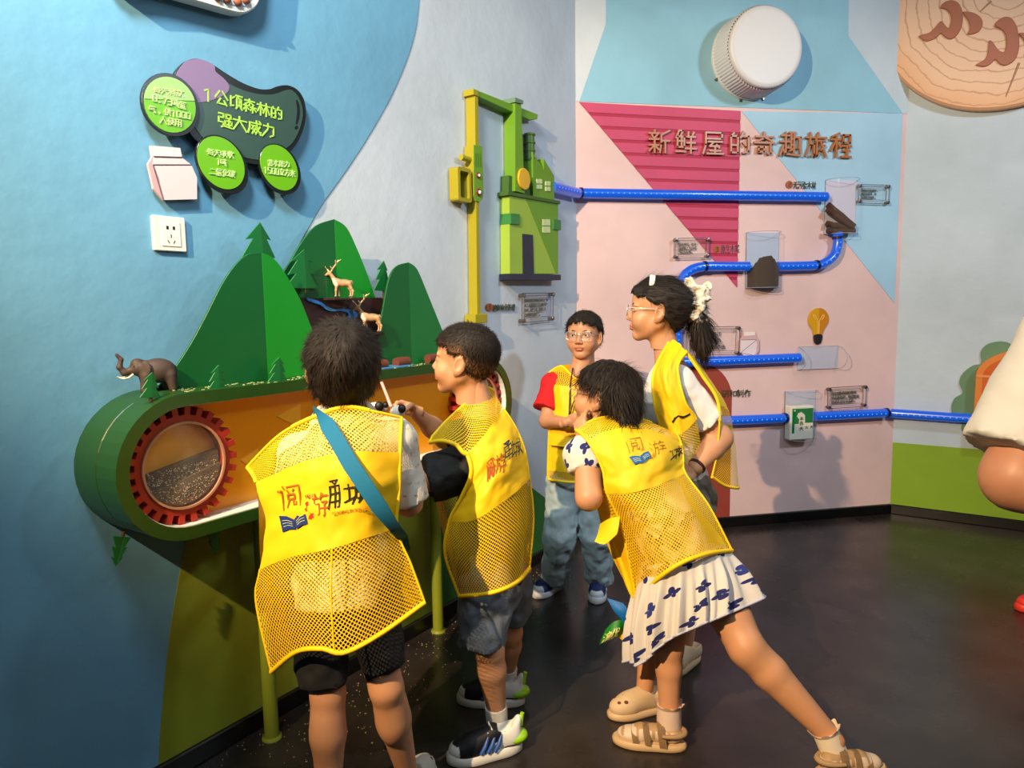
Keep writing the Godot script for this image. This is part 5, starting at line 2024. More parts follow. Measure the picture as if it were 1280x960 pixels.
func wood_slice() -> void:
	var z := 0.06
	var c := on(WR, 1262, -16, z)
	var r := on(WR, 1262, 134, z).distance_to(c)
	var base := v3(c - Vector2(0, r), 0)
	var t := thing("wood_slice", "large round wood slice sign with brown brush characters at the top right", "sign", wt(WR, base))
	var n := 640
	var im := Image.create(n, n, false, Image.FORMAT_RGB8)
	var f := FastNoiseLite.new()
	f.frequency = 0.006
	f.seed = 3
	for y in n:
		for x in n:
			var d := Vector2(x - n / 2.0, y - n / 2.0) / (n / 2.0)
			var w := d.length() + 0.035 * f.get_noise_2d(x, y) + 0.012 * f.get_noise_2d(x * 4.0, y * 4.0)
			var k := fposmod(w * 11.5, 1.0)
			var line := smoothstep(0.80, 0.93, k) * (1.0 - smoothstep(0.95, 1.0, k))
			var col := Color(0.885, 0.745, 0.63).lerp(Color(0.86, 0.66, 0.50), smoothstep(0.75, 1.0, w))
			col = col.lerp(Color(0.70, 0.53, 0.42), line * 0.75)
			im.set_pixel(x, y, col)
	var wm := mat(Color.WHITE, 0.55)
	wm.albedo_texture = ImageTexture.create_from_image(im)
	wm.texture_repeat = false
	var p := PackedVector2Array()
	for i in 96:
		p.append(c + Vector2(cos(TAU * i / 96), sin(TAU * i / 96)) * r)
	var m := nm(base)
	m.prism(p, 0.0, z, 0.012)
	for i in m.uv.size():
		var q := (m.uv[i] - c) / (2.0 * r)
		m.uv[i] = Vector2(q.x + 0.5, 0.5 - q.y)
	part("slice", m, wm, t)
	var brown := grained(Color(0.66, 0.40, 0.31), 0.5, null, 1.0, 0.0, M.mottle)
	var st := [
		[450, 70, 480, 25, 540, 5, 600, 25, 635, 90, 642, 170, 628, 240, 595, 300, 545, 338, 495, 325, 455, 290, 420, 322, 370, 348, 320, 355, 265, 318, 290, 300, 350, 285, 400, 245, 440, 195, 463, 186, 490, 220, 522, 243, 540, 200, 540, 140, 515, 97, 480, 77],
		[640, 106, 700, 105, 760, 125, 803, 165, 810, 220, 780, 272, 730, 294, 680, 296, 702, 258, 696, 200, 668, 150],
		[915, 225, 950, 172, 1010, 146, 1060, 162, 1100, 220, 1120, 300, 1125, 400, 1102, 490, 1060, 540, 1000, 565, 950, 545, 918, 515, 880, 550, 830, 574, 755, 563, 772, 545, 820, 520, 850, 480, 862, 395, 870, 350, 897, 362, 930, 410, 960, 440, 1000, 446, 1016, 380, 1006, 300, 968, 252],
		[1120, 290, 1166, 285, 1230, 315, 1268, 365, 1262, 430, 1220, 470, 1170, 480, 1186, 430, 1175, 370, 1148, 325]]
	for s in st:
		m = nm(base)
		m.prism(smooth(vecs(WR, zoomed(s, 1110, 0, 6.86), z), 3, true), z - 0.001, z + 0.010, 0.003)
		part("brush_stroke", m, brown, t)
	for q in [[885, 10, 790, 100], [1125, 540, 1010, 830]]:
		m = nm(base)
		m.tube([v3(on(WR, 1110 + q[0] / 6.86, q[1] / 6.86, z), z), v3(on(WR, 1110 + q[2] / 6.86, q[3] / 6.86, z), z)], [0.006, 0.003], 8)
		part("crack", m, mat(Color(0.66, 0.50, 0.40), 0.6), t)
# ---------------------------------------------------------------- people: tools
func compass(deg: float, pitch := 0.0, roll := 0.0) -> Basis:
	var a := deg_to_rad(deg)
	var z := Vector3(sin(a), 0, -cos(a))
	var x := Vector3.UP.cross(z)
	var b := Basis(x, Vector3.UP, z)
	return b * Basis.from_euler(Vector3(deg_to_rad(-pitch), 0, deg_to_rad(roll)))

func span(pts: Array, pad: float) -> AABB:
	var b := AABB(pts[0], Vector3.ZERO)
	for p in pts:
		b = b.expand(p)
	return b.grow(pad)

func field(pts: Array, pad: float, cell: float) -> Field:
	var b := span(pts, pad)
	return Field.new(b.position, b.end, cell)

func limb(f: Field, pts: Array, radii: Array, k := 0.02, flat := false) -> void:
	for i in pts.size() - 1:
		f.bar(pts[i], radii[i], pts[i + 1], radii[i + 1], k, flat and i == pts.size() - 2)

# head in its own axes: x to the person's left, y up, z forward, origin at eye height
func head_shape(m: MB, xf: Transform3D, tone: Color, girl := false, stubble := false) -> void:
	var f := Field.new(Vector3(-0.095, -0.125, -0.12), Vector3(0.095, 0.12, 0.115), 0.0034)
	f.ell(Vector3(0, 0.026, -0.014), Vector3(0.071, 0.080, 0.089), 0.01)
	f.ell(Vector3(0, 0.034, 0.030), Vector3(0.058, 0.048, 0.047), 0.02)
	f.ell(Vector3(0, -0.036, 0.022), Vector3(0.055, 0.058, 0.054), 0.025)
	for s in [-1, 1]:
		f.bar(Vector3(0.047 * s, -0.040, -0.008), 0.020, Vector3(0.012 * s, -0.084, 0.048), 0.014, 0.02)
		f.ell(Vector3(0.034 * s, -0.034, 0.048), Vector3(0.026, 0.027, 0.024), 0.02)
		f.ell(Vector3(0.030 * s, 0.014, 0.066), Vector3(0.020, 0.006, 0.008), 0.012)
	f.ell(Vector3(0, -0.084, 0.054), Vector3(0.018, 0.013, 0.014), 0.014)
	for s in [-1, 1]:
		f.ell(Vector3(0.030 * s, -0.001, 0.083), Vector3(0.018, 0.010, 0.011), 0.010, Basis(), true)
		f.ell(Vector3(0.030 * s, 0.000, 0.0645), Vector3(0.0145, 0.0125, 0.0125), 0.004)
		f.ell(Vector3(0.030 * s, -0.0005, 0.0800), Vector3(0.0115, 0.0036, 0.008), 0.002, Basis(), true)
	f.bar(Vector3(0, 0.006, 0.072), 0.0065, Vector3(0, -0.028, 0.0885), 0.0085, 0.012)
	for s in [-1, 1]:
		f.ell(Vector3(0.0105 * s, -0.032, 0.081), Vector3(0.0075, 0.0065, 0.008), 0.006)
		f.ell(Vector3(0.006 * s, -0.0395, 0.085), Vector3(0.0030, 0.0022, 0.004), 0.002, Basis(), true)
	f.ell(Vector3(0, -0.0535, 0.0755), Vector3(0.0185, 0.0055, 0.0085), 0.006)
	f.ell(Vector3(0, -0.0625, 0.0735), Vector3(0.0160, 0.0058, 0.0085), 0.006)
	f.ell(Vector3(0, -0.0580, 0.0850), Vector3(0.0190, 0.0016, 0.0070), 0.002, Basis(), true)
	for s in [-1, 1]:
		var eb := Basis(Vector3.UP, 0.35 * s) * Basis(Vector3.RIGHT, -0.2)
		f.ell(Vector3(0.0735 * s, -0.004, -0.012), Vector3(0.0075, 0.030, 0.0185), 0.006, eb)
		f.ell(Vector3(0.0700 * s, -0.028, -0.004), Vector3(0.006, 0.011, 0.009), 0.006, eb)
		f.ell(Vector3(0.0815 * s, -0.001, -0.009), Vector3(0.0055, 0.019, 0.0105), 0.004, eb, true)
	f.bar(Vector3(0, -0.055, -0.022), 0.040, Vector3(0, -0.125, -0.035), 0.040, 0.02)
	var keep := m.xf
	m.xf = keep * xf
	f.into(m, func(p, _n):
		var c: Color = tone
		var l := Vector2(p.x / 0.019, (p.y + 0.058) / 0.0105).length()
		if p.z > 0.066 and l < 1.25:
			c = c.lerp(Color(tone.r * 0.80, tone.g * 0.50, tone.b * 0.50), clampf((1.25 - l) * 3.0, 0.0, 0.85))
		var ck := Vector2((absf(p.x) - 0.042) / 0.022, (p.y + 0.034) / 0.02).length()
		if p.z > 0.03 and ck < 1.0:
			c = c.lerp(Color(tone.r, tone.g * 0.82, tone.b * 0.80), (1.0 - ck) * 0.6)
		if stubble:
			var y0 := 0.052 if p.z > 0.03 else lerpf(-0.045, 0.052, clampf((p.z + 0.07) / 0.10, 0.0, 1.0))
			if p.z < 0.052 and absf(p.x) < 0.0735:
				c = c.lerp(Color(0.06, 0.045, 0.035), clampf((p.y - y0 + 0.018) / 0.03, 0.0, 0.75))
		return c)
	m.xf = keep

func face_parts(t: Node3D, xf: Transform3D) -> void:
	var m := MB.new()
	m.xf = xf
	for s in [-1, 1]:
		m.ball(Vector3(0.030 * s, -0.0003, 0.0668), Vector3(0.0115, 0.0105, 0.0112), 14)
	var eyes := part("eyes", m, mat(Color(0.88, 0.86, 0.84), 0.2), t)
	m = MB.new()
	m.xf = xf
	for s in [-1, 1]:
		m.ball(Vector3(0.0298 * s, -0.0006, 0.0745), Vector3(0.0056, 0.0056, 0.0042), 12)
	part("irises", m, mat(Color(0.05, 0.03, 0.02), 0.1), eyes)
	m = MB.new()
	m.xf = xf
	for s in [-1, 1]:
		m.tube([Vector3(0.016 * s, 0.0165, 0.0775), Vector3(0.030 * s, 0.0205, 0.0755), Vector3(0.044 * s, 0.0165, 0.0655)], [0.0022, 0.0026, 0.0012], 6)
		m.tube([Vector3(0.018 * s, 0.0020, 0.0790), Vector3(0.030 * s, 0.0045, 0.0795), Vector3(0.0425 * s, 0.0020, 0.0715)], [0.0009, 0.0012, 0.0009], 6)
	part("eyebrows", m, mat(Color(0.05, 0.035, 0.03), 0.7), t)

func glasses(t: Node3D, xf: Transform3D, frame: Material, round_ := false) -> void:
	var m := MB.new()
	m.xf = xf
	for s in [-1, 1]:
		var ring := []
		for i in 25:
			var a := TAU * i / 24.0
			var p := 2.0 if round_ else 3.2
			var ca := cos(a)
			var sa := sin(a)
			var k := pow(pow(absf(ca), p) + pow(absf(sa), p), -1.0 / p)
			ring.append(Vector3(0.0315 * s + ca * k * 0.0225, -0.003 + sa * k * 0.0185, 0.094 - 0.10 * pow(absf(0.0315 + ca * s * s * k * 0.0225 * 1.0) if false else absf(0.0315 * s + ca * k * 0.0225), 2.0) * 10.0 * 0.1))
		m.tube(ring, 0.0013, 6)
		m.tube([Vector3(0.053 * s, 0.004, 0.0905), Vector3(0.066 * s, 0.006, 0.078), Vector3(0.0735 * s, 0.007, 0.03), Vector3(0.0765 * s, 0.006, -0.008), Vector3(0.0755 * s, -0.010, -0.026)], 0.0015, 6)
	m.tube([Vector3(-0.010, 0.0, 0.0945), Vector3(0, 0.003, 0.0965), Vector3(0.010, 0.0, 0.0945)], 0.0013, 6)
	var g := part("glasses", m, frame, t)
	m = MB.new()
	m.xf = xf
	for s in [-1, 1]:
		for i in 24:
			var a := TAU * i / 24.0
			var b := TAU * (i + 1) / 24.0
			m.tri(Vector3(0.0315 * s, -0.003, 0.0935), Vector3(0.0315 * s + cos(a) * 0.022, -0.003 + sin(a) * 0.018, 0.0932), Vector3(0.0315 * s + cos(b) * 0.022, -0.003 + sin(b) * 0.018, 0.0932))
	part("lenses", m, M.clear, g)

# hair shell in head axes: everything above the hairline; low = how far it goes down at the nape
func hair_shell(m: MB, xf: Transform3D, thick: float, low: float, front: float, side: float, grow: Array = [], fade := 0.0, tone := Color.BLACK) -> void:
	var f := Field.new(Vector3(-0.12, -0.30, -0.20), Vector3(0.12, 0.15, 0.12), 0.004)
	if fade > 0.0:
		f.ell(Vector3(0, 0.026, -0.014), Vector3(0.0725, 0.0815, 0.0905), 0.01)
		f.ell(Vector3(0, 0.034, 0.030), Vector3(0.0595, 0.0495, 0.0485), 0.02)
		f.ell(Vector3(0, 0.046, -0.008), Vector3(0.068, 0.062, 0.084) + Vector3.ONE * thick * 0.7, 0.02)
	else:
		f.ell(Vector3(0, 0.026, -0.014), Vector3(0.071, 0.080, 0.089) + Vector3.ONE * thick, 0.01)
		f.ell(Vector3(0, 0.036, 0.030), Vector3(0.058, 0.048, 0.047) + Vector3.ONE * thick * 0.8, 0.02)
		f.ell(Vector3(0, -0.02, -0.035), Vector3(0.062, 0.055, 0.050) + Vector3.ONE * thick * 0.6, 0.02)
		f.crumple(wrinkle(5, 22.0), 0.005)
	var jag := wrinkle(6, 60.0)
	# hairline
	var at := 0
	for z in f.nz:
		var pz := f.lo.z + z * f.c
		for y in f.ny:
			var py := f.lo.y + y * f.c
			for x in f.nx:
				var px := absf(f.lo.x + x * f.c)
				var line: float
				if pz > 0.035:
					line = front - (px * px) * 3.0
				elif pz > -0.005:
					line = lerpf(side, front - px * px * 3.0, smoothstep(0.0, 1.0, (pz + 0.005) / 0.04))
				elif pz > -0.03:
					line = lerpf(maxf(low, -0.02), side, (pz + 0.03) / 0.025)
				else:
					line = lerpf(low, maxf(low, -0.02), clampf((pz + 0.07) / 0.04, 0.0, 1.0))
				line += 0.012 * jag.get_noise_2d(f.lo.x + x * f.c, pz)
				var w := (line - py) * 0.7
				if w > f.d[at]:
					f.d[at] = w
				at += 1
	for s in [-1, 1]:
		f.ell(Vector3(0.084 * s, -0.004, -0.006), Vector3(0.024, 0.036, 0.024), 0.006, Basis(), true)
	for g in grow:
		f.bar(g[0], g[1], g[2], g[3], 0.02)
	var keep := m.xf
	m.xf = keep * xf
	f.into(m, func(p, _n):
		var c := Color(0.022, 0.016, 0.012)
		if fade > 0.0:
			c = c.lerp(Color(tone.r * 0.42, tone.g * 0.42, tone.b * 0.42), 1.0 - smoothstep(0.0, fade, p.y - lerpf(-0.012, 0.030, smoothstep(-0.05, 0.0, p.z))))
		return c)
	m.xf = keep

func strand(m: MB, p: Vector3, d0: Vector3, d1: Vector3, len_: float, w: float, nn: Vector3) -> void:
	var a := p
	var b := p + d0 * len_ * 0.5
	var c := b + d1 * len_ * 0.5
	var s := d0.cross(nn).normalized() * w * 0.5
	var base := m.v.size()
	m.v.append_array(PackedVector3Array([a - s, a + s, b - s * 0.8, b + s * 0.8, c]))
	for i in 5:
		m.n.append(nn)
		m.uv.append(Vector2.ZERO)
		m.col.append(m.tint)
	m.ix.append_array(PackedInt32Array([base, base + 2, base + 1, base + 1, base + 2, base + 3, base + 2, base + 4, base + 3]))

# fine strands over a hair shell; flow gives the lie of the hair at a point in head axes
func fuzz(m: MB, shell: MB, xf: Transform3D, count: int, flow: Callable, len_: float, lift: float, w := 0.0014) -> void:
	var r := RandomNumberGenerator.new()
	r.seed = 77
	var n := shell.v.size()
	var inv := xf.affine_inverse()
	for i in count:
		var k := r.randi_range(0, n - 1)
		var p := shell.v[k]
		var nn := shell.n[k]
		var l := inv * p
		var d: Vector3 = (xf.basis * (flow.call(l) as Vector3)).normalized()
		d = (d - nn * d.dot(nn)).normalized()
		var j := Vector3(r.randf_range(-1, 1), r.randf_range(-1, 1), r.randf_range(-1, 1)) * 0.22
		var g := r.randf_range(0.6, 1.6)
		m.tint = Color(0.024 * g, 0.0165 * g, 0.012 * g)
		strand(m, p - nn * 0.003, (d + nn * (lift + 0.15) + j).normalized(), (d + nn * lift * 0.3 + j).normalized(), len_ * r.randf_range(0.7, 1.3), w * r.randf_range(0.7, 1.3), nn)
	m.tint = Color.WHITE

# hand in its own axes: wrist at 0, y to the fingers, z out of the palm, x to the thumb; curls in radians per joint
func hand(m: MB, xf: Transform3D, mirror: float, curls: Array, thumb := 0.5, spread := 0.06, scale := 1.0, tone := Color.WHITE) -> void:
	var f := Field.new(Vector3(-0.055, -0.03, -0.045), Vector3(0.065, 0.135, 0.075), 0.0027)
	f.ell(Vector3(0, 0.034, 0), Vector3(0.029, 0.034, 0.0125), 0.008)
	f.bar(Vector3(0, -0.03, 0), 0.020, Vector3(0, 0.012, 0), 0.019, 0.012)
	f.ell(Vector3(0.016, 0.022, 0.006), Vector3(0.013, 0.020, 0.012), 0.008)
	var roots := [0.0205, 0.007, -0.0065, -0.0195]
	var lens := [0.050, 0.056, 0.052, 0.041]
	for i in 4:
		var p := Vector3(roots[i], 0.056 - absf(roots[i] - 0.004) * 0.25, 0)
		var a := 0.0
		var side: float = (1.5 - i) * spread
		f.bar(Vector3(roots[i] * 0.8, 0.035, 0), 0.0085, p, 0.0085, 0.006)
		var rr := 0.0082 if i < 3 else 0.0070
		for s in 3:
			a += curls[i] * (0.9 if s == 0 else 1.1)
			var l: float = lens[i] * [0.44, 0.31, 0.25][s]
			var q := p + Vector3(sin(side) * cos(a), cos(a) * cos(side), sin(a)) * l
			f.bar(p, rr, q, rr * 0.92, 0.0025)
			p = q
			rr *= 0.92
	var tp := Vector3(0.020, 0.016, 0.006)
	var td := Vector3(0.75, 0.62, 0.25 + thumb * 0.4).normalized()
	var t1 := tp + td * 0.026
	var td2 := Vector3(0.75 - thumb * 1.1, 0.75, 0.2 + thumb * 0.7).normalized()
	var t2 := t1 + td2 * 0.022
	var t3 := t2 + (td2 + Vector3(-0.3 * thumb, 0.1, 0.1)).normalized() * 0.016
	f.bar(tp, 0.0115, t1, 0.0095, 0.008)
	f.bar(t1, 0.0092, t2, 0.0086, 0.003)
	f.bar(t2, 0.0086, t3, 0.0072, 0.003)
	var h := MB.new()
	f.into(h)
	if mirror < 0.0:
		for i in range(0, h.ix.size(), 3):
			var q := h.ix[i + 1]
			h.ix[i + 1] = h.ix[i + 2]
			h.ix[i + 2] = q
		for i in h.v.size():
			h.v[i].x = -h.v[i].x
			h.n[i].x = -h.n[i].x
	for i in h.col.size():
		h.col[i] = tone
	var keep := m.xf
	m.xf = keep * xf * Transform3D(Basis().scaled(Vector3.ONE * scale), Vector3.ZERO)
	m.add(h)
	m.xf = keep

# axes from a direction of the fingers and a rough direction of the palm
func grip(at: Vector3, fingers: Vector3, palm: Vector3) -> Transform3D:
	var y := fingers.normalized()
	var z := (palm - y * palm.dot(y)).normalized()
	return Transform3D(Basis(y.cross(z), y, z), at)

# ---- sheets of cloth through control points given as [x, y, depth] rows
class Cloth:
	var rows: Array
	func cm(a: Vector3, b: Vector3, c: Vector3, d: Vector3, t: float) -> Vector3:
		return b.cubic_interpolate(c, a, d, t)
	func at(u: float, v: float) -> Vector3:
		var nr := rows.size()
		var nc: int = rows[0].size()
		var x := clampf(u, 0.0, 1.0) * (nc - 1)
		var j := mini(int(x), nc - 2)
		var tx := x - j
		var y := clampf(v, 0.0, nr - 1.0)
		var i := mini(int(y), nr - 2)
		var ty := y - i
		var q := []
		for k in [-1, 0, 1, 2]:
			var r: Array = rows[clampi(i + k, 0, nr - 1)]
			q.append(cm(r[maxi(j - 1, 0)], r[j], r[j + 1], r[mini(j + 2, nc - 1)], tx))
		return cm(q[0], q[1], q[2], q[3], ty)
	func normal(u: float, v: float) -> Vector3:
		return (at(u + 0.01, v) - at(u - 0.01, v)).cross(at(u, v - 0.02) - at(u, v + 0.02)).normalized()
	func mesh(m: MB, v0: float, v1: float, nu: int, nv: int, wob := 0.0, noise: FastNoiseLite = null) -> void:
		var g := []
		var uvs := []
		var vy := 0.0
		for i in nv + 1:
			var v := lerpf(v0, v1, float(i) / nv)
			var row := []
			var ur := []
			var ux := 0.0
			for k in nu + 1:
				var u := float(k) / nu
				var p := at(u, v)
				if noise:
					p += normal(u, v) * noise.get_noise_2d(u * 100.0, v * 30.0) * wob
				row.append(p)
			for k in nu + 1:
				if k > 0:
					ux += (row[k] - row[k - 1]).length()
				ur.append(Vector2(ux, 0))
			for k in nu + 1:
				ur[k].x -= ux * 0.5
			if i > 0:
				vy += (row[nu / 2] - g[i - 1][nu / 2]).length()
			for k in nu + 1:
				ur[k].y = vy
			g.append(row)
			uvs.append(ur)
		m.sheet(g, false, uvs)

func cloth(px: Array) -> Cloth:
	var c := Cloth.new()
	for r in px:
		var row := []
		for q in r:
			row.append(P(q[0], q[1], q[2]))
		c.rows.append(row)
	return c

func rim(m: MB, c: Cloth, u0: float, v0: float, u1: float, v1: float, r := 0.0045, n := 24) -> void:
	var pts := []
	for i in n + 1:
		pts.append(c.at(lerpf(u0, u1, float(i) / n), lerpf(v0, v1, float(i) / n)))
	m.tube(pts, r, 6)

# lettering and shapes laid on a cloth: lines in units of the cloth's u and v, width in metres
func ink(m: MB, c: Cloth, lines: Array, wide: float, lift := 0.0022) -> void:
	for line in lines:
		for i in line.size() - 1:
			var a: Vector2 = line[i]
			var b: Vector2 = line[i + 1]
			var n := 3
			var prev := []
			for k in n + 1:
				var q := a.lerp(b, float(k) / n)
				var nn := c.normal(q.x, q.y)
				var p := c.at(q.x, q.y)
				if nn.dot(EYE - p) < 0.0:
					nn = -nn
				var e := a.lerp(b, float(k) / n + 0.05)
				var t := (c.at(e.x, e.y) - p).normalized()
				var s := t.cross(nn).normalized() * wide * 0.5
				if k == 0:
					p -= t * wide * 0.35
				if k == n:
					p += t * wide * 0.35
				var now := [p - s + nn * lift, p + s + nn * lift]
				if k > 0:
					m.quad(prev[0], prev[1], now[1], now[0])
				prev = now

# where on a cloth a place of the photograph falls
func uv_of(c: Cloth, x: float, y: float) -> Vector2:
	var best := Vector2.ZERO
	var bd := 1e9
	var lo := Vector2(0, 0)
	var hi := Vector2(1, c.rows.size() - 1)
	for pass_ in 4:
		var n := 14
		var b2 := best
		for i in n + 1:
			for j in n + 1:
				var q := lo + (hi - lo) * Vector2(float(i) / n, float(j) / n)
				var l := CB.transposed() * (c.at(q.x, q.y) - EYE)
				var d := Vector2(640.0 + FOCAL * l.x / -l.z - x, 480.0 - FOCAL * l.y / -l.z - y).length()
				if d < bd:
					bd = d
					b2 = q
		best = b2
		var r := (hi - lo) * 0.12
		lo = (best - r).clamp(Vector2.ZERO, Vector2(1, c.rows.size() - 1))
		hi = (best + r).clamp(Vector2.ZERO, Vector2(1, c.rows.size() - 1))
	return best

# a character in a box given by its top left, top right and bottom left places in the photograph
func ink_box(m: MB, c: Cloth, text: String, tl: Array, tr: Array, bl: Array, wide: float) -> void:
	var a := uv_of(c, tl[0], tl[1])
	var b := uv_of(c, tr[0], tr[1])
	var d := uv_of(c, bl[0], bl[1])
	var st := strokes_of(text, 1.0)
	var lines := []
	for k in st.size() - 1:
		var l := PackedVector2Array()
		for q in st[k]:
			l.append(a + (b - a) * q.x + (d - a) * (1.0 - q.y))
		lines.append(l)
	ink(m, c, lines, wide)

func ink_text(m: MB, c: Cloth, text: String, u: float, v: float, du: float, dv: float, wide: float, skew := 0.0) -> void:
	var st := strokes_of(text, 1.1)
	var lines := []
	for k in st.size() - 1:
		var l := PackedVector2Array()
		for q in st[k]:
			l.append(Vector2(u + q.x * du, v - q.y * dv + q.x * skew))
		lines.append(l)
	ink(m, c, lines, wide)

func fabric(c: Color, rough := 0.85, n := 0.35) -> StandardMaterial3D:
	var m := grained(c, rough, M.cloth, 9.0, n)
	m.rim_enabled = true
	m.rim = 0.12
	m.rim_tint = 0.6
	return m

func wrinkle(seed_: int, freq := 14.0) -> FastNoiseLite:
	var f := FastNoiseLite.new()
	f.seed = seed_
	f.frequency = freq
	f.fractal_octaves = 2
	return f

# ---- shoes: own axes, heel end at z = 0, toe towards +z, floor at y = 0
func footprint(l: float, w: float, grow := 0.0) -> PackedVector2Array:
	var p := PackedVector2Array()
	for i in 36:
		var a := TAU * i / 36.0
		var z := 0.5 - 0.5 * cos(a)
		var half := w * (0.40 + 0.10 * smoothstep(0.3, 0.75, z)) * pow(maxf(0.0, 1.0 - pow(absf(2.0 * z - 1.0), 3.2)), 0.5)
		p.append(Vector2(signf(sin(a)) * (half + grow), z * l + (z - 0.5) * 2.0 * grow))
	return p

func shoe(t: Node3D, xf0: Transform3D, kind: String, l: float, colors: Array) -> Node3D:
	var xf := Transform3D(Basis(), -t.position) * xf0
	var w := l * 0.40
	var m := MB.new()
	var sole_h := 0.026 if kind == "sneaker" else 0.022
	m.xf = xf
	var low := []
	for e in [[0.0, -0.004], [0.004, 0.001], [sole_h * 0.7, 0.002], [sole_h, -0.003]]:
		var row := []
		for q in footprint(l, w, e[1]):
			var up: float = e[0]
			if kind == "sneaker":
				up += e[0] / sole_h * (0.012 * smoothstep(0.35, 0.0, q.y / l) + 0.006 * smoothstep(0.75, 1.0, q.y / l))
			row.append(Vector3(q.x, up, q.y))
		low.append(row)
	m.sheet(low, true)
	for e in [0, 3]:
		var c := Vector3(0, low[e][0].y, l * 0.5)
		for i in 36:
			if e == 0:
				m.tri(c, low[e][(i + 1) % 36], low[e][i])
			else:
				m.tri(c, low[e][i], low[e][(i + 1) % 36])
	var root := part("shoe", m, mat(colors[0], 0.5), t)
	root.name = "shoe"
	var f := Field.new(Vector3(-w * 0.65, 0.0, -0.02), Vector3(w * 0.65, 0.13, l + 0.02), 0.0034)
	var b := sole_h
	if kind == "sandal":
		f.ell(Vector3(0, b + 0.008, l * 0.72), Vector3(w * 0.36, 0.022, l * 0.22), 0.01)
		f.bar(Vector3(0, b + 0.022, l * 0.18), 0.026, Vector3(0, b + 0.020, l * 0.6), 0.024, 0.02)
	else:
		f.ell(Vector3(0, b + 0.010, l * 0.74), Vector3(w * 0.43, 0.032, l * 0.235), 0.012)
		f.bar(Vector3(0, b + 0.018, l * 0.15), 0.030, Vector3(0, b + 0.016, l * 0.62), 0.032, 0.02)
		f.bar(Vector3(0, b + 0.045, l * 0.36), 0.028, Vector3(0, b + 0.022, l * 0.66), 0.028, 0.02)
		f.ell(Vector3(0, b + 0.032, l * 0.17), Vector3(0.030, 0.036, 0.036), 0.015)
		if kind == "sneaker":
			f.ell(Vector3(0, b + 0.058, l * 0.06), Vector3(0.016, 0.024, 0.012), 0.01, Basis(Vector3.RIGHT, -0.3))
			f.ell(Vector3(0, b + 0.072, l * 0.27), Vector3(0.024, 0.040, 0.036), 0.008, Basis(), true)
		else:
			f.ell(Vector3(0, b + 0.075, l * 0.20), Vector3(0.030, 0.050, 0.055), 0.01, Basis(), true)
	f.cut(Vector3(0, b - 0.006, 0), Vector3.DOWN)
	m = MB.new()
	m.xf = xf
	var cu: Color = colors[1].srgb_to_linear()
	var cv: Color = colors[2].srgb_to_linear()
	f.into(m, func(p, _n):
		if kind == "sneaker":
			if p.z > l * 0.86 and p.y < b + 0.03: return cv
			if p.z < l * 0.30 and p.y > b + 0.01: return cv
			if p.z > l * 0.28 and p.z < l * 0.46 and p.y < b + 0.03: return cv
			return cu
		if kind == "sandal":
			return cv if p.y > b + 0.036 or fposmod(p.z, 0.045) < 0.009 and p.y > b + 0.012 else cu
		return cu)
	var um := mat(Color.WHITE, 0.6)
	um.vertex_color_use_as_albedo = true
	part("upper", m, um, root)
	if kind == "sneaker":
		for s in [-1.0, 1.0]:
			for k in 3:
				m = MB.new()
				m.xf = xf
				var z0 := l * (0.36 + 0.09 * k)
				m.tube([Vector3(s * w * 0.43, b + 0.006, z0 + 0.012), Vector3(s * w * 0.40, b + 0.026, z0 - 0.002), Vector3(s * w * 0.27, b + 0.046, z0 - 0.014)], [0.006, 0.0065, 0.004], 8)
				part("side_stripe", m, mat(colors[3], 0.4), root)
		m = MB.new()
		m.xf = xf
		for k in 5:
			var z := l * (0.42 + 0.055 * k)
			var y := b + 0.071 - 0.0085 * k
			m.tube([Vector3(-0.022, y - 0.008, z), Vector3(0, y, z + 0.004), Vector3(0.022, y - 0.008, z)], 0.0022, 6)
		part("laces", m, mat(Color(0.88, 0.88, 0.84), 0.8), root)
		m = MB.new()
		m.xf = xf
		m.ball(Vector3(0, b + 0.020, l * 0.10), Vector3(0.0355, 0.020, 0.042), 16)
		m.tube([Vector3(0, b + 0.05, l * 0.02), Vector3(0, b + 0.085, -0.004)], [0.010, 0.006], 8)
		part("heel_tab", m, mat(colors[4], 0.4), root)
	elif kind == "sandal":
		for q in [[0.30, 0.062, 0.012], [0.50, 0.053, 0.010], [0.66, 0.040, 0.010]]:
			var pts := []
			for i in 13:
				var a := PI * i / 12.0
				pts.append(Vector3(-cos(a) * w * 0.44, b - 0.004 + sin(a) * (q[1] - 0.004), l * q[0] + sin(a) * 0.01))
			m = MB.new()
			m.xf = xf
			strap(m, pts, q[2])
			part("strap", m, mat(colors[3], 0.7), root)
		m = MB.new()
		m.xf = xf
		var hp := []
		for i in 13:
			var a := PI * i / 12.0
			hp.append(Vector3(-cos(a) * w * 0.40, b + 0.030, l * 0.32 - sin(a) * l * 0.30))
		m.tube(hp, [0.005, 0.006, 0.007, 0.008, 0.008, 0.009, 0.009, 0.009, 0.008, 0.008, 0.007, 0.006, 0.005], 6)
		part("heel_strap", m, mat(colors[3], 0.7), root)
	else:
		for q in [[0.55, 0.0, 0.0], [0.64, 0.45, 0.0], [0.64, -0.45, 0.0], [0.74, 0.0, 0.0], [0.75, 0.7, 0.0], [0.75, -0.7, 0.0], [0.84, 0.4, 0.0], [0.84, -0.4, 0.0]]:
			var a: float = q[1]
			var c := Vector3(sin(a) * w * 0.40, b + 0.010 + cos(a) * (0.0335 if q[0] > 0.6 else 0.040) - (0.010 if q[0] > 0.8 else 0.0), l * q[0])
			m = MB.new()
			m.xf = xf
			m.ball(c, Vector3(0.0085, 0.006, 0.0095), 10)
			part("vent_hole", m, mat(Color(0.42, 0.25, 0.17), 0.8), root)
	return root

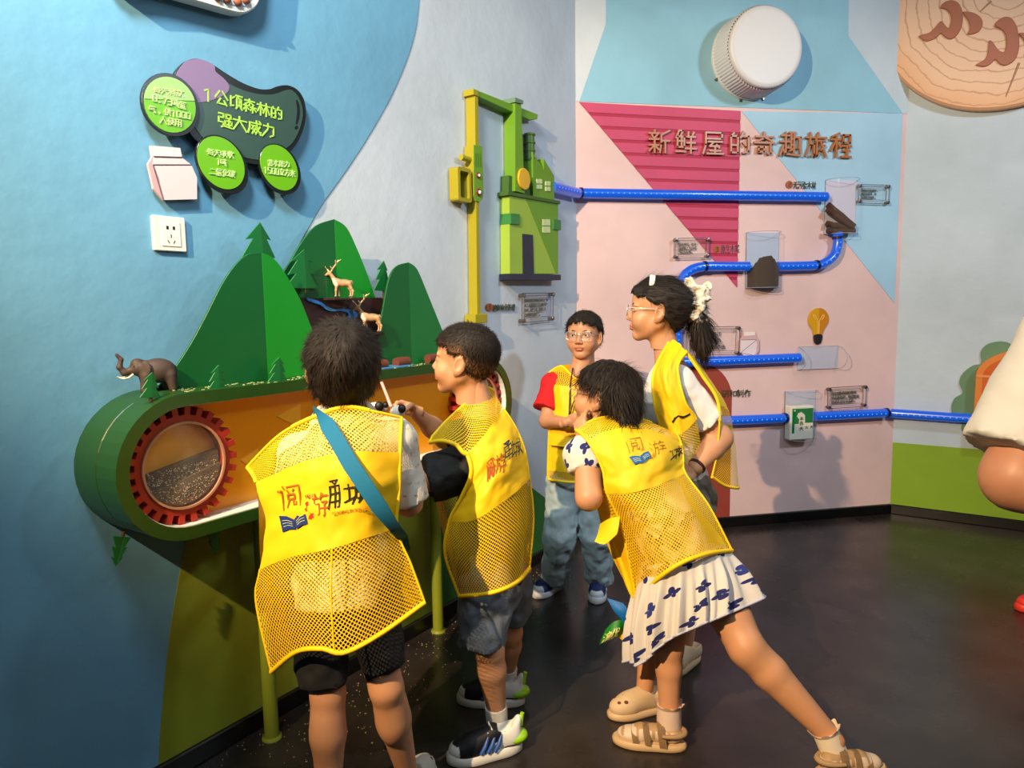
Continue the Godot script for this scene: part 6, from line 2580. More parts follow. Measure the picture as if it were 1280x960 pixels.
func strap(m: MB, pts: Array, wide: float) -> void:
	var g := [[], []]
	for i in pts.size():
		var t: Vector3 = (pts[mini(i + 1, pts.size() - 1)] - pts[maxi(i - 1, 0)]).normalized()
		var s := Vector3(0, 0, 1)
		g[0].append(pts[i] - s * wide * 0.9)
		g[1].append(pts[i] + s * wide * 0.9)
	m.sheet(g)
	m.sheet(g, false, [], true)

# from heel and toe on the floor
func shoe_at(hx: float, hy: float, tx: float, ty: float, back := 0.0) -> Transform3D:
	var a := floor_at(hx, hy)
	var b := floor_at(tx, ty)
	var z := (b - a).normalized()
	return Transform3D(Basis(Vector3.UP.cross(z), Vector3.UP, z), a - z * back)

func sock(t: Node3D, a: Vector3, b: Vector3, ra: float, rb: float, c: Color, frill := false) -> void:
	var m := MB.new()
	m.xf = Transform3D(Basis(), -t.position)
	var d := (b - a).normalized()
	m.tube([a, a.lerp(b, 0.5), b - d * 0.006, b], [ra, (ra + rb) * 0.5, rb, rb * 0.97], 18)
	if frill:
		var g := [[], []]
		var s := d.cross(Vector3.RIGHT).normalized()
		var o := d.cross(s)
		for i in 48:
			var an := TAU * i / 48.0
			var r := s * cos(an) + o * sin(an)
			g[0].append(b - d * 0.004 + r * rb)
			g[1].append(b + d * (0.008 + 0.004 * sin(an * 8.0)) + r * (rb + 0.007 + 0.003 * sin(an * 8.0)))
		m.sheet(g, true, [], true)
	part("sock", m, fabric(c), t)
# ---------------------------------------------------------------- people
var skin_mat: StandardMaterial3D
var net_mat: StandardMaterial3D
var fine_net: StandardMaterial3D
var vest_mat: StandardMaterial3D
var pipe_mat: StandardMaterial3D
var hair_mat: StandardMaterial3D
const TONE := Color(0.61, 0.305, 0.155)

func people() -> void:
	skin_mat = mat(Color.WHITE, 0.5)
	skin_mat.vertex_color_use_as_albedo = true
	skin_mat.normal_enabled = true
	skin_mat.normal_texture = M.skin_n
	skin_mat.uv1_triplanar = true
	skin_mat.uv1_scale = Vector3.ONE * 14.0
	skin_mat.normal_scale = 0.08
	skin_mat.subsurf_scatter_enabled = true
	skin_mat.subsurf_scatter_strength = 0.06
	vest_mat = fabric(Color(0.99, 0.80, 0.02), 0.6, 0.2)
	pipe_mat = fabric(Color(1.0, 0.83, 0.02), 0.6, 0.2)
	net_mat = mat(Color(1.0, 0.80, 0.04), 0.6)
	net_mat.transparency = BaseMaterial3D.TRANSPARENCY_ALPHA_SCISSOR
	net_mat.alpha_scissor_threshold = 0.5
	net_mat.albedo_texture = net_tex()
	net_mat.uv1_scale = Vector3(1.0 / 0.0105, 1.0 / 0.0105, 1)
	fine_net = net_mat.duplicate()
	fine_net.albedo_texture = net_tex(0.238)
	hair_mat = mat(Color.WHITE, 0.62)
	hair_mat.metallic_specular = 0.35
	hair_mat.vertex_color_use_as_albedo = true
	boy_with_strap()
	boy_in_profile()
	boy_with_glasses()
	girl_standing()
	girl_bending()
	adult_at_edge()
	child_at_edge()

func net_tex(hole := 0.295) -> ImageTexture:
	var n := 96
	var im := Image.create(n, n, false, Image.FORMAT_RGBA8)
	for y in n:
		for x in n:
			var p := Vector2(x + 0.5, y + 0.5) / n
			var best := 1.0
			for q in [Vector2(0, 0), Vector2(1, 0), Vector2(0, 1), Vector2(1, 1), Vector2(0.5, 0.5)]:
				var d: Vector2 = (p - q).abs()
				best = minf(best, maxf(d.length(), (d.x + d.y) * 0.80))
			im.set_pixel(x, y, Color(1, 1, 1, clampf((best - hole) * 12.0 + 0.5, 0, 1)))
	return ImageTexture.create_from_image(im)

func print_tex(ground: Color, a: Color, b: Color, seed_: int, count: int, size: float, flowers: bool) -> ImageTexture:
	var n := 384
	var im := Image.create(n, n, false, Image.FORMAT_RGB8)
	im.fill(ground)
	var r := RandomNumberGenerator.new()
	r.seed = seed_
	var grid := int(sqrt(float(count)))
	for gy in grid:
		for gx in grid:
			var c := Vector2(gx + 0.5 + r.randf_range(-0.22, 0.22) + (0.5 if gy % 2 else 0.0), gy + 0.5 + r.randf_range(-0.2, 0.2)) * n / grid
			var a0 := r.randf_range(0, TAU)
			var col := a if r.randf() < 0.75 else b
			var petals := [[0.0, 1.0, 0.36], [1.5, 0.9, 0.32], [-1.4, 0.9, 0.32], [2.9, 0.6, 0.2]] if flowers else [[0.0, 0.9, 0.30], [1.9, 0.5, 0.35], [3.6, 0.6, 0.25]]
			for q in petals:
				var d := Vector2(cos(a0 + q[0]), sin(a0 + q[0]))
				var ctr: Vector2 = c + d * size * n * 0.55 * q[1]
				var la: float = size * n * 0.5 * q[1]
				var lb: float = size * n * q[2]
				var k := int(la + lb) + 1
				for yy in range(-k, k + 1):
					for xx in range(-k, k + 1):
						var v := Vector2(xx, yy)
						var e := Vector2(v.dot(d) / la, v.cross(d) / lb)
						if e.length() < 1.0:
							im.set_pixel(posmod(int(ctr.x) + xx, n), posmod(int(ctr.y) + yy, n), col)
	return ImageTexture.create_from_image(im)

func person(label: String, base: Vector3, group := "") -> Node3D:
	return thing("person", label, "person", Transform3D(Basis(), Vector3(base.x, 0, base.z)), group)

func pm(t: Node3D) -> MB:
	var m := MB.new()
	m.xf = Transform3D(Basis(), -t.position)
	return m

func skin_of(t: Node3D, fill: Callable, pts: Array, head: Transform3D, tone: Color, stubble := false, cell := 0.0095) -> MB:
	var m := pm(t)
	var f := field(pts, 0.13, cell)
	fill.call(f)
	f.into(m, func(_p, _n): return tone)
	head_shape(m, head, tone, false, stubble)
	return m

func garment(called: String, t: Node3D, pts: Array, pad: float, cell: float, fill: Callable, material: Material, seed_ := 0, amp := 0.004, paint = null) -> MeshInstance3D:
	var f := field(pts, pad, cell)
	fill.call(f)
	if amp > 0.0:
		f.crumple(wrinkle(seed_, 13.0), amp)
	var m := pm(t)
	f.into(m, paint)
	return part(called, m, material, t)

func hair_of(called: String, t: Node3D, head: Transform3D, thick: float, low: float, front: float, side: float, count: int, len_: float, lift: float, flow: Callable, grow: Array = [], fade := 0.0, tone := Color.BLACK) -> void:
	var shell := pm(t)
	hair_shell(shell, head, thick, low, front, side, grow, fade, tone)
	var xf := Transform3D(Basis(), -t.position) * head
	var m := MB.new()
	m.add(shell)
	fuzz(m, shell, xf, count, flow, len_, lift)
	part(called, m, hair_mat, t)

func cloth_part(called: String, parent: Node3D, t: Node3D, c: Cloth, v0: float, v1: float, material: Material, nv := 14, wob := 0.0, seed_ := 1) -> MeshInstance3D:
	var m := pm(t)
	var n: FastNoiseLite = null
	if wob > 0.0:
		n = wrinkle(seed_, 0.035)
	c.mesh(m, v0, v1, 36, nv, wob, n)
	return part(called, m, material, parent)

func group_node(called: String, t: Node3D) -> Node3D:
	var o := Node3D.new()
	o.name = called
	t.add_child(o, true)
	return o

# open book: two pages with paler lines; upper left, upper spine, upper right, lower left, lower spine, lower right
func book_px(m: MB, mw: MB, c: Cloth, ul: Array, us: Array, ur: Array, ll: Array, ls: Array, lr: Array) -> void:
	var q := []
	for e in [ul, us, ur, ll, ls, lr]:
		q.append(uv_of(c, e[0], e[1]))
	for s in 2:
		var a0: Vector2 = q[1].lerp(q[0 if s == 0 else 2], 0.06)
		var b0: Vector2 = q[0 if s == 0 else 2]
		var a1: Vector2 = q[4].lerp(q[3 if s == 0 else 5], 0.06)
		var b1: Vector2 = q[3 if s == 0 else 5]
		for k in 15:
			var y := k / 14.0
			var a := a0.lerp(a1, y)
			var b := b0.lerp(b1, y)
			var mid := a.lerp(b, 0.5) + (a0 - a1) * 0.12
			ink(m, c, [[a, mid, b]], 0.0034)
			if k in [4, 7, 10] and s < 2:
				ink(mw, c, [[a.lerp(b, 0.12), mid.lerp(b, 0.0), a.lerp(b, 0.85)]], 0.0012, 0.0034)

func latin_on(t: Node3D, parent: Node3D, c: Cloth, text: String, at: Vector2, toward: Vector2, size: float, material: Material) -> void:
	var p := c.at(at.x, at.y)
	var nn := c.normal(at.x, at.y)
	if nn.dot(EYE - p) < 0.0:
		nn = -nn
	var x := (c.at(toward.x, toward.y) - p).normalized()
	x = (x - nn * x.dot(nn)).normalized()
	var o := MeshInstance3D.new()
	o.name = "printed_words"
	o.mesh = latin(text, size, 0.001)
	o.mesh.set("material", material)
	parent.add_child(o, true)
	o.transform = Transform3D(Basis(x, nn.cross(x), nn), p + nn * 0.004 - t.position)

# ---- the boy with the blue strap, seen from behind
func boy_with_strap() -> void:
	var t := person("boy seen from behind with blue strap across his yellow mesh vest, black shorts", P(440, 1010, 1.73))
	var hx := Transform3D(compass(-8.0, 14.0, 2.0).scaled(Vector3.ONE * 1.05), P(427, 460, 1.72))
	var sl := P(378, 570, 1.76)
	var sr := P(493, 552, 1.74)
	var nk := P(432, 520, 1.74)
	var pelv := P(424, 728, 1.72)
	var hl := P(397, 745, 1.71)
	var hr := P(455, 742, 1.73)
	var kl := P(410, 868, 1.70)
	var kr := P(483, 860, 1.72)
	var al := floor_at(413, 1052) + Vector3(0, 0.07, 0)
	var ar := floor_at(512, 1004) + Vector3(0, 0.07, 0)
	var er := P(511, 628, 1.76)
	var wr := P(475, 600, 2.00)
	var el := P(356, 645, 1.82)
	var wl := P(392, 600, 1.98)
	var pts := [sl, sr, nk, hl, hr, kl, kr, al, ar, er, wr, el, wl]
	var m := skin_of(t, func(f):
		f.bar(nk, 0.05, pelv, 0.085, 0.03)
		f.bar(P(427, 478, 1.735), 0.042, P(432, 535, 1.745), 0.05, 0.02)
		limb(f, [sl, sr], [0.05, 0.05], 0.03)
		limb(f, [sl, el, wl], [0.042, 0.032, 0.022])
		limb(f, [sr, er, wr], [0.042, 0.032, 0.022])
		limb(f, [hl, kl, kl.lerp(al, 0.32), al], [0.058, 0.041, 0.0415, 0.025], 0.012)
		limb(f, [hr, kr, kr.lerp(ar, 0.32), ar], [0.058, 0.041, 0.0415, 0.025], 0.012)
		f.ell(kl.lerp(al, 0.28) - CB.z * -0.012, Vector3(0.036, 0.07, 0.036), 0.02)
		f.ell(kr.lerp(ar, 0.28) - CB.z * -0.012, Vector3(0.036, 0.07, 0.036), 0.02),
		pts, hx, TONE)
	hand(m, grip(wl, P(430, 585, 2.06) - wl, Vector3.DOWN), -1.0, [0.5, 0.5, 0.5, 0.5], 0.5, 0.06, 0.85, TONE)
	hand(m, grip(wr, P(452, 582, 2.06) - wr, Vector3.DOWN), 1.0, [0.5, 0.5, 0.5, 0.5], 0.5, 0.06, 0.85, TONE)
	part("body", m, skin_mat, t)
	face_parts(t, Transform3D(Basis(), -t.position) * hx)
	var whorl := Vector3(-0.004, 0.100, -0.055)
	hair_of("hair", t, hx, 0.014, -0.068, 0.050, -0.002, 5200, 0.026, 0.35, func(p): return (p - whorl) + Vector3(0, -0.03, 0))
	# white shirt under the vest, with a printed sleeve
	var cream := print_tex(Color(0.86, 0.84, 0.78), Color(0.66, 0.38, 0.30), Color(0.72, 0.62, 0.45), 5, 36, 0.035, false)
	var shirt := fabric(Color(1, 1, 1))
	shirt.uv1_triplanar = true
	shirt.uv1_scale = Vector3.ONE * 5.0
	shirt.albedo_texture = cream
	var spx := [sl, sr, pelv, er, el]
	garment("shirt", t, spx, 0.14, 0.009, func(f):
		f.bar(P(432, 540, 1.74), 0.09, P(424, 690, 1.72), 0.110, 0.03)
		limb(f, [sl, sr], [0.058, 0.058], 0.03)
		f.bar(P(424, 690, 1.72), 0.110, P(424, 752, 1.715), 0.116, 0.02, true)
		f.bar(sr, 0.056, sr.lerp(er, 0.98) + CB.y * -0.005, 0.052, 0.02, true)
		f.bar(sl, 0.056, sl.lerp(el, 0.9), 0.052, 0.02, true)
		f.ell(P(431, 505, 1.73), Vector3(0.05, 0.04, 0.05), 0.01, Basis(), true),
		shirt, 3, 0.007)
	garment("shorts", t, [pelv, hl, hr, kl, kr], 0.14, 0.009, func(f):
		f.bar(P(423, 725, 1.715), 0.088, P(424, 748, 1.715), 0.09, 0.03)
		f.bar(hl, 0.078, P(406, 852, 1.70), 0.061, 0.02, true)
		f.bar(hr, 0.076, P(483, 836, 1.72), 0.052, 0.02, true),
		fabric(Color(0.055, 0.06, 0.075)), 9, 0.009)
	# vest
	var v := group_node("vest", t)
	var c := cloth([
		[[309, 584, 1.68], [352, 542, 1.66], [405, 516, 1.655], [437, 509, 1.66], [470, 515, 1.67], [502, 522, 1.71]],
		[[320, 603, 1.66], [352, 587, 1.625], [390, 573, 1.60], [425, 566, 1.59], [462, 563, 1.60], [500, 566, 1.66]],
		[[331, 655, 1.65], [362, 640, 1.605], [396, 628, 1.583], [430, 620, 1.575], [465, 614, 1.59], [499, 612, 1.66]],
		[[325, 712, 1.65], [362, 697, 1.60], [396, 690, 1.577], [428, 682, 1.572], [462, 671, 1.59], [496, 661, 1.66]],
		[[320, 752, 1.66], [358, 752, 1.60], [394, 748, 1.57], [428, 742, 1.568], [470, 724, 1.59], [514, 706, 1.66]],
		[[339, 840, 1.66], [370, 815, 1.60], [402, 811, 1.565], [430, 816, 1.56], [475, 793, 1.59], [531, 753, 1.66]]])
	cloth_part("mesh_yoke", v, t, c, 0.0, 1.0, net_mat, 12)
	cloth_part("back_panel", v, t, c, 1.0, 3.0, vest_mat, 24, 0.006, 4)
	cloth_part("mesh_skirt", v, t, c, 3.0, 5.0, net_mat, 26)
	var fr := cloth([
		[[309, 584, 1.69], [352, 548, 1.74], [405, 532, 1.82], [437, 530, 1.83], [470, 530, 1.81], [502, 524, 1.72]],
		[[322, 620, 1.72], [355, 610, 1.82], [400, 600, 1.87], [430, 598, 1.88], [462, 598, 1.87], [500, 600, 1.74]],
		[[326, 712, 1.68], [360, 706, 1.84], [400, 700, 1.88], [430, 698, 1.885], [462, 690, 1.87], [497, 663, 1.69]],
		[[339, 838, 1.68], [372, 812, 1.84], [402, 800, 1.88], [430, 798, 1.885], [475, 785, 1.87], [530, 752, 1.68]]])
	cloth_part("front_panel", v, t, fr, 0.0, 2.0, vest_mat, 18)
	cloth_part("front_mesh", v, t, fr, 2.0, 3.0, net_mat, 14)
	m = pm(t)
	rim(m, c, 0, 5, 1, 5, 0.006)
	rim(m, c, 0, 0, 0, 1.0, 0.005, 10)
	rim(m, c, 1, 0, 1, 3, 0.0045, 20)
	rim(m, c, 0.25, 0, 0.75, 0, 0.006)
	rim(m, c, 0, 0, 0.25, 0, 0.004)
	rim(m, c, 0.75, 0, 1, 0, 0.004)
	rim(m, c, 0, 3, 0, 5, 0.003, 16)
	rim(m, c, 1, 3, 1, 5, 0.003, 16)
	rim(m, c, 0.52, 3, 0.52, 5, 0.0022, 16)
	part("piping", m, pipe_mat, v)
	# print
	var brown := mat(Color(0.68, 0.34, 0.06), 0.7)
	for q in [["阅", [350, 609], [375, 604], [354, 638]], ["游", [383, 620], [409, 615], [387, 648]]]:
		m = pm(t)
		ink_box(m, c, q[0], q[1], q[2], q[3], 0.0036)
		part("printed_character", m, brown, v)
	for q in [[[384, 629], [386.5, 634], [383.5, 637]], [[388, 638], [391, 642], [388.5, 647]]]:
		m = pm(t)
		ink(m, c, [[uv_of(c, q[0][0], q[0][1]), uv_of(c, q[1][0], q[1][1]), uv_of(c, q[2][0], q[2][1])]], 0.007, 0.003)
		part("printed_drop", m, mat(Color(0.85, 0.18, 0.08), 0.7), v)
	for q in [["甬", [409, 600], [425, 597], [411, 636]], ["城", [429, 604], [459, 599], [431, 632]]]:
		m = pm(t)
		ink_box(m, c, q[0], q[1], q[2], q[3], 0.0036)
		part("printed_character", m, mat(Color(0.07, 0.08, 0.07), 0.7), v)
	m = pm(t)
	var mw := pm(t)
	book_px(m, mw, c, [350, 645.5], [368.5, 650], [381, 637], [354.5, 664], [370.5, 660], [384.5, 654])
	part("printed_book", m, mat(Color(0.07, 0.19, 0.46), 0.7), v)
	part("printed_pages", mw, mat(Color(0.75, 0.80, 0.62), 0.7), v)
	for q in [["YUE", 351, 615, 0.009], ["YOU", 387, 620, 0.011], ["READING IN NINGBO", 439, 638, 0.0088]]:
		var e := uv_of(c, q[1], q[2])
		var e2 := uv_of(c, q[1] + 10, q[2] - 1.7)
		latin_on(t, v, c, q[0], e, e2, q[3], brown)
	# strap
	m = pm(t)
	var g := [[], []]
	var way := [[400, 540, 1.76], [396, 516, 1.665], [408, 530, 1.62], [422, 552, 1.592], [438, 580, 1.572], [456, 607, 1.566], [474, 634, 1.575], [490, 656, 1.605], [502, 671, 1.655], [506, 684, 1.71], [498, 690, 1.79]]
	for i in way.size():
		var q: Array = way[i]
		var p := P(q[0], q[1], q[2] - 0.006)
		var a: Array = way[maxi(i - 1, 0)]
		var b: Array = way[mini(i + 1, way.size() - 1)]
		var tt := (P(b[0], b[1], b[2]) - P(a[0], a[1], a[2])).normalized()
		var s := tt.cross(CB.z).normalized() * 0.0185
		if i > 6:
			s *= 0.75
		g[0].append(p - s)
		g[1].append(p + s)
	m.sheet(g)
	m.sheet([g[0].map(func(p): return p + CB.z * -0.003), g[1].map(func(p): return p + CB.z * -0.003)], false, [], true)
	part("blue_strap", m, fabric(Color(0.06, 0.45, 0.62), 0.8), t)
	shoe(t, shoe_at(410, 1095, 408, 1010, 0.0), "clog", 0.19, [Color(0.75, 0.76, 0.70), Color(0.72, 0.73, 0.68), Color(0.7, 0.7, 0.66)])
	shoe(t, shoe_at(509, 1022, 542, 940, 0.0), "clog", 0.205, [Color(0.75, 0.76, 0.70), Color(0.72, 0.73, 0.68), Color(0.7, 0.7, 0.66)])

# ---- the boy in profile with grey shorts
func boy_in_profile() -> void:
	var t := person("boy in profile with cropped hair, yellow mesh vest over black shirt, grey shorts and sneakers", P(610, 900, 2.15))
	var hx := Transform3D(compass(-64.0, 9.0, 0.0).scaled(Vector3.ONE * 1.02), P(580, 452, 2.12))
	var sl := P(592, 570, 2.06)
	var sr := P(598, 540, 2.22)
	var nk := P(600, 520, 2.14)
	var pelv := P(614, 705, 2.14)
	var hl := P(608, 730, 2.09)
	var hr := P(632, 722, 2.2)
	var kl := P(612, 812, 2.06)
	var kr := P(637, 790, 2.26)
	var al := floor_at(622, 925) + Vector3(0, 0.07, 0)
	var ar := floor_at(634, 868) + Vector3(0, 0.07, 0)
	var el := P(533, 600, 2.03)
	var wl := P(500, 585, 2.16)
	var er := P(556, 548, 2.28)
	var wr := P(516, 513, 2.16)
	var m := skin_of(t, func(f):
		f.bar(nk, 0.045, pelv, 0.085, 0.03)
		f.bar(P(592, 478, 2.13), 0.041, P(601, 530, 2.145), 0.048, 0.02)
		limb(f, [sl, sr], [0.048, 0.048], 0.03)
		limb(f, [sl, el, wl], [0.040, 0.031, 0.021])
		limb(f, [sr, er, er.lerp(wr, 0.4), wr], [0.040, 0.031, 0.031, 0.0205])
		limb(f, [hl, kl, kl.lerp(al, 0.30), al], [0.060, 0.042, 0.042, 0.025], 0.012)
		limb(f, [hr, kr, kr.lerp(ar, 0.30), ar], [0.058, 0.041, 0.041, 0.025], 0.012),
		[sl, sr, nk, hl, hr, kl, kr, al, ar, el, wl, er, wr], hx, TONE, true)
	hand(m, grip(wr, P(488, 505, 2.12) - wr, P(500, 530, 2.06) - P(500, 505, 2.12)), 1.0, [0.55, 0.6, 0.65, 0.7], 0.9, 0.05, 0.92, TONE)
	hand(m, grip(wl, P(476, 575, 2.2) - wl, Vector3.DOWN), -1.0, [0.5, 0.5, 0.5, 0.5], 0.5, 0.06, 0.85, TONE)
	part("body", m, skin_mat, t)
	face_parts(t, Transform3D(Basis(), -t.position) * hx)
	hair_of("hair", t, hx, 0.011, -0.040, 0.055, 0.006, 9000, 0.014, 1.1, func(p): return p - Vector3(0, 0.1, -0.05), [], 0.035, TONE)
	garment("black_shirt", t, [sl, sr, pelv, el, er], 0.14, 0.009, func(f):
		f.bar(P(602, 545, 2.14), 0.078, P(612, 690, 2.14), 0.088, 0.03)
		limb(f, [sl, sr], [0.056, 0.056], 0.03)
		f.bar(P(612, 690, 2.14), 0.092, P(613, 725, 2.14), 0.104, 0.02, true)
		f.bar(P(586, 583, 2.06), 0.064, P(533, 600, 2.03), 0.072, 0.03, true)
		f.bar(sr, 0.05, sr.lerp(er, 0.75), 0.055, 0.02, true)
		f.ell(P(594, 502, 2.13), Vector3(0.05, 0.035, 0.05), 0.01, Basis(), true),
		fabric(Color(0.035, 0.033, 0.035), 0.75), 21, 0.010)
	garment("grey_shorts", t, [pelv, hl, hr, kl, kr], 0.14, 0.008, func(f):
		f.bar(P(614, 700, 2.14), 0.092, P(616, 730, 2.14), 0.094, 0.03)
		f.bar(P(607, 735, 2.09), 0.084, P(603, 812, 2.06), 0.067, 0.02, true)
		f.bar(hr, 0.078, P(642, 770, 2.25), 0.062, 0.02, true),
		fabric(Color(0.36, 0.40, 0.44), 0.8), 15, 0.013)
	var v := group_node("vest", t)
	var yoke := cloth([
		[[540, 546, 2.03], [556, 528, 2.05], [573, 512, 2.08], [592, 496, 2.11], [607, 485, 2.15], [616, 488, 2.18]],
		[[537, 553, 2.01], [553, 551, 1.985], [570, 556, 1.97], [585, 567, 1.97], [608, 540, 2.00], [630, 511, 2.12]]])
	cloth_part("mesh_yoke", v, t, yoke, 0.0, 1.0, net_mat, 14)
	var c := cloth([
		[[584, 567, 1.97], [592, 558, 1.972], [604, 545, 1.985], [617, 528, 2.03], [630, 511, 2.12]],
		[[589, 592, 1.965], [603, 582, 1.962], [620, 568, 1.98], [636, 552, 2.03], [645, 535, 2.12]],
		[[576, 624, 1.99], [598, 614, 1.96], [621, 600, 1.96], [641, 583, 2.02], [656, 563, 2.12]],
		[[562, 652, 2.02], [590, 651, 1.96], [620, 634, 1.96], [644, 615, 2.02], [662, 598, 2.12]],
		[[556, 692, 2.03], [594, 700, 1.955], [626, 688, 1.955], [651, 668, 2.02], [667, 648, 2.12]],
		[[574, 745, 2.04], [604, 743, 1.955], [630, 736, 1.955], [648, 726, 2.02], [662, 711, 2.12]]])
	cloth_part("back_panel", v, t, c, 0.0, 3.0, vest_mat, 28, 0.006, 9)
	cloth_part("mesh_skirt", v, t, c, 3.0, 5.0, net_mat, 24)
	var fr := cloth([
		[[540, 546, 2.04], [548, 545, 2.12], [560, 530, 2.22], [590, 510, 2.27], [616, 500, 2.24]],
		[[546, 612, 2.09], [546, 612, 2.16], [566, 605, 2.25], [600, 590, 2.28], [640, 545, 2.22]],
		[[556, 634, 2.04], [549, 646, 2.12], [566, 650, 2.24], [605, 640, 2.28], [660, 600, 2.15]],
		[[574, 744, 2.05], [566, 712, 2.14], [580, 738, 2.24], [615, 730, 2.28], [661, 710, 2.15]]])
	cloth_part("front_panel", v, t, fr, 0.0, 2.0, net_mat, 16)
	cloth_part("front_mesh", v, t, fr, 2.0, 3.0, net_mat, 16)
	m = pm(t)
	rim(m, yoke, 0, 1, 0.6, 1, 0.0065)
	rim(m, yoke, 0.0, 0, 0.85, 0, 0.004)
	rim(m, yoke, 0.8, 0, 1, 0, 0.006)
	rim(m, yoke, 0, 0, 0, 1, 0.004, 8)
	rim(m, c, 0, 0, 0, 3, 0.0065)
	rim(m, c, 0, 5, 1, 5, 0.0065)
	rim(m, c, 0, 3, 0, 5, 0.0045)
	rim(m, c, 1, 0, 1, 5, 0.003)
	rim(m, fr, 0, 1, 0.3, 1, 0.005)
	part("piping", m, pipe_mat, v)
	var brown := mat(Color(0.70, 0.30, 0.06), 0.7)
	for q in [["阅", [607, 578], [614, 571], [609, 602]], ["游", [615, 573], [630, 565], [616, 596]]]:
		m = pm(t)
		ink_box(m, c, q[0], q[1], q[2], q[3], 0.0034)
		part("printed_character", m, brown, v)
	for q in [["甬", [626, 556], [637, 547], [630, 578]], ["城", [637, 552], [648, 547], [640, 572]]]:
		m = pm(t)
		ink_box(m, c, q[0], q[1], q[2], q[3], 0.0036)
		part("printed_character", m, mat(Color(0.08, 0.22, 0.30), 0.7), v)
	var col := [Color(0.90, 0.90, 0.86), Color(0.045, 0.045, 0.05), Color(0.88, 0.89, 0.86), Color(0.18, 0.34, 0.62), Color(0.62, 0.86, 0.10)]
	shoe(t, shoe_at(648, 936, 556, 955, 0.01), "sneaker", 0.225, col)
	shoe(t, shoe_at(652, 880, 571, 876, 0.01), "sneaker", 0.225, col)
	sock(t, al + Vector3(0, -0.02, 0), kl.lerp(al, 0.82), 0.032, 0.034, Color(0.88, 0.87, 0.84))
	sock(t, ar + Vector3(0, -0.02, 0), kr.lerp(ar, 0.82), 0.032, 0.034, Color(0.88, 0.87, 0.84))
	# what he holds
	var q := thing("cow_toy", "small white toy with black patches and pink stick held by the boy in profile", "toy", Transform3D(Basis(), P(484, 520, 2.10)))
	var tm := MB.new()
	tm.xf = Transform3D(Basis(), -q.position)
	tm.ball(P(470, 513, 2.13), Vector3(0.034, 0.026, 0.022), 18)
	tm.ball(P(497, 515, 2.08), Vector3(0.022, 0.020, 0.016), 16)
	part("toy_body", tm, mat(Color(0.88, 0.86, 0.82), 0.5), q)
	for e in [[474, 508, 2.108, 0.014], [482, 506, 2.10, 0.009], [465, 511, 2.112, 0.008], [502.5, 511, 2.066, 0.012]]:
		tm = MB.new()
		tm.xf = Transform3D(Basis(), -q.position)
		tm.ball(P(e[0], e[1], e[2]), Vector3(e[3], e[3] * 1.1, 0.010), 12)
		part("black_patch", tm, mat(Color(0.05, 0.04, 0.045), 0.5), q)
	tm = MB.new()
	tm.xf = Transform3D(Basis(), -q.position)
	tm.tube([P(477, 478, 2.12), P(483, 493, 2.105), P(489, 509, 2.085)], [0.0048, 0.0048, 0.0052], 10)
	part("stick", tm, mat(Color(0.92, 0.66, 0.60), 0.5), q)

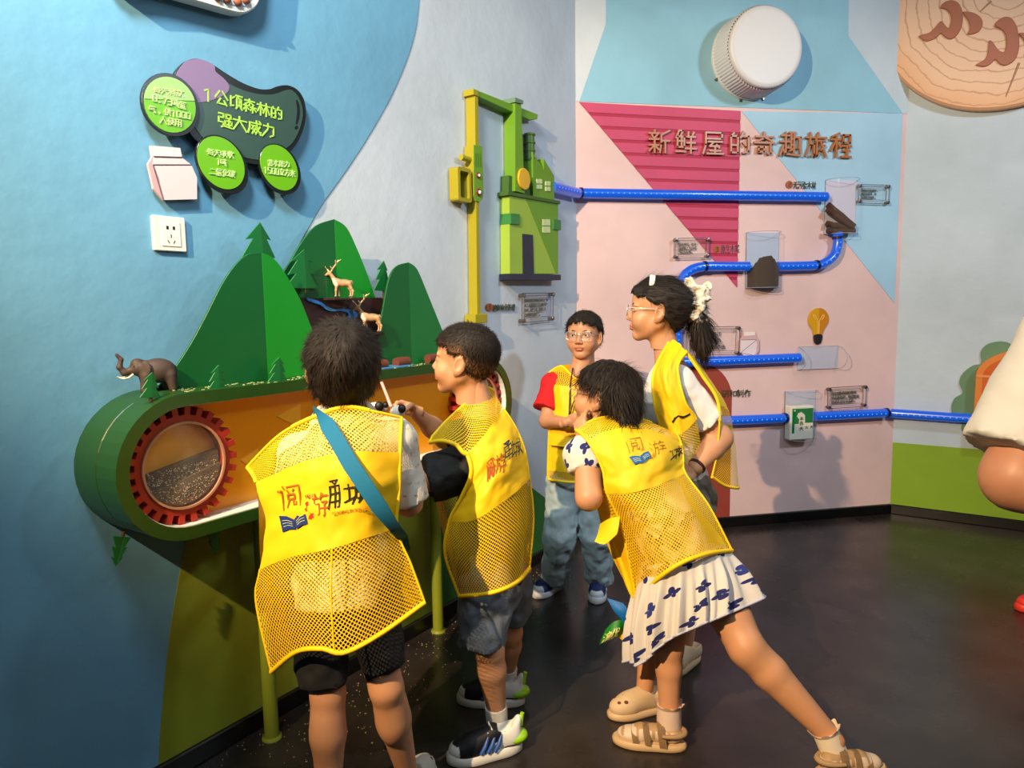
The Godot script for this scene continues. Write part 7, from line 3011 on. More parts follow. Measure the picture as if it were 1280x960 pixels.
# ---- the boy with glasses at the back
func boy_with_glasses() -> void:
	var t := person("boy with glasses and red sleeves facing us in front of the corner, pale grey trousers", floor_at(718, 742))
	var hx := Transform3D(compass(213.0, 5.0, 0.0), P(730, 420, 3.10))
	var tone := Color(TONE.r * 0.93, TONE.g * 0.9, TONE.b * 0.9)
	var sr := P(692, 481, 3.09)
	var sl := P(758, 484, 3.10)
	var nk := P(724, 466, 3.11)
	var pelv := P(723, 588, 3.12)
	var hr := P(706, 605, 3.11)
	var hl := P(741, 605, 3.12)
	var kr := P(700, 672, 3.10)
	var kl := P(746, 672, 3.10)
	var ar := floor_at(694, 740) + Vector3(0, 0.07, 0)
	var al := floor_at(749, 742) + Vector3(0, 0.07, 0)
	var er := P(684, 526, 3.04)
	var wr := P(708, 528, 2.915)
	var el := P(766, 530, 3.05)
	var wl := P(738, 526, 2.92)
	var m := skin_of(t, func(f):
		f.bar(nk, 0.045, pelv, 0.085, 0.03)
		f.bar(P(728, 440, 3.10), 0.040, P(724, 474, 3.11), 0.046, 0.02)
		limb(f, [sl, sr], [0.046, 0.046], 0.03)
		limb(f, [sl, el, wl], [0.040, 0.032, 0.022])
		limb(f, [sr, er, wr], [0.040, 0.032, 0.022])
		limb(f, [hl, kl, al], [0.07, 0.045, 0.03], 0.012)
		limb(f, [hr, kr, ar], [0.07, 0.045, 0.03], 0.012),
		[sl, sr, nk, hl, hr, kl, kr, al, ar, el, wl, er, wr], hx, tone)
	hand(m, grip(wr, P(727, 521, 2.875) - wr, CB.z * -1.0), -1.0, [0.5, 0.55, 0.6, 0.65], 0.6, 0.04, 0.9, tone)
	hand(m, grip(wl, P(716, 524, 2.865) - wl, CB.z * -1.0), 1.0, [0.5, 0.55, 0.6, 0.65], 0.6, 0.04, 0.9, tone)
	part("body", m, skin_mat, t)
	var lx := Transform3D(Basis(), -t.position) * hx
	face_parts(t, lx)
	glasses(t, lx, mat(Color(0.75, 0.74, 0.76), 0.25, 0.6))
	hair_of("hair", t, hx, 0.009, -0.04, 0.056, 0.0, 5200, 0.020, 0.28, func(p): return p - Vector3(0, 0.1, -0.04))
	garment("red_shirt", t, [sl, sr, pelv, el, er], 0.13, 0.009, func(f):
		f.bar(P(724, 492, 3.11), 0.085, P(723, 590, 3.12), 0.095, 0.03)
		limb(f, [sl, sr], [0.054, 0.054], 0.03)
		f.bar(sr, 0.052, P(681, 512, 3.055), 0.056, 0.02, true)
		f.bar(sl, 0.052, P(766, 512, 3.065), 0.056, 0.02, true)
		f.ell(P(727, 459, 3.09), Vector3(0.052, 0.04, 0.052), 0.01, Basis(), true),
		fabric(Color(0.78, 0.05, 0.08)), 31, 0.006)
	garment("trousers", t, [pelv, hl, hr, kl, kr, al, ar], 0.13, 0.009, func(f):
		f.bar(P(723, 585, 3.12), 0.098, P(723, 610, 3.12), 0.10, 0.03)
		f.bar(hr, 0.085, kr, 0.07, 0.02)
		f.bar(hl, 0.085, kl, 0.07, 0.02)
		f.bar(kr, 0.07, ar + Vector3(0, -0.01, 0), 0.062, 0.02, true)
		f.bar(kl, 0.07, al + Vector3(0, -0.01, 0), 0.062, 0.02, true),
		fabric(Color(0.66, 0.74, 0.76), 0.75), 33, 0.011)
	var v := group_node("vest", t)
	var c := cloth([
		[[687, 465, 3.10], [702, 458, 3.08], [722, 474, 3.015], [742, 459, 3.08], [760, 466, 3.11]],
		[[690, 481, 3.04], [705, 482, 3.0], [723, 484, 2.985], [742, 482, 3.0], [757, 483, 3.05]],
		[[687, 530, 3.04], [704, 532, 2.985], [723, 533, 2.97], [742, 532, 2.985], [760, 530, 3.04]],
		[[685, 588, 3.04], [704, 590, 2.985], [723, 592, 2.97], [742, 590, 2.985], [762, 588, 3.04]],
		[[686, 599, 3.04], [704, 602, 2.985], [723, 603, 2.97], [742, 602, 2.985], [762, 599, 3.04]]])
	cloth_part("mesh_yoke", v, t, c, 0, 1, net_mat, 10)
	cloth_part("front_panel", v, t, c, 1, 3, vest_mat, 22, 0.006, 3)
	cloth_part("mesh_skirt", v, t, c, 3, 4, net_mat, 6)
	var bk := cloth([
		[[687, 465, 3.11], [702, 457, 3.13], [724, 455, 3.16], [742, 457, 3.13], [760, 466, 3.12]],
		[[687, 530, 3.16], [704, 530, 3.22], [723, 530, 3.24], [742, 530, 3.22], [761, 530, 3.16]],
		[[686, 598, 3.16], [704, 600, 3.23], [723, 600, 3.25], [742, 600, 3.23], [762, 598, 3.16]]])
	cloth_part("back_panel", v, t, bk, 0, 2, vest_mat, 18)
	m = pm(t)
	rim(m, c, 0, 4, 1, 4, 0.006)
	rim(m, c, 0, 0, 0, 4, 0.0055)
	rim(m, c, 1, 0, 1, 4, 0.0055)
	rim(m, c, 0.22, 0, 0.78, 0, 0.006)
	rim(m, c, 0, 0, 0.22, 0, 0.004)
	part("piping", m, pipe_mat, v)
	for e in [[0.04, 0.44], [0.56, 0.96]]:
		m = pm(t)
		var fl := Cloth.new()
		for k in 3:
			var row := []
			for j in 4:
				var u := lerpf(e[0], e[1], j / 3.0)
				row.append(c.at(u, 2.15 + 0.13 * k) + CB.z * (0.006 + 0.005 * k))
			fl.rows.append(row)
		fl.mesh(m, 0, 2, 10, 6)
		rim(m, fl, 0, 2, 1, 2, 0.003, 10)
		part("pocket_flap", m, vest_mat, v)
	m = pm(t)
	m.tube([P(716, 460, 3.06), P(713, 480, 2.985), P(712, 505, 2.965), P(711, 524, 2.955)], 0.003, 6)
	m.tube([P(735, 460, 3.06), P(728, 480, 2.98), P(716, 505, 2.96), P(711, 524, 2.955)], 0.003, 6)
	part("lanyard", m, mat(Color(0.05, 0.04, 0.04), 0.6), t)
	var col := [Color(0.84, 0.86, 0.88), Color(0.10, 0.16, 0.36), Color(0.82, 0.85, 0.88), Color(0.85, 0.87, 0.90), Color(0.12, 0.18, 0.38)]
	shoe(t, shoe_at(703, 731, 678, 744), "sneaker", 0.21, col)
	shoe(t, shoe_at(749, 733, 746, 752), "sneaker", 0.21, col)

# ---- the standing girl with the scrunchie
func girl_standing() -> void:
	var t := person("girl in profile with a cream scrunchie and white hair clip, standing behind the bending girl", floor_at(830, 868))
	var hx := Transform3D(compass(-68.0, 5.0, 0.0).scaled(Vector3.ONE * 1.05), P(820, 389, 2.45))
	var sl := P(846, 478, 2.37)
	var sr := P(836, 468, 2.53)
	var nk := P(838, 452, 2.46)
	var pelv := P(853, 610, 2.45)
	var hl := P(842, 622, 2.40)
	var hr := P(866, 622, 2.50)
	var kl := P(820, 735, 2.34)
	var kr := P(862, 722, 2.52)
	var al := floor_at(806, 886) + Vector3(0, 0.075, 0)
	var ar := floor_at(857, 826) + Vector3(0, 0.075, 0)
	var el := P(899, 548, 2.40)
	var wl := P(868, 586, 2.33)
	var er := P(850, 545, 2.56)
	var wr := P(836, 590, 2.50)
	var m := skin_of(t, func(f):
		f.bar(nk, 0.045, pelv, 0.085, 0.03)
		f.bar(P(829, 415, 2.455), 0.041, P(837, 462, 2.46), 0.046, 0.02)
		limb(f, [sl, sr], [0.046, 0.046], 0.03)
		limb(f, [sl, el, el.lerp(wl, 0.35), wl], [0.046, 0.043, 0.040, 0.026])
		limb(f, [sr, er, wr], [0.042, 0.034, 0.024])
		limb(f, [hl, kl, kl.lerp(al, 0.3), al], [0.075, 0.045, 0.043, 0.028], 0.012)
		limb(f, [hr, kr, kr.lerp(ar, 0.3), ar], [0.075, 0.045, 0.043, 0.028], 0.012),
		[sl, sr, nk, hl, hr, kl, kr, al, ar, el, wl, er, wr], hx, TONE)
	hand(m, grip(wl, P(848, 600, 2.30) - wl, P(868, 600, 2.45) - wl), -1.0, [0.4, 0.45, 0.5, 0.55], 0.4, 0.05, 0.95, TONE)
	hand(m, grip(wr, P(830, 615, 2.48) - wr, Vector3.RIGHT), 1.0, [0.3, 0.3, 0.35, 0.4], 0.3, 0.05, 0.95, TONE)
	part("body", m, skin_mat, t)
	var lx := Transform3D(Basis(), -t.position) * hx
	face_parts(t, lx)
	glasses(t, lx, mat(Color(0.86, 0.82, 0.80), 0.25, 0.3), true)
	var tail := Vector3(0, 0.026, -0.125)
	var inv := hx.affine_inverse()
	hair_of("hair", t, hx, 0.013, -0.062, 0.056, 0.012, 4200, 0.05, 0.02, func(p): return (tail - p) * Vector3(1, 1, 1) + Vector3(0, 0.0, -0.03),
		[[Vector3(0, 0.03, -0.09), 0.035, Vector3(0, 0.028, -0.118), 0.022]])
	# ponytail
	m = pm(t)
	var f := field([P(868, 385, 2.46), P(886, 440, 2.46)], 0.06, 0.004)
	limb(f, [P(868, 388, 2.46), P(873, 403, 2.46), P(878, 420, 2.46), P(878, 434, 2.46)], [0.022, 0.034, 0.036, 0.022], 0.01)
	var pony := MB.new()
	pony.xf = m.xf
	f.into(pony)
	m.xf = Transform3D()
	m.add(pony)
	for i in m.col.size():
		m.col[i] = Color(0.022, 0.016, 0.013)
	fuzz(m, pony, Transform3D(), 1500, func(_p): return CB * Vector3(0.12, -1.0, 0.05), 0.075, 0.08, 0.0020)
	part("ponytail", m, hair_mat, t)
	m = pm(t)
	var fs := field([P(856, 350, 2.46), P(888, 408, 2.46)], 0.07, 0.004)
	fs.bar(P(862, 356, 2.45), 0.022, P(864, 374, 2.44), 0.028, 0.008)
	fs.bar(P(868, 382, 2.43), 0.034, P(877, 370, 2.44), 0.028, 0.008)
	fs.bar(P(879, 364, 2.44), 0.024, P(886, 359, 2.46), 0.017, 0.006)
	fs.bar(P(866, 392, 2.43), 0.030, P(874, 400, 2.45), 0.022, 0.008)
	fs.bar(P(868, 378, 2.49), 0.034, P(874, 392, 2.49), 0.028, 0.008)
	fs.crumple(wrinkle(8, 24.0), 0.017, 0.03)
	fs.into(m, func(p, _n):
		return Color(0.74, 0.68, 0.56) if sin(p.x * 210.0) * sin(p.y * 190.0 + p.z * 160.0) < 0.75 else Color(0.55, 0.38, 0.16))
	var sm := mat(Color.WHITE, 0.8)
	sm.vertex_color_use_as_albedo = true
	part("scrunchie", m, sm, t)
	m = MB.new()
	m.xf = lx
	m.box(Vector3(0.052, 0.098, 0.022), Vector3(0.006, 0.042, 0.017), Basis(Vector3(0, 0, 1), 0.55) * Basis(Vector3.UP, 0.15), 0.002)
	part("hair_clip", m, mat(Color(0.92, 0.92, 0.86), 0.4), t)
	# white and grey top
	var top := mat(Color.WHITE, 0.85)
	top.vertex_color_use_as_albedo = true
	garment("shirt", t, [sl, sr, pelv, el, er], 0.13, 0.009, func(f2):
		f2.bar(P(838, 478, 2.45), 0.078, P(852, 600, 2.45), 0.088, 0.03)
		limb(f2, [sl, sr], [0.054, 0.054], 0.03)
		f2.bar(P(819, 496, 2.46), 0.05, P(828, 590, 2.46), 0.06, 0.04)
		f2.bar(P(852, 600, 2.45), 0.088, P(853, 630, 2.45), 0.09, 0.02, true)
		f2.bar(sl, 0.060, P(884, 528, 2.39), 0.060, 0.02, true)
		f2.bar(sr, 0.054, sr.lerp(er, 0.6), 0.058, 0.02, true)
		f2.ell(P(826, 445, 2.46), Vector3(0.055, 0.045, 0.055), 0.01, Basis(), true),
		top, 41, 0.006, func(p, _n):
			var q := P(832, 505, 2.45)
			return Color(0.24, 0.25, 0.25) if p.y < q.y + 0.01 and (p - P(836, 500, 2.45)).dot(CB.x) < 0.0 else Color(0.83, 0.80, 0.74))
	garment("shorts", t, [pelv, hl, hr, kl, kr], 0.13, 0.010, func(f2):
		f2.bar(P(853, 605, 2.45), 0.094, P(853, 630, 2.45), 0.098, 0.03)
		f2.bar(hl, 0.082, hl.lerp(kl, 0.85), 0.072, 0.02, true)
		f2.bar(hr, 0.082, hr.lerp(kr, 0.85), 0.072, 0.02, true),
		fabric(Color(0.50, 0.48, 0.42)), 43, 0.008)
	var v := group_node("vest", t)
	var c := cloth([
		[[836, 428, 2.40], [843, 425, 2.39], [851, 431, 2.37], [858, 440, 2.345]],
		[[817, 466, 2.36], [826, 464, 2.30], [834, 462, 2.27], [847, 460, 2.29]],
		[[818, 503, 2.34], [829, 506, 2.285], [841, 508, 2.255], [856, 502, 2.265]],
		[[826, 533, 2.34], [838, 540, 2.28], [853, 542, 2.26], [870, 524, 2.29]],
		[[836, 572, 2.34], [848, 578, 2.28], [860, 578, 2.27], [876, 556, 2.31]]])
	cloth_part("front_panel", v, t, c, 0, 3, vest_mat, 26, 0.006, 12)
	cloth_part("front_mesh", v, t, c, 3, 4, net_mat, 10)
	var bk := cloth([
		[[856, 438, 2.35], [862, 442, 2.40], [868, 446, 2.46], [868, 446, 2.54]],
		[[878, 470, 2.35], [884, 473, 2.40], [889, 477, 2.46], [889, 477, 2.55]],
		[[898, 505, 2.345], [905, 509, 2.40], [911, 514, 2.46], [911, 514, 2.55]],
		[[897, 560, 2.345], [907, 558, 2.39], [918, 560, 2.45], [920, 560, 2.55]],
		[[890, 596, 2.345], [906, 607, 2.39], [922, 610, 2.45], [922, 608, 2.55]]])
	cloth_part("back_panel", v, t, bk, 0, 2, vest_mat, 18, 0.004, 6)
	cloth_part("mesh_skirt", v, t, bk, 2, 4, net_mat, 18)
	m = pm(t)
	rim(m, c, 0, 0, 0, 4, 0.0055)
	rim(m, c, 1, 0, 1, 3, 0.005)
	rim(m, bk, 0, 0, 0, 2.4, 0.0055)
	rim(m, bk, 0, 4, 1, 4, 0.0055)
	rim(m, bk, 0, 2.4, 0, 4, 0.0035)
	part("piping", m, pipe_mat, v)
	m = pm(t)
	ink(m, c, [[Vector2(0.52, 2.55), Vector2(0.62, 2.40), Vector2(0.72, 2.36), Vector2(0.80, 2.50), Vector2(0.92, 2.58)]], 0.006)
	part("printed_mark", m, mat(Color(0.06, 0.06, 0.06), 0.7), v)
	m = pm(t)
	for e in [0.02, 0.05]:
		m.tube([], 0.0, 6) if false else m.ball(wl.lerp(el, 0.06 + e), Vector3(0.031, 0.008, 0.031), 16, grip(wl, el - wl, CB.z).basis)
	part("bracelet", m, mat(Color(0.25, 0.06, 0.06), 0.5), t)
	var cl := [Color(0.82, 0.70, 0.54), Color(0.84, 0.73, 0.58), Color(0.8, 0.7, 0.55)]
	shoe(t, shoe_at(835, 884, 766, 897), "clog", 0.21, cl)
	shoe(t, shoe_at(872, 822, 846, 838), "clog", 0.21, cl)

# ---- the girl leaning forward in the flowered dress
func girl_bending() -> void:
	var t := person("girl in a white dress with blue flowers leaning forward, one leg stretched back", floor_at(850, 940))
	var hx := Transform3D(compass(-50.0, 14.0, 4.0).scaled(Vector3.ONE * 1.03), P(755, 497, 2.22))
	var sl := P(738, 566, 2.13)
	var sr := P(820, 556, 2.30)
	var nk := P(780, 535, 2.20)
	var pelv := P(852, 698, 2.12)
	var hl := P(838, 720, 2.10)
	var hr := P(884, 712, 2.12)
	var kl := P(836, 808, 2.09)
	var kr := P(932, 808, 2.02)
	var al := floor_at(836, 930) + Vector3(0, 0.075, 0)
	var ar := floor_at(1042, 962) + Vector3(0, 0.085, 0)
	var el := P(736, 622, 2.04)
	var wl := P(728, 545, 2.12)
	var er := P(812, 640, 2.26)
	var wr := P(790, 715, 2.22)
	var m := skin_of(t, func(f):
		f.bar(nk, 0.045, pelv, 0.085, 0.03)
		f.bar(P(765, 515, 2.22), 0.041, P(782, 545, 2.20), 0.046, 0.02)
		limb(f, [sl, sr], [0.046, 0.046], 0.03)
		limb(f, [sl, el, wl], [0.042, 0.036, 0.022])
		limb(f, [sr, er, wr], [0.042, 0.034, 0.022])
		limb(f, [hl, kl, kl.lerp(al, 0.3), al], [0.075, 0.043, 0.038, 0.027], 0.012)
		limb(f, [hr, kr, kr.lerp(ar, 0.28), ar], [0.08, 0.051, 0.050, 0.028], 0.012)
		f.ell(P(934, 812, 2.0), Vector3(0.03, 0.04, 0.03), 0.04),
		[sl, sr, nk, hl, hr, kl, kr, al, ar, el, wl, er, wr], hx, TONE)
	hand(m, grip(wl, P(722, 512, 2.16) - wl, P(760, 520, 2.25) - wl), -1.0, [0.35, 0.6, 0.8, 0.9], 0.5, 0.05, 0.9, TONE)
	hand(m, grip(wr, P(788, 745, 2.20) - wr, Vector3.RIGHT), 1.0, [0.8, 0.85, 0.9, 0.9], 0.9, 0.05, 0.9, TONE)
	part("body", m, skin_mat, t)
	var lx := Transform3D(Basis(), -t.position) * hx
	face_parts(t, lx)
	glasses(t, lx, mat(Color(0.85, 0.62, 0.58), 0.3, 0.2), true)
	hair_of("hair", t, hx, 0.014, -0.075, 0.052, 0.014, 5000, 0.05, 0.02, func(p): return Vector3(p.x * 2.0 - 0.01, -0.08, -0.02 - p.z * 0.5) + (p - Vector3(0, 0.11, -0.02)) * 0.8)
	# loose hair falling over the shoulder
	m = pm(t)
	var f := field([P(775, 480, 2.2), P(795, 532, 2.16)], 0.09, 0.0045)
	limb(f, [P(777, 478, 2.20), P(781, 500, 2.155), P(785, 522, 2.115)], [0.048, 0.040, 0.018], 0.02)
	limb(f, [P(770, 478, 2.19), P(772, 500, 2.14), P(778, 520, 2.105)], [0.05, 0.042, 0.016], 0.02)
	limb(f, [P(783, 482, 2.23), P(789, 505, 2.17), P(793, 524, 2.13)], [0.036, 0.028, 0.012], 0.02)
	var tail := MB.new()
	tail.xf = m.xf
	f.into(tail)
	m.xf = Transform3D()
	m.add(tail)
	for i in m.col.size():
		m.col[i] = Color(0.022, 0.016, 0.013)
	fuzz(m, tail, Transform3D(), 2600, func(_p): return CB * Vector3(0.18, -1.0, 0.25), 0.07, 0.05, 0.0020)
	part("loose_hair", m, hair_mat, t)
	# dress
	var flower := print_tex(Color(0.88, 0.86, 0.83), Color(0.10, 0.14, 0.40), Color(0.16, 0.22, 0.52), 9, 9, 0.105, true)
	var dress := mat(Color.WHITE, 0.85)
	dress.albedo_texture = flower
	dress.uv1_scale = Vector3(4.6, 4.6, 1)
	dress.rim_enabled = true
	dress.rim = 0.12
	garment("dress", t, [sl, sr, pelv, nk], 0.14, 0.009, func(f2):
		f2.bar(P(786, 556, 2.19), 0.082, P(845, 690, 2.11), 0.10, 0.03)
		limb(f2, [sl, sr], [0.056, 0.056], 0.03)
		f2.ell(P(731, 569, 2.11), Vector3(0.066, 0.060, 0.062), 0.02)
		f2.bar(P(731, 569, 2.11), 0.05, P(733, 588, 2.09), 0.048, 0.02, true)
		f2.bar(sr, 0.05, sr.lerp(er, 0.35), 0.05, 0.02, true)
		f2.ell(P(768, 518, 2.2), Vector3(0.05, 0.04, 0.05), 0.01, Basis(), true),
		dress, 51, 0.007)
	# skirt: rings of points, waist to hem
	var waist := [[800, 700, 2.10], [815, 706, 2.00], [840, 700, 1.97], [868, 692, 1.985], [895, 684, 2.03], [905, 680, 2.12], [890, 690, 2.22], [860, 700, 2.26], [825, 706, 2.22]]
	var mid := [[781, 790, 2.13], [796, 780, 2.02], [835, 762, 1.97], [875, 742, 1.955], [912, 725, 1.985], [938, 718, 2.09], [915, 735, 2.21], [870, 755, 2.26], [820, 780, 2.24]]
	var hem := [[784, 824, 2.15], [803, 828, 2.04], [832, 802, 1.99], [874, 782, 1.96], [908, 768, 1.975], [957, 746, 2.07], [925, 752, 2.20], [875, 780, 2.26], [825, 808, 2.25]]
	var g := []
	var uvs := []
	var nr := 26
	var nc := 144
	for i in nr:
		var v := float(i) / (nr - 1)
		var row := []
		var ur := []
		var ctr := Vector3.ZERO
		var ring := []
		for k in 9:
			var a := P(waist[k][0], waist[k][1], waist[k][2])
			var b := P(mid[k][0], mid[k][1], mid[k][2])
			var c0 := P(hem[k][0], hem[k][1], hem[k][2])
			var q := a.lerp(b, v).lerp(b.lerp(c0, v), v)
			q = a.lerp(b, v * 2.0) if v < 0.5 and false else q
			ring.append(q)
			ctr += q / 9.0
		for j in nc:
			var u := 9.0 * j / nc
			var k := int(u)
			var p: Vector3 = (ring[k] as Vector3).cubic_interpolate(ring[(k + 1) % 9], ring[(k + 8) % 9], ring[(k + 2) % 9], u - k)
			var out_ := (p - ctr).normalized()
			p += out_ * (sin(u * TAU * 2.6) * 0.008 + sin(u * TAU * 1.3 + 1.0) * 0.008) * smoothstep(0.0, 0.6, v)
			row.append(p)
			ur.append(Vector2(u * 0.065, v * 0.27))
		g.append(row)
		uvs.append(ur)
	m = pm(t)
	m.sheet(g, true, uvs)
	var skirt := part("skirt", m, dress, t)
	m = pm(t)
	var fr := []
	for j in 145:
		fr.append(g[nr - 1][j % nc])
	m.tube(fr, 0.0035, 6)
	part("hem_frill", m, fabric(Color(0.72, 0.74, 0.82)), skirt)
	# vest
	var vs := group_node("vest", t)
	var c := cloth([
		[[720, 537, 2.11], [744, 524, 2.12], [772, 520, 2.15], [806, 525, 2.19], [846, 542, 2.25]],
		[[735, 551, 2.05], [752, 541, 2.05], [776, 536, 2.07], [810, 537, 2.11], [851, 553, 2.20]],
		[[753, 585, 2.03], [775, 582, 2.005], [801, 578, 2.01], [828, 573, 2.06], [854, 572, 2.17]],
		[[759, 617, 2.03], [780, 617, 1.985], [804, 613, 1.985], [831, 603, 2.03], [857, 592, 2.14]],
		[[777, 660, 2.05], [804, 658, 1.975], [831, 652, 1.96], [859, 643, 1.995], [886, 632, 2.10]],
		[[795, 749, 2.08], [824, 722, 1.975], [853, 703, 1.945], [884, 692, 1.975], [915, 688, 2.08]]])
	cloth_part("mesh_yoke", vs, t, c, 0, 1, fine_net, 10)
	cloth_part("back_panel", vs, t, c, 1, 3, vest_mat, 24, 0.006, 14)
	cloth_part("mesh_skirt", vs, t, c, 3, 5, fine_net, 24)
	var fp := cloth([
		[[722, 540, 2.12], [742, 560, 2.20], [790, 560, 2.30], [840, 545, 2.29]],
		[[741, 592, 2.10], [752, 600, 2.16], [800, 605, 2.30], [850, 590, 2.28]],
		[[746, 634, 2.13], [762, 640, 2.13], [815, 650, 2.30], [870, 630, 2.24]],
		[[764, 690, 2.14], [780, 692, 2.11], [835, 700, 2.31], [900, 670, 2.24]],
		[[783, 730, 2.14], [795, 747, 2.09], [850, 730, 2.31], [913, 690, 2.12]]])
	cloth_part("front_panel", vs, t, fp, 0, 4, vest_mat, 30, 0.004, 16)
	var side := cloth([
		[[741, 592, 2.095], [750, 604, 2.06], [759, 617, 2.03]],
		[[746, 634, 2.125], [760, 640, 2.08], [776, 658, 2.05]],
		[[762, 688, 2.14], [774, 692, 2.10], [787, 705, 2.062]],
		[[781, 728, 2.14], [788, 738, 2.11], [795, 749, 2.08]]])
	cloth_part("side_mesh", vs, t, side, 0, 1, fine_net, 10)
	cloth_part("side_panel", vs, t, side, 1, 3, vest_mat, 16)
	var flap := cloth([
		[[750, 655, 2.085], [762, 648, 2.055], [775, 645, 2.04]],
		[[747, 668, 2.06], [760, 662, 2.035], [773, 660, 2.02]],
		[[743, 677, 2.04], [756, 680, 2.02], [771, 668, 2.005]]])
	cloth_part("pocket_flap", vs, t, flap, 0, 2, vest_mat, 8)
	m = pm(t)
	rim(m, c, 0, 5, 1, 5, 0.0065)
	rim(m, c, 0, 0, 0, 3, 0.005)
	rim(m, c, 0.15, 0, 0.8, 0, 0.004)
	rim(m, c, 0, 3, 0, 5, 0.0035)
	rim(m, c, 1, 0, 1, 5, 0.0035)
	part("piping", m, pipe_mat, vs)
	var brown := mat(Color(0.70, 0.45, 0.06), 0.7)
	for q in [["阅", [780, 550], [801, 546], [786, 567]], ["游", [810, 555], [832, 552], [815, 574]]]:
		m = pm(t)
		ink_box(m, c, q[0], q[1], q[2], q[3], 0.0026)
		part("printed_character", m, brown, vs)
	m = pm(t)
	ink_box(m, c, "城", [834, 561], [855, 557], [838, 577], 0.0042)
	part("printed_character", m, mat(Color(0.07, 0.08, 0.05), 0.7), vs)
	m = pm(t)
	var mw := pm(t)
	book_px(m, mw, c, [787, 572], [800, 571], [810, 565], [793, 580], [804, 578], [813, 571])
	part("printed_book", m, mat(Color(0.10, 0.40, 0.66), 0.7), vs)
	part("printed_pages", mw, mat(Color(0.80, 0.86, 0.70), 0.7), vs)
	var sc := [Color(0.80, 0.68, 0.50), Color(0.84, 0.76, 0.66), Color(0.68, 0.55, 0.38), Color(0.66, 0.54, 0.38)]
	shoe(t, shoe_at(858, 937, 764, 925), "sandal", 0.215, sc)
	shoe(t, shoe_at(1020, 972, 1108, 962), "sandal", 0.205, sc)
	sock(t, al + Vector3(0, -0.03, 0), al + (kl - al).normalized() * 0.045, 0.036, 0.036, Color(0.86, 0.76, 0.68), true)
	sock(t, ar + Vector3(0, -0.035, 0), ar + (kr - ar).normalized() * 0.035, 0.036, 0.036, Color(0.90, 0.85, 0.76), true)
	pinwheel()

func pinwheel() -> void:
	var q := thing("paper_pinwheel", "folded paper pinwheel with blue, green and yellow blades beside the flowered skirt's lower left edge", "pinwheel", Transform3D(Basis(), P(788, 800, 2.17)))
	var blades := [
		[[[758.5, 747.5, 2.16], [770, 751, 2.155], [779, 754, 2.15]], [[767, 763, 2.15], [777, 765, 2.14], [786, 765, 2.14]], [[775, 773, 2.15], [781, 778, 2.145], [788, 782, 2.15]], [[779, 780, 2.155], [782, 786, 2.155], [788, 792, 2.16]]],
		[[[749, 806, 2.15], [752, 798, 2.145], [757, 787, 2.15]], [[758, 801, 2.14], [762, 793, 2.13], [766, 778, 2.145]], [[769, 797, 2.14], [773, 788, 2.13], [776, 775, 2.145]], [[777, 794, 2.15], [780, 788, 2.15], [784, 780, 2.155]]],
		[[[771, 794, 2.155], [776, 791, 2.15], [782, 790, 2.155]], [[777, 800, 2.15], [783, 797, 2.145], [789, 793, 2.15]], [[783, 806, 2.155], [788, 802, 2.15], [793, 797, 2.16]]]]
	var cols := [Color(0.05, 0.42, 0.72), Color(0.06, 0.47, 0.10), Color(0.95, 0.72, 0.05)]
	for k in 3:
		var c := cloth(blades[k])
		var m := pm(q)
		c.mesh(m, 0, blades[k].size() - 1, 10, 12)
		var b := part("paper_blade", m, mat(cols[k], 0.5), q)
		if k == 1:
			m = pm(q)
			var st := strokes_of("演优", 1.05)
			var lines := []
			for e in st.size() - 1:
				var l := PackedVector2Array()
				for p in st[e]:
					l.append(Vector2(0.10 + p.y * 0.52, 0.42 + p.x * 0.80))
				lines.append(l)
			ink(m, c, lines, 0.0036, 0.002)
			part("lettering", m, mat(Color(0.82, 0.85, 0.50), 0.6), b)
	var s := pm(q)
	s.tube([P(790, 735, 2.205), P(787, 790, 2.175)], 0.0035, 8)
	part("stick", s, mat(Color(0.85, 0.85, 0.82), 0.4), q)

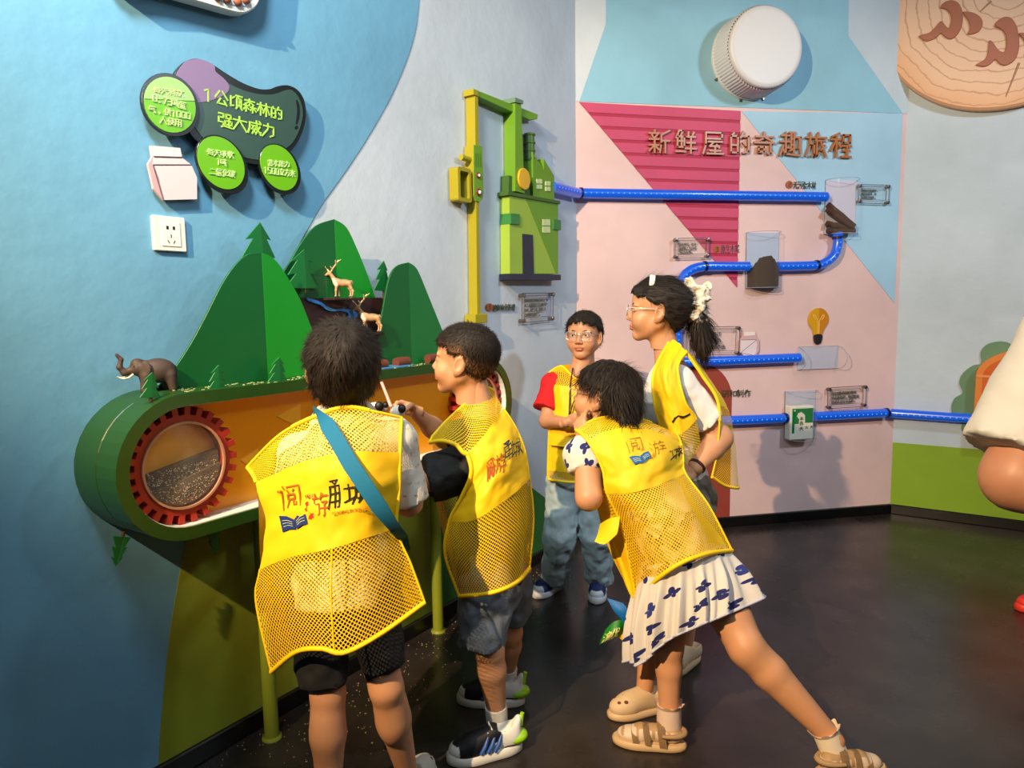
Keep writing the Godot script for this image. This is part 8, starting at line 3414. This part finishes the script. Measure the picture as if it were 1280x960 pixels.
# ---- people mostly outside the picture
func adult_at_edge() -> void:
	var t := person("adult at the right edge in a white short-sleeved shirt with a bent bare elbow", floor_at(1560, 1300))
	var hx := Transform3D(compass(10.0, 8.0, 0.0).scaled(Vector3.ONE * 1.12), P(1452, 205, 1.42))
	var tone := Color(0.40, 0.19, 0.11)
	var sl := P(1362, 362, 1.36)
	var sr := P(1560, 372, 1.48)
	var nk := P(1448, 300, 1.42)
	var pelv := P(1450, 800, 1.45)
	var base := Vector3(pelv.x, 0, pelv.z)
	var rx := (sr - sl).normalized()
	rx.y = 0
	var hl := pelv - rx * 0.09
	var hr := pelv + rx * 0.09
	var kl := base - rx * 0.10 + Vector3(0, 0.46, 0)
	var kr := base + rx * 0.10 + Vector3(0, 0.46, 0)
	var al := base - rx * 0.10 + Vector3(0, 0.08, 0)
	var ar := base + rx * 0.10 + Vector3(0, 0.08, 0)
	var el := P(1274, 597, 1.33)
	var wl := P(1400, 640, 1.22)
	var er := P(1600, 620, 1.5)
	var wr := P(1530, 640, 1.38)
	t.position = base
	var m := skin_of(t, func(f):
		f.bar(nk, 0.05, pelv, 0.11, 0.03)
		f.bar(P(1452, 240, 1.43), 0.056, P(1448, 340, 1.43), 0.065, 0.02)
		limb(f, [sl, sr], [0.055, 0.055], 0.03)
		limb(f, [sl, el, el.lerp(wl, 0.3), wl], [0.062, 0.062, 0.052, 0.03])
		limb(f, [sr, er, wr], [0.055, 0.044, 0.028])
		limb(f, [hl, kl, al], [0.09, 0.055, 0.036], 0.012)
		limb(f, [hr, kr, ar], [0.09, 0.055, 0.036], 0.012),
		[sl, sr, nk, hl, hr, kl, kr, al, ar, el, wl, er, wr], hx, tone, false, 0.011)
	hand(m, grip(wl, P(1440, 640, 1.2) - wl, CB.z * -1.0), -1.0, [0.5, 0.5, 0.5, 0.5], 0.6, 0.05, 1.15, tone)
	hand(m, grip(wr, P(1490, 640, 1.3) - wr, CB.z * -1.0), 1.0, [0.5, 0.5, 0.5, 0.5], 0.6, 0.05, 1.15, tone)
	part("body", m, skin_mat, t)
	face_parts(t, Transform3D(Basis(), -t.position) * hx)
	hair_of("hair", t, hx, 0.014, -0.06, 0.055, 0.0, 1500, 0.03, 0.3, func(p): return p - Vector3(0, 0.1, -0.05))
	garment("white_shirt", t, [sl, sr, pelv, el, er], 0.17, 0.010, func(f):
		for e in [-38, 38]:
			f.bar(P(1448 + e, 385, 1.43), 0.115, P(1450 + e, 780, 1.45), 0.135, 0.06)
		limb(f, [sl, sr], [0.07, 0.07], 0.03)
		f.bar(sl, 0.075, P(1264, 567, 1.335), 0.086, 0.03, true)
		f.bar(sr, 0.075, sr.lerp(er, 0.7), 0.085, 0.04, true)
		f.cut(P(1450, 840, 1.45), Vector3.DOWN)
		f.ell(P(1450, 270, 1.42), Vector3(0.07, 0.06, 0.07), 0.01, Basis(), true),
		fabric(Color(0.74, 0.75, 0.74), 0.9), 61, 0.0045)
	garment("trousers", t, [pelv, hl, hr, kl, kr, al, ar], 0.15, 0.012, func(f):
		f.bar(pelv + Vector3(0, 0.05, 0), 0.125, pelv, 0.13, 0.03)
		limb(f, [hl, kl, al], [0.10, 0.075, 0.065], 0.02, true)
		limb(f, [hr, kr, ar], [0.10, 0.075, 0.065], 0.02, true),
		fabric(Color(0.12, 0.13, 0.18)), 63, 0.008)
	for s in [al, ar]:
		shoe(t, Transform3D(compass(10.0), Vector3(s.x, 0, s.z) - compass(10.0).z * 0.06), "sneaker", 0.26, [Color(0.85, 0.85, 0.85), Color(0.15, 0.15, 0.17), Color(0.2, 0.2, 0.22), Color(0.8, 0.8, 0.8), Color(0.3, 0.3, 0.3)])

func child_at_edge() -> void:
	var base := floor_at(1330, 775)
	var t := person("child at the right edge of whom only a bright red shoe shows on the floor", base)
	var d := shoe_at(1316, 778, 1262, 773)
	var fw := d.basis.z
	var rt := d.basis.x
	var tone := TONE
	var hx := Transform3D(Basis(rt, Vector3.UP, fw), base + Vector3(0, 1.12, 0) + fw * 0.02)
	var o := base
	var pelv := o + Vector3(0, 0.60, 0)
	var nk := o + Vector3(0, 1.0, 0)
	var hs := [o + rt * 0.06 + Vector3(0, 0.6, 0), o - rt * 0.06 + Vector3(0, 0.6, 0)]
	var ks := [o + rt * 0.065 + Vector3(0, 0.33, 0), o - rt * 0.065 + Vector3(0, 0.33, 0)]
	var as_ := [o + rt * 0.065 + Vector3(0, 0.07, 0), o - rt * 0.065 + Vector3(0, 0.07, 0)]
	var ss := [o + rt * 0.12 + Vector3(0, 0.93, 0), o - rt * 0.12 + Vector3(0, 0.93, 0)]
	var es := [o + rt * 0.16 + Vector3(0, 0.72, 0) - fw * 0.03, o - rt * 0.16 + Vector3(0, 0.72, 0) - fw * 0.03]
	var ws := [o + rt * 0.15 + Vector3(0, 0.55, 0), o - rt * 0.15 + Vector3(0, 0.55, 0)]
	var m := skin_of(t, func(f):
		f.bar(nk, 0.045, pelv, 0.085, 0.03)
		f.bar(o + Vector3(0, 1.06, 0), 0.04, o + Vector3(0, 0.94, 0), 0.045, 0.02)
		limb(f, [ss[0], ss[1]], [0.045, 0.045], 0.03)
		for i in 2:
			limb(f, [ss[i], es[i], ws[i]], [0.04, 0.032, 0.022])
			limb(f, [hs[i], ks[i], as_[i]], [0.07, 0.045, 0.028], 0.012),
		[hs[0], hs[1], as_[0], as_[1], ss[0], ss[1], ws[0], ws[1], nk], hx, tone, false, 0.012)
	for i in 2:
		hand(m, grip(ws[i], Vector3.DOWN, rt * (-1.0 if i == 0 else 1.0)), -1.0 if i == 0 else 1.0, [0.3, 0.3, 0.35, 0.4], 0.3, 0.05, 0.85, tone)
	part("body", m, skin_mat, t)
	face_parts(t, Transform3D(Basis(), -t.position) * hx)
	hair_of("hair", t, hx, 0.012, -0.06, 0.052, 0.0, 1200, 0.02, 0.4, func(p): return p - Vector3(0, 0.1, -0.05))
	garment("shirt", t, [ss[0], ss[1], pelv, es[0], es[1]], 0.13, 0.011, func(f):
		f.bar(o + Vector3(0, 0.88, 0), 0.085, o + Vector3(0, 0.58, 0), 0.10, 0.03, true)
		limb(f, [ss[0], ss[1]], [0.054, 0.054], 0.03)
		for i in 2:
			f.bar(ss[i], 0.052, (ss[i] as Vector3).lerp(es[i], 0.7), 0.055, 0.02, true),
		fabric(Color(0.85, 0.8, 0.7)), 71, 0.006)
	garment("shorts", t, [hs[0], hs[1], ks[0], ks[1], pelv], 0.13, 0.011, func(f):
		f.bar(pelv + Vector3(0, 0.02, 0), 0.094, pelv, 0.096, 0.03)
		for i in 2:
			f.bar(hs[i], 0.08, (hs[i] as Vector3).lerp(ks[i], 0.8), 0.068, 0.02, true),
		fabric(Color(0.2, 0.22, 0.3)), 73, 0.006)
	var red := [Color(0.92, 0.24, 0.18), Color(0.90, 0.14, 0.14), Color(0.90, 0.20, 0.16), Color(0.92, 0.3, 0.25), Color(0.92, 0.25, 0.2)]
	for i in 2:
		var a: Vector3 = as_[i]
		shoe(t, Transform3D(d.basis, Vector3(a.x, 0, a.z) - fw * 0.05), "sneaker", 0.20, red)
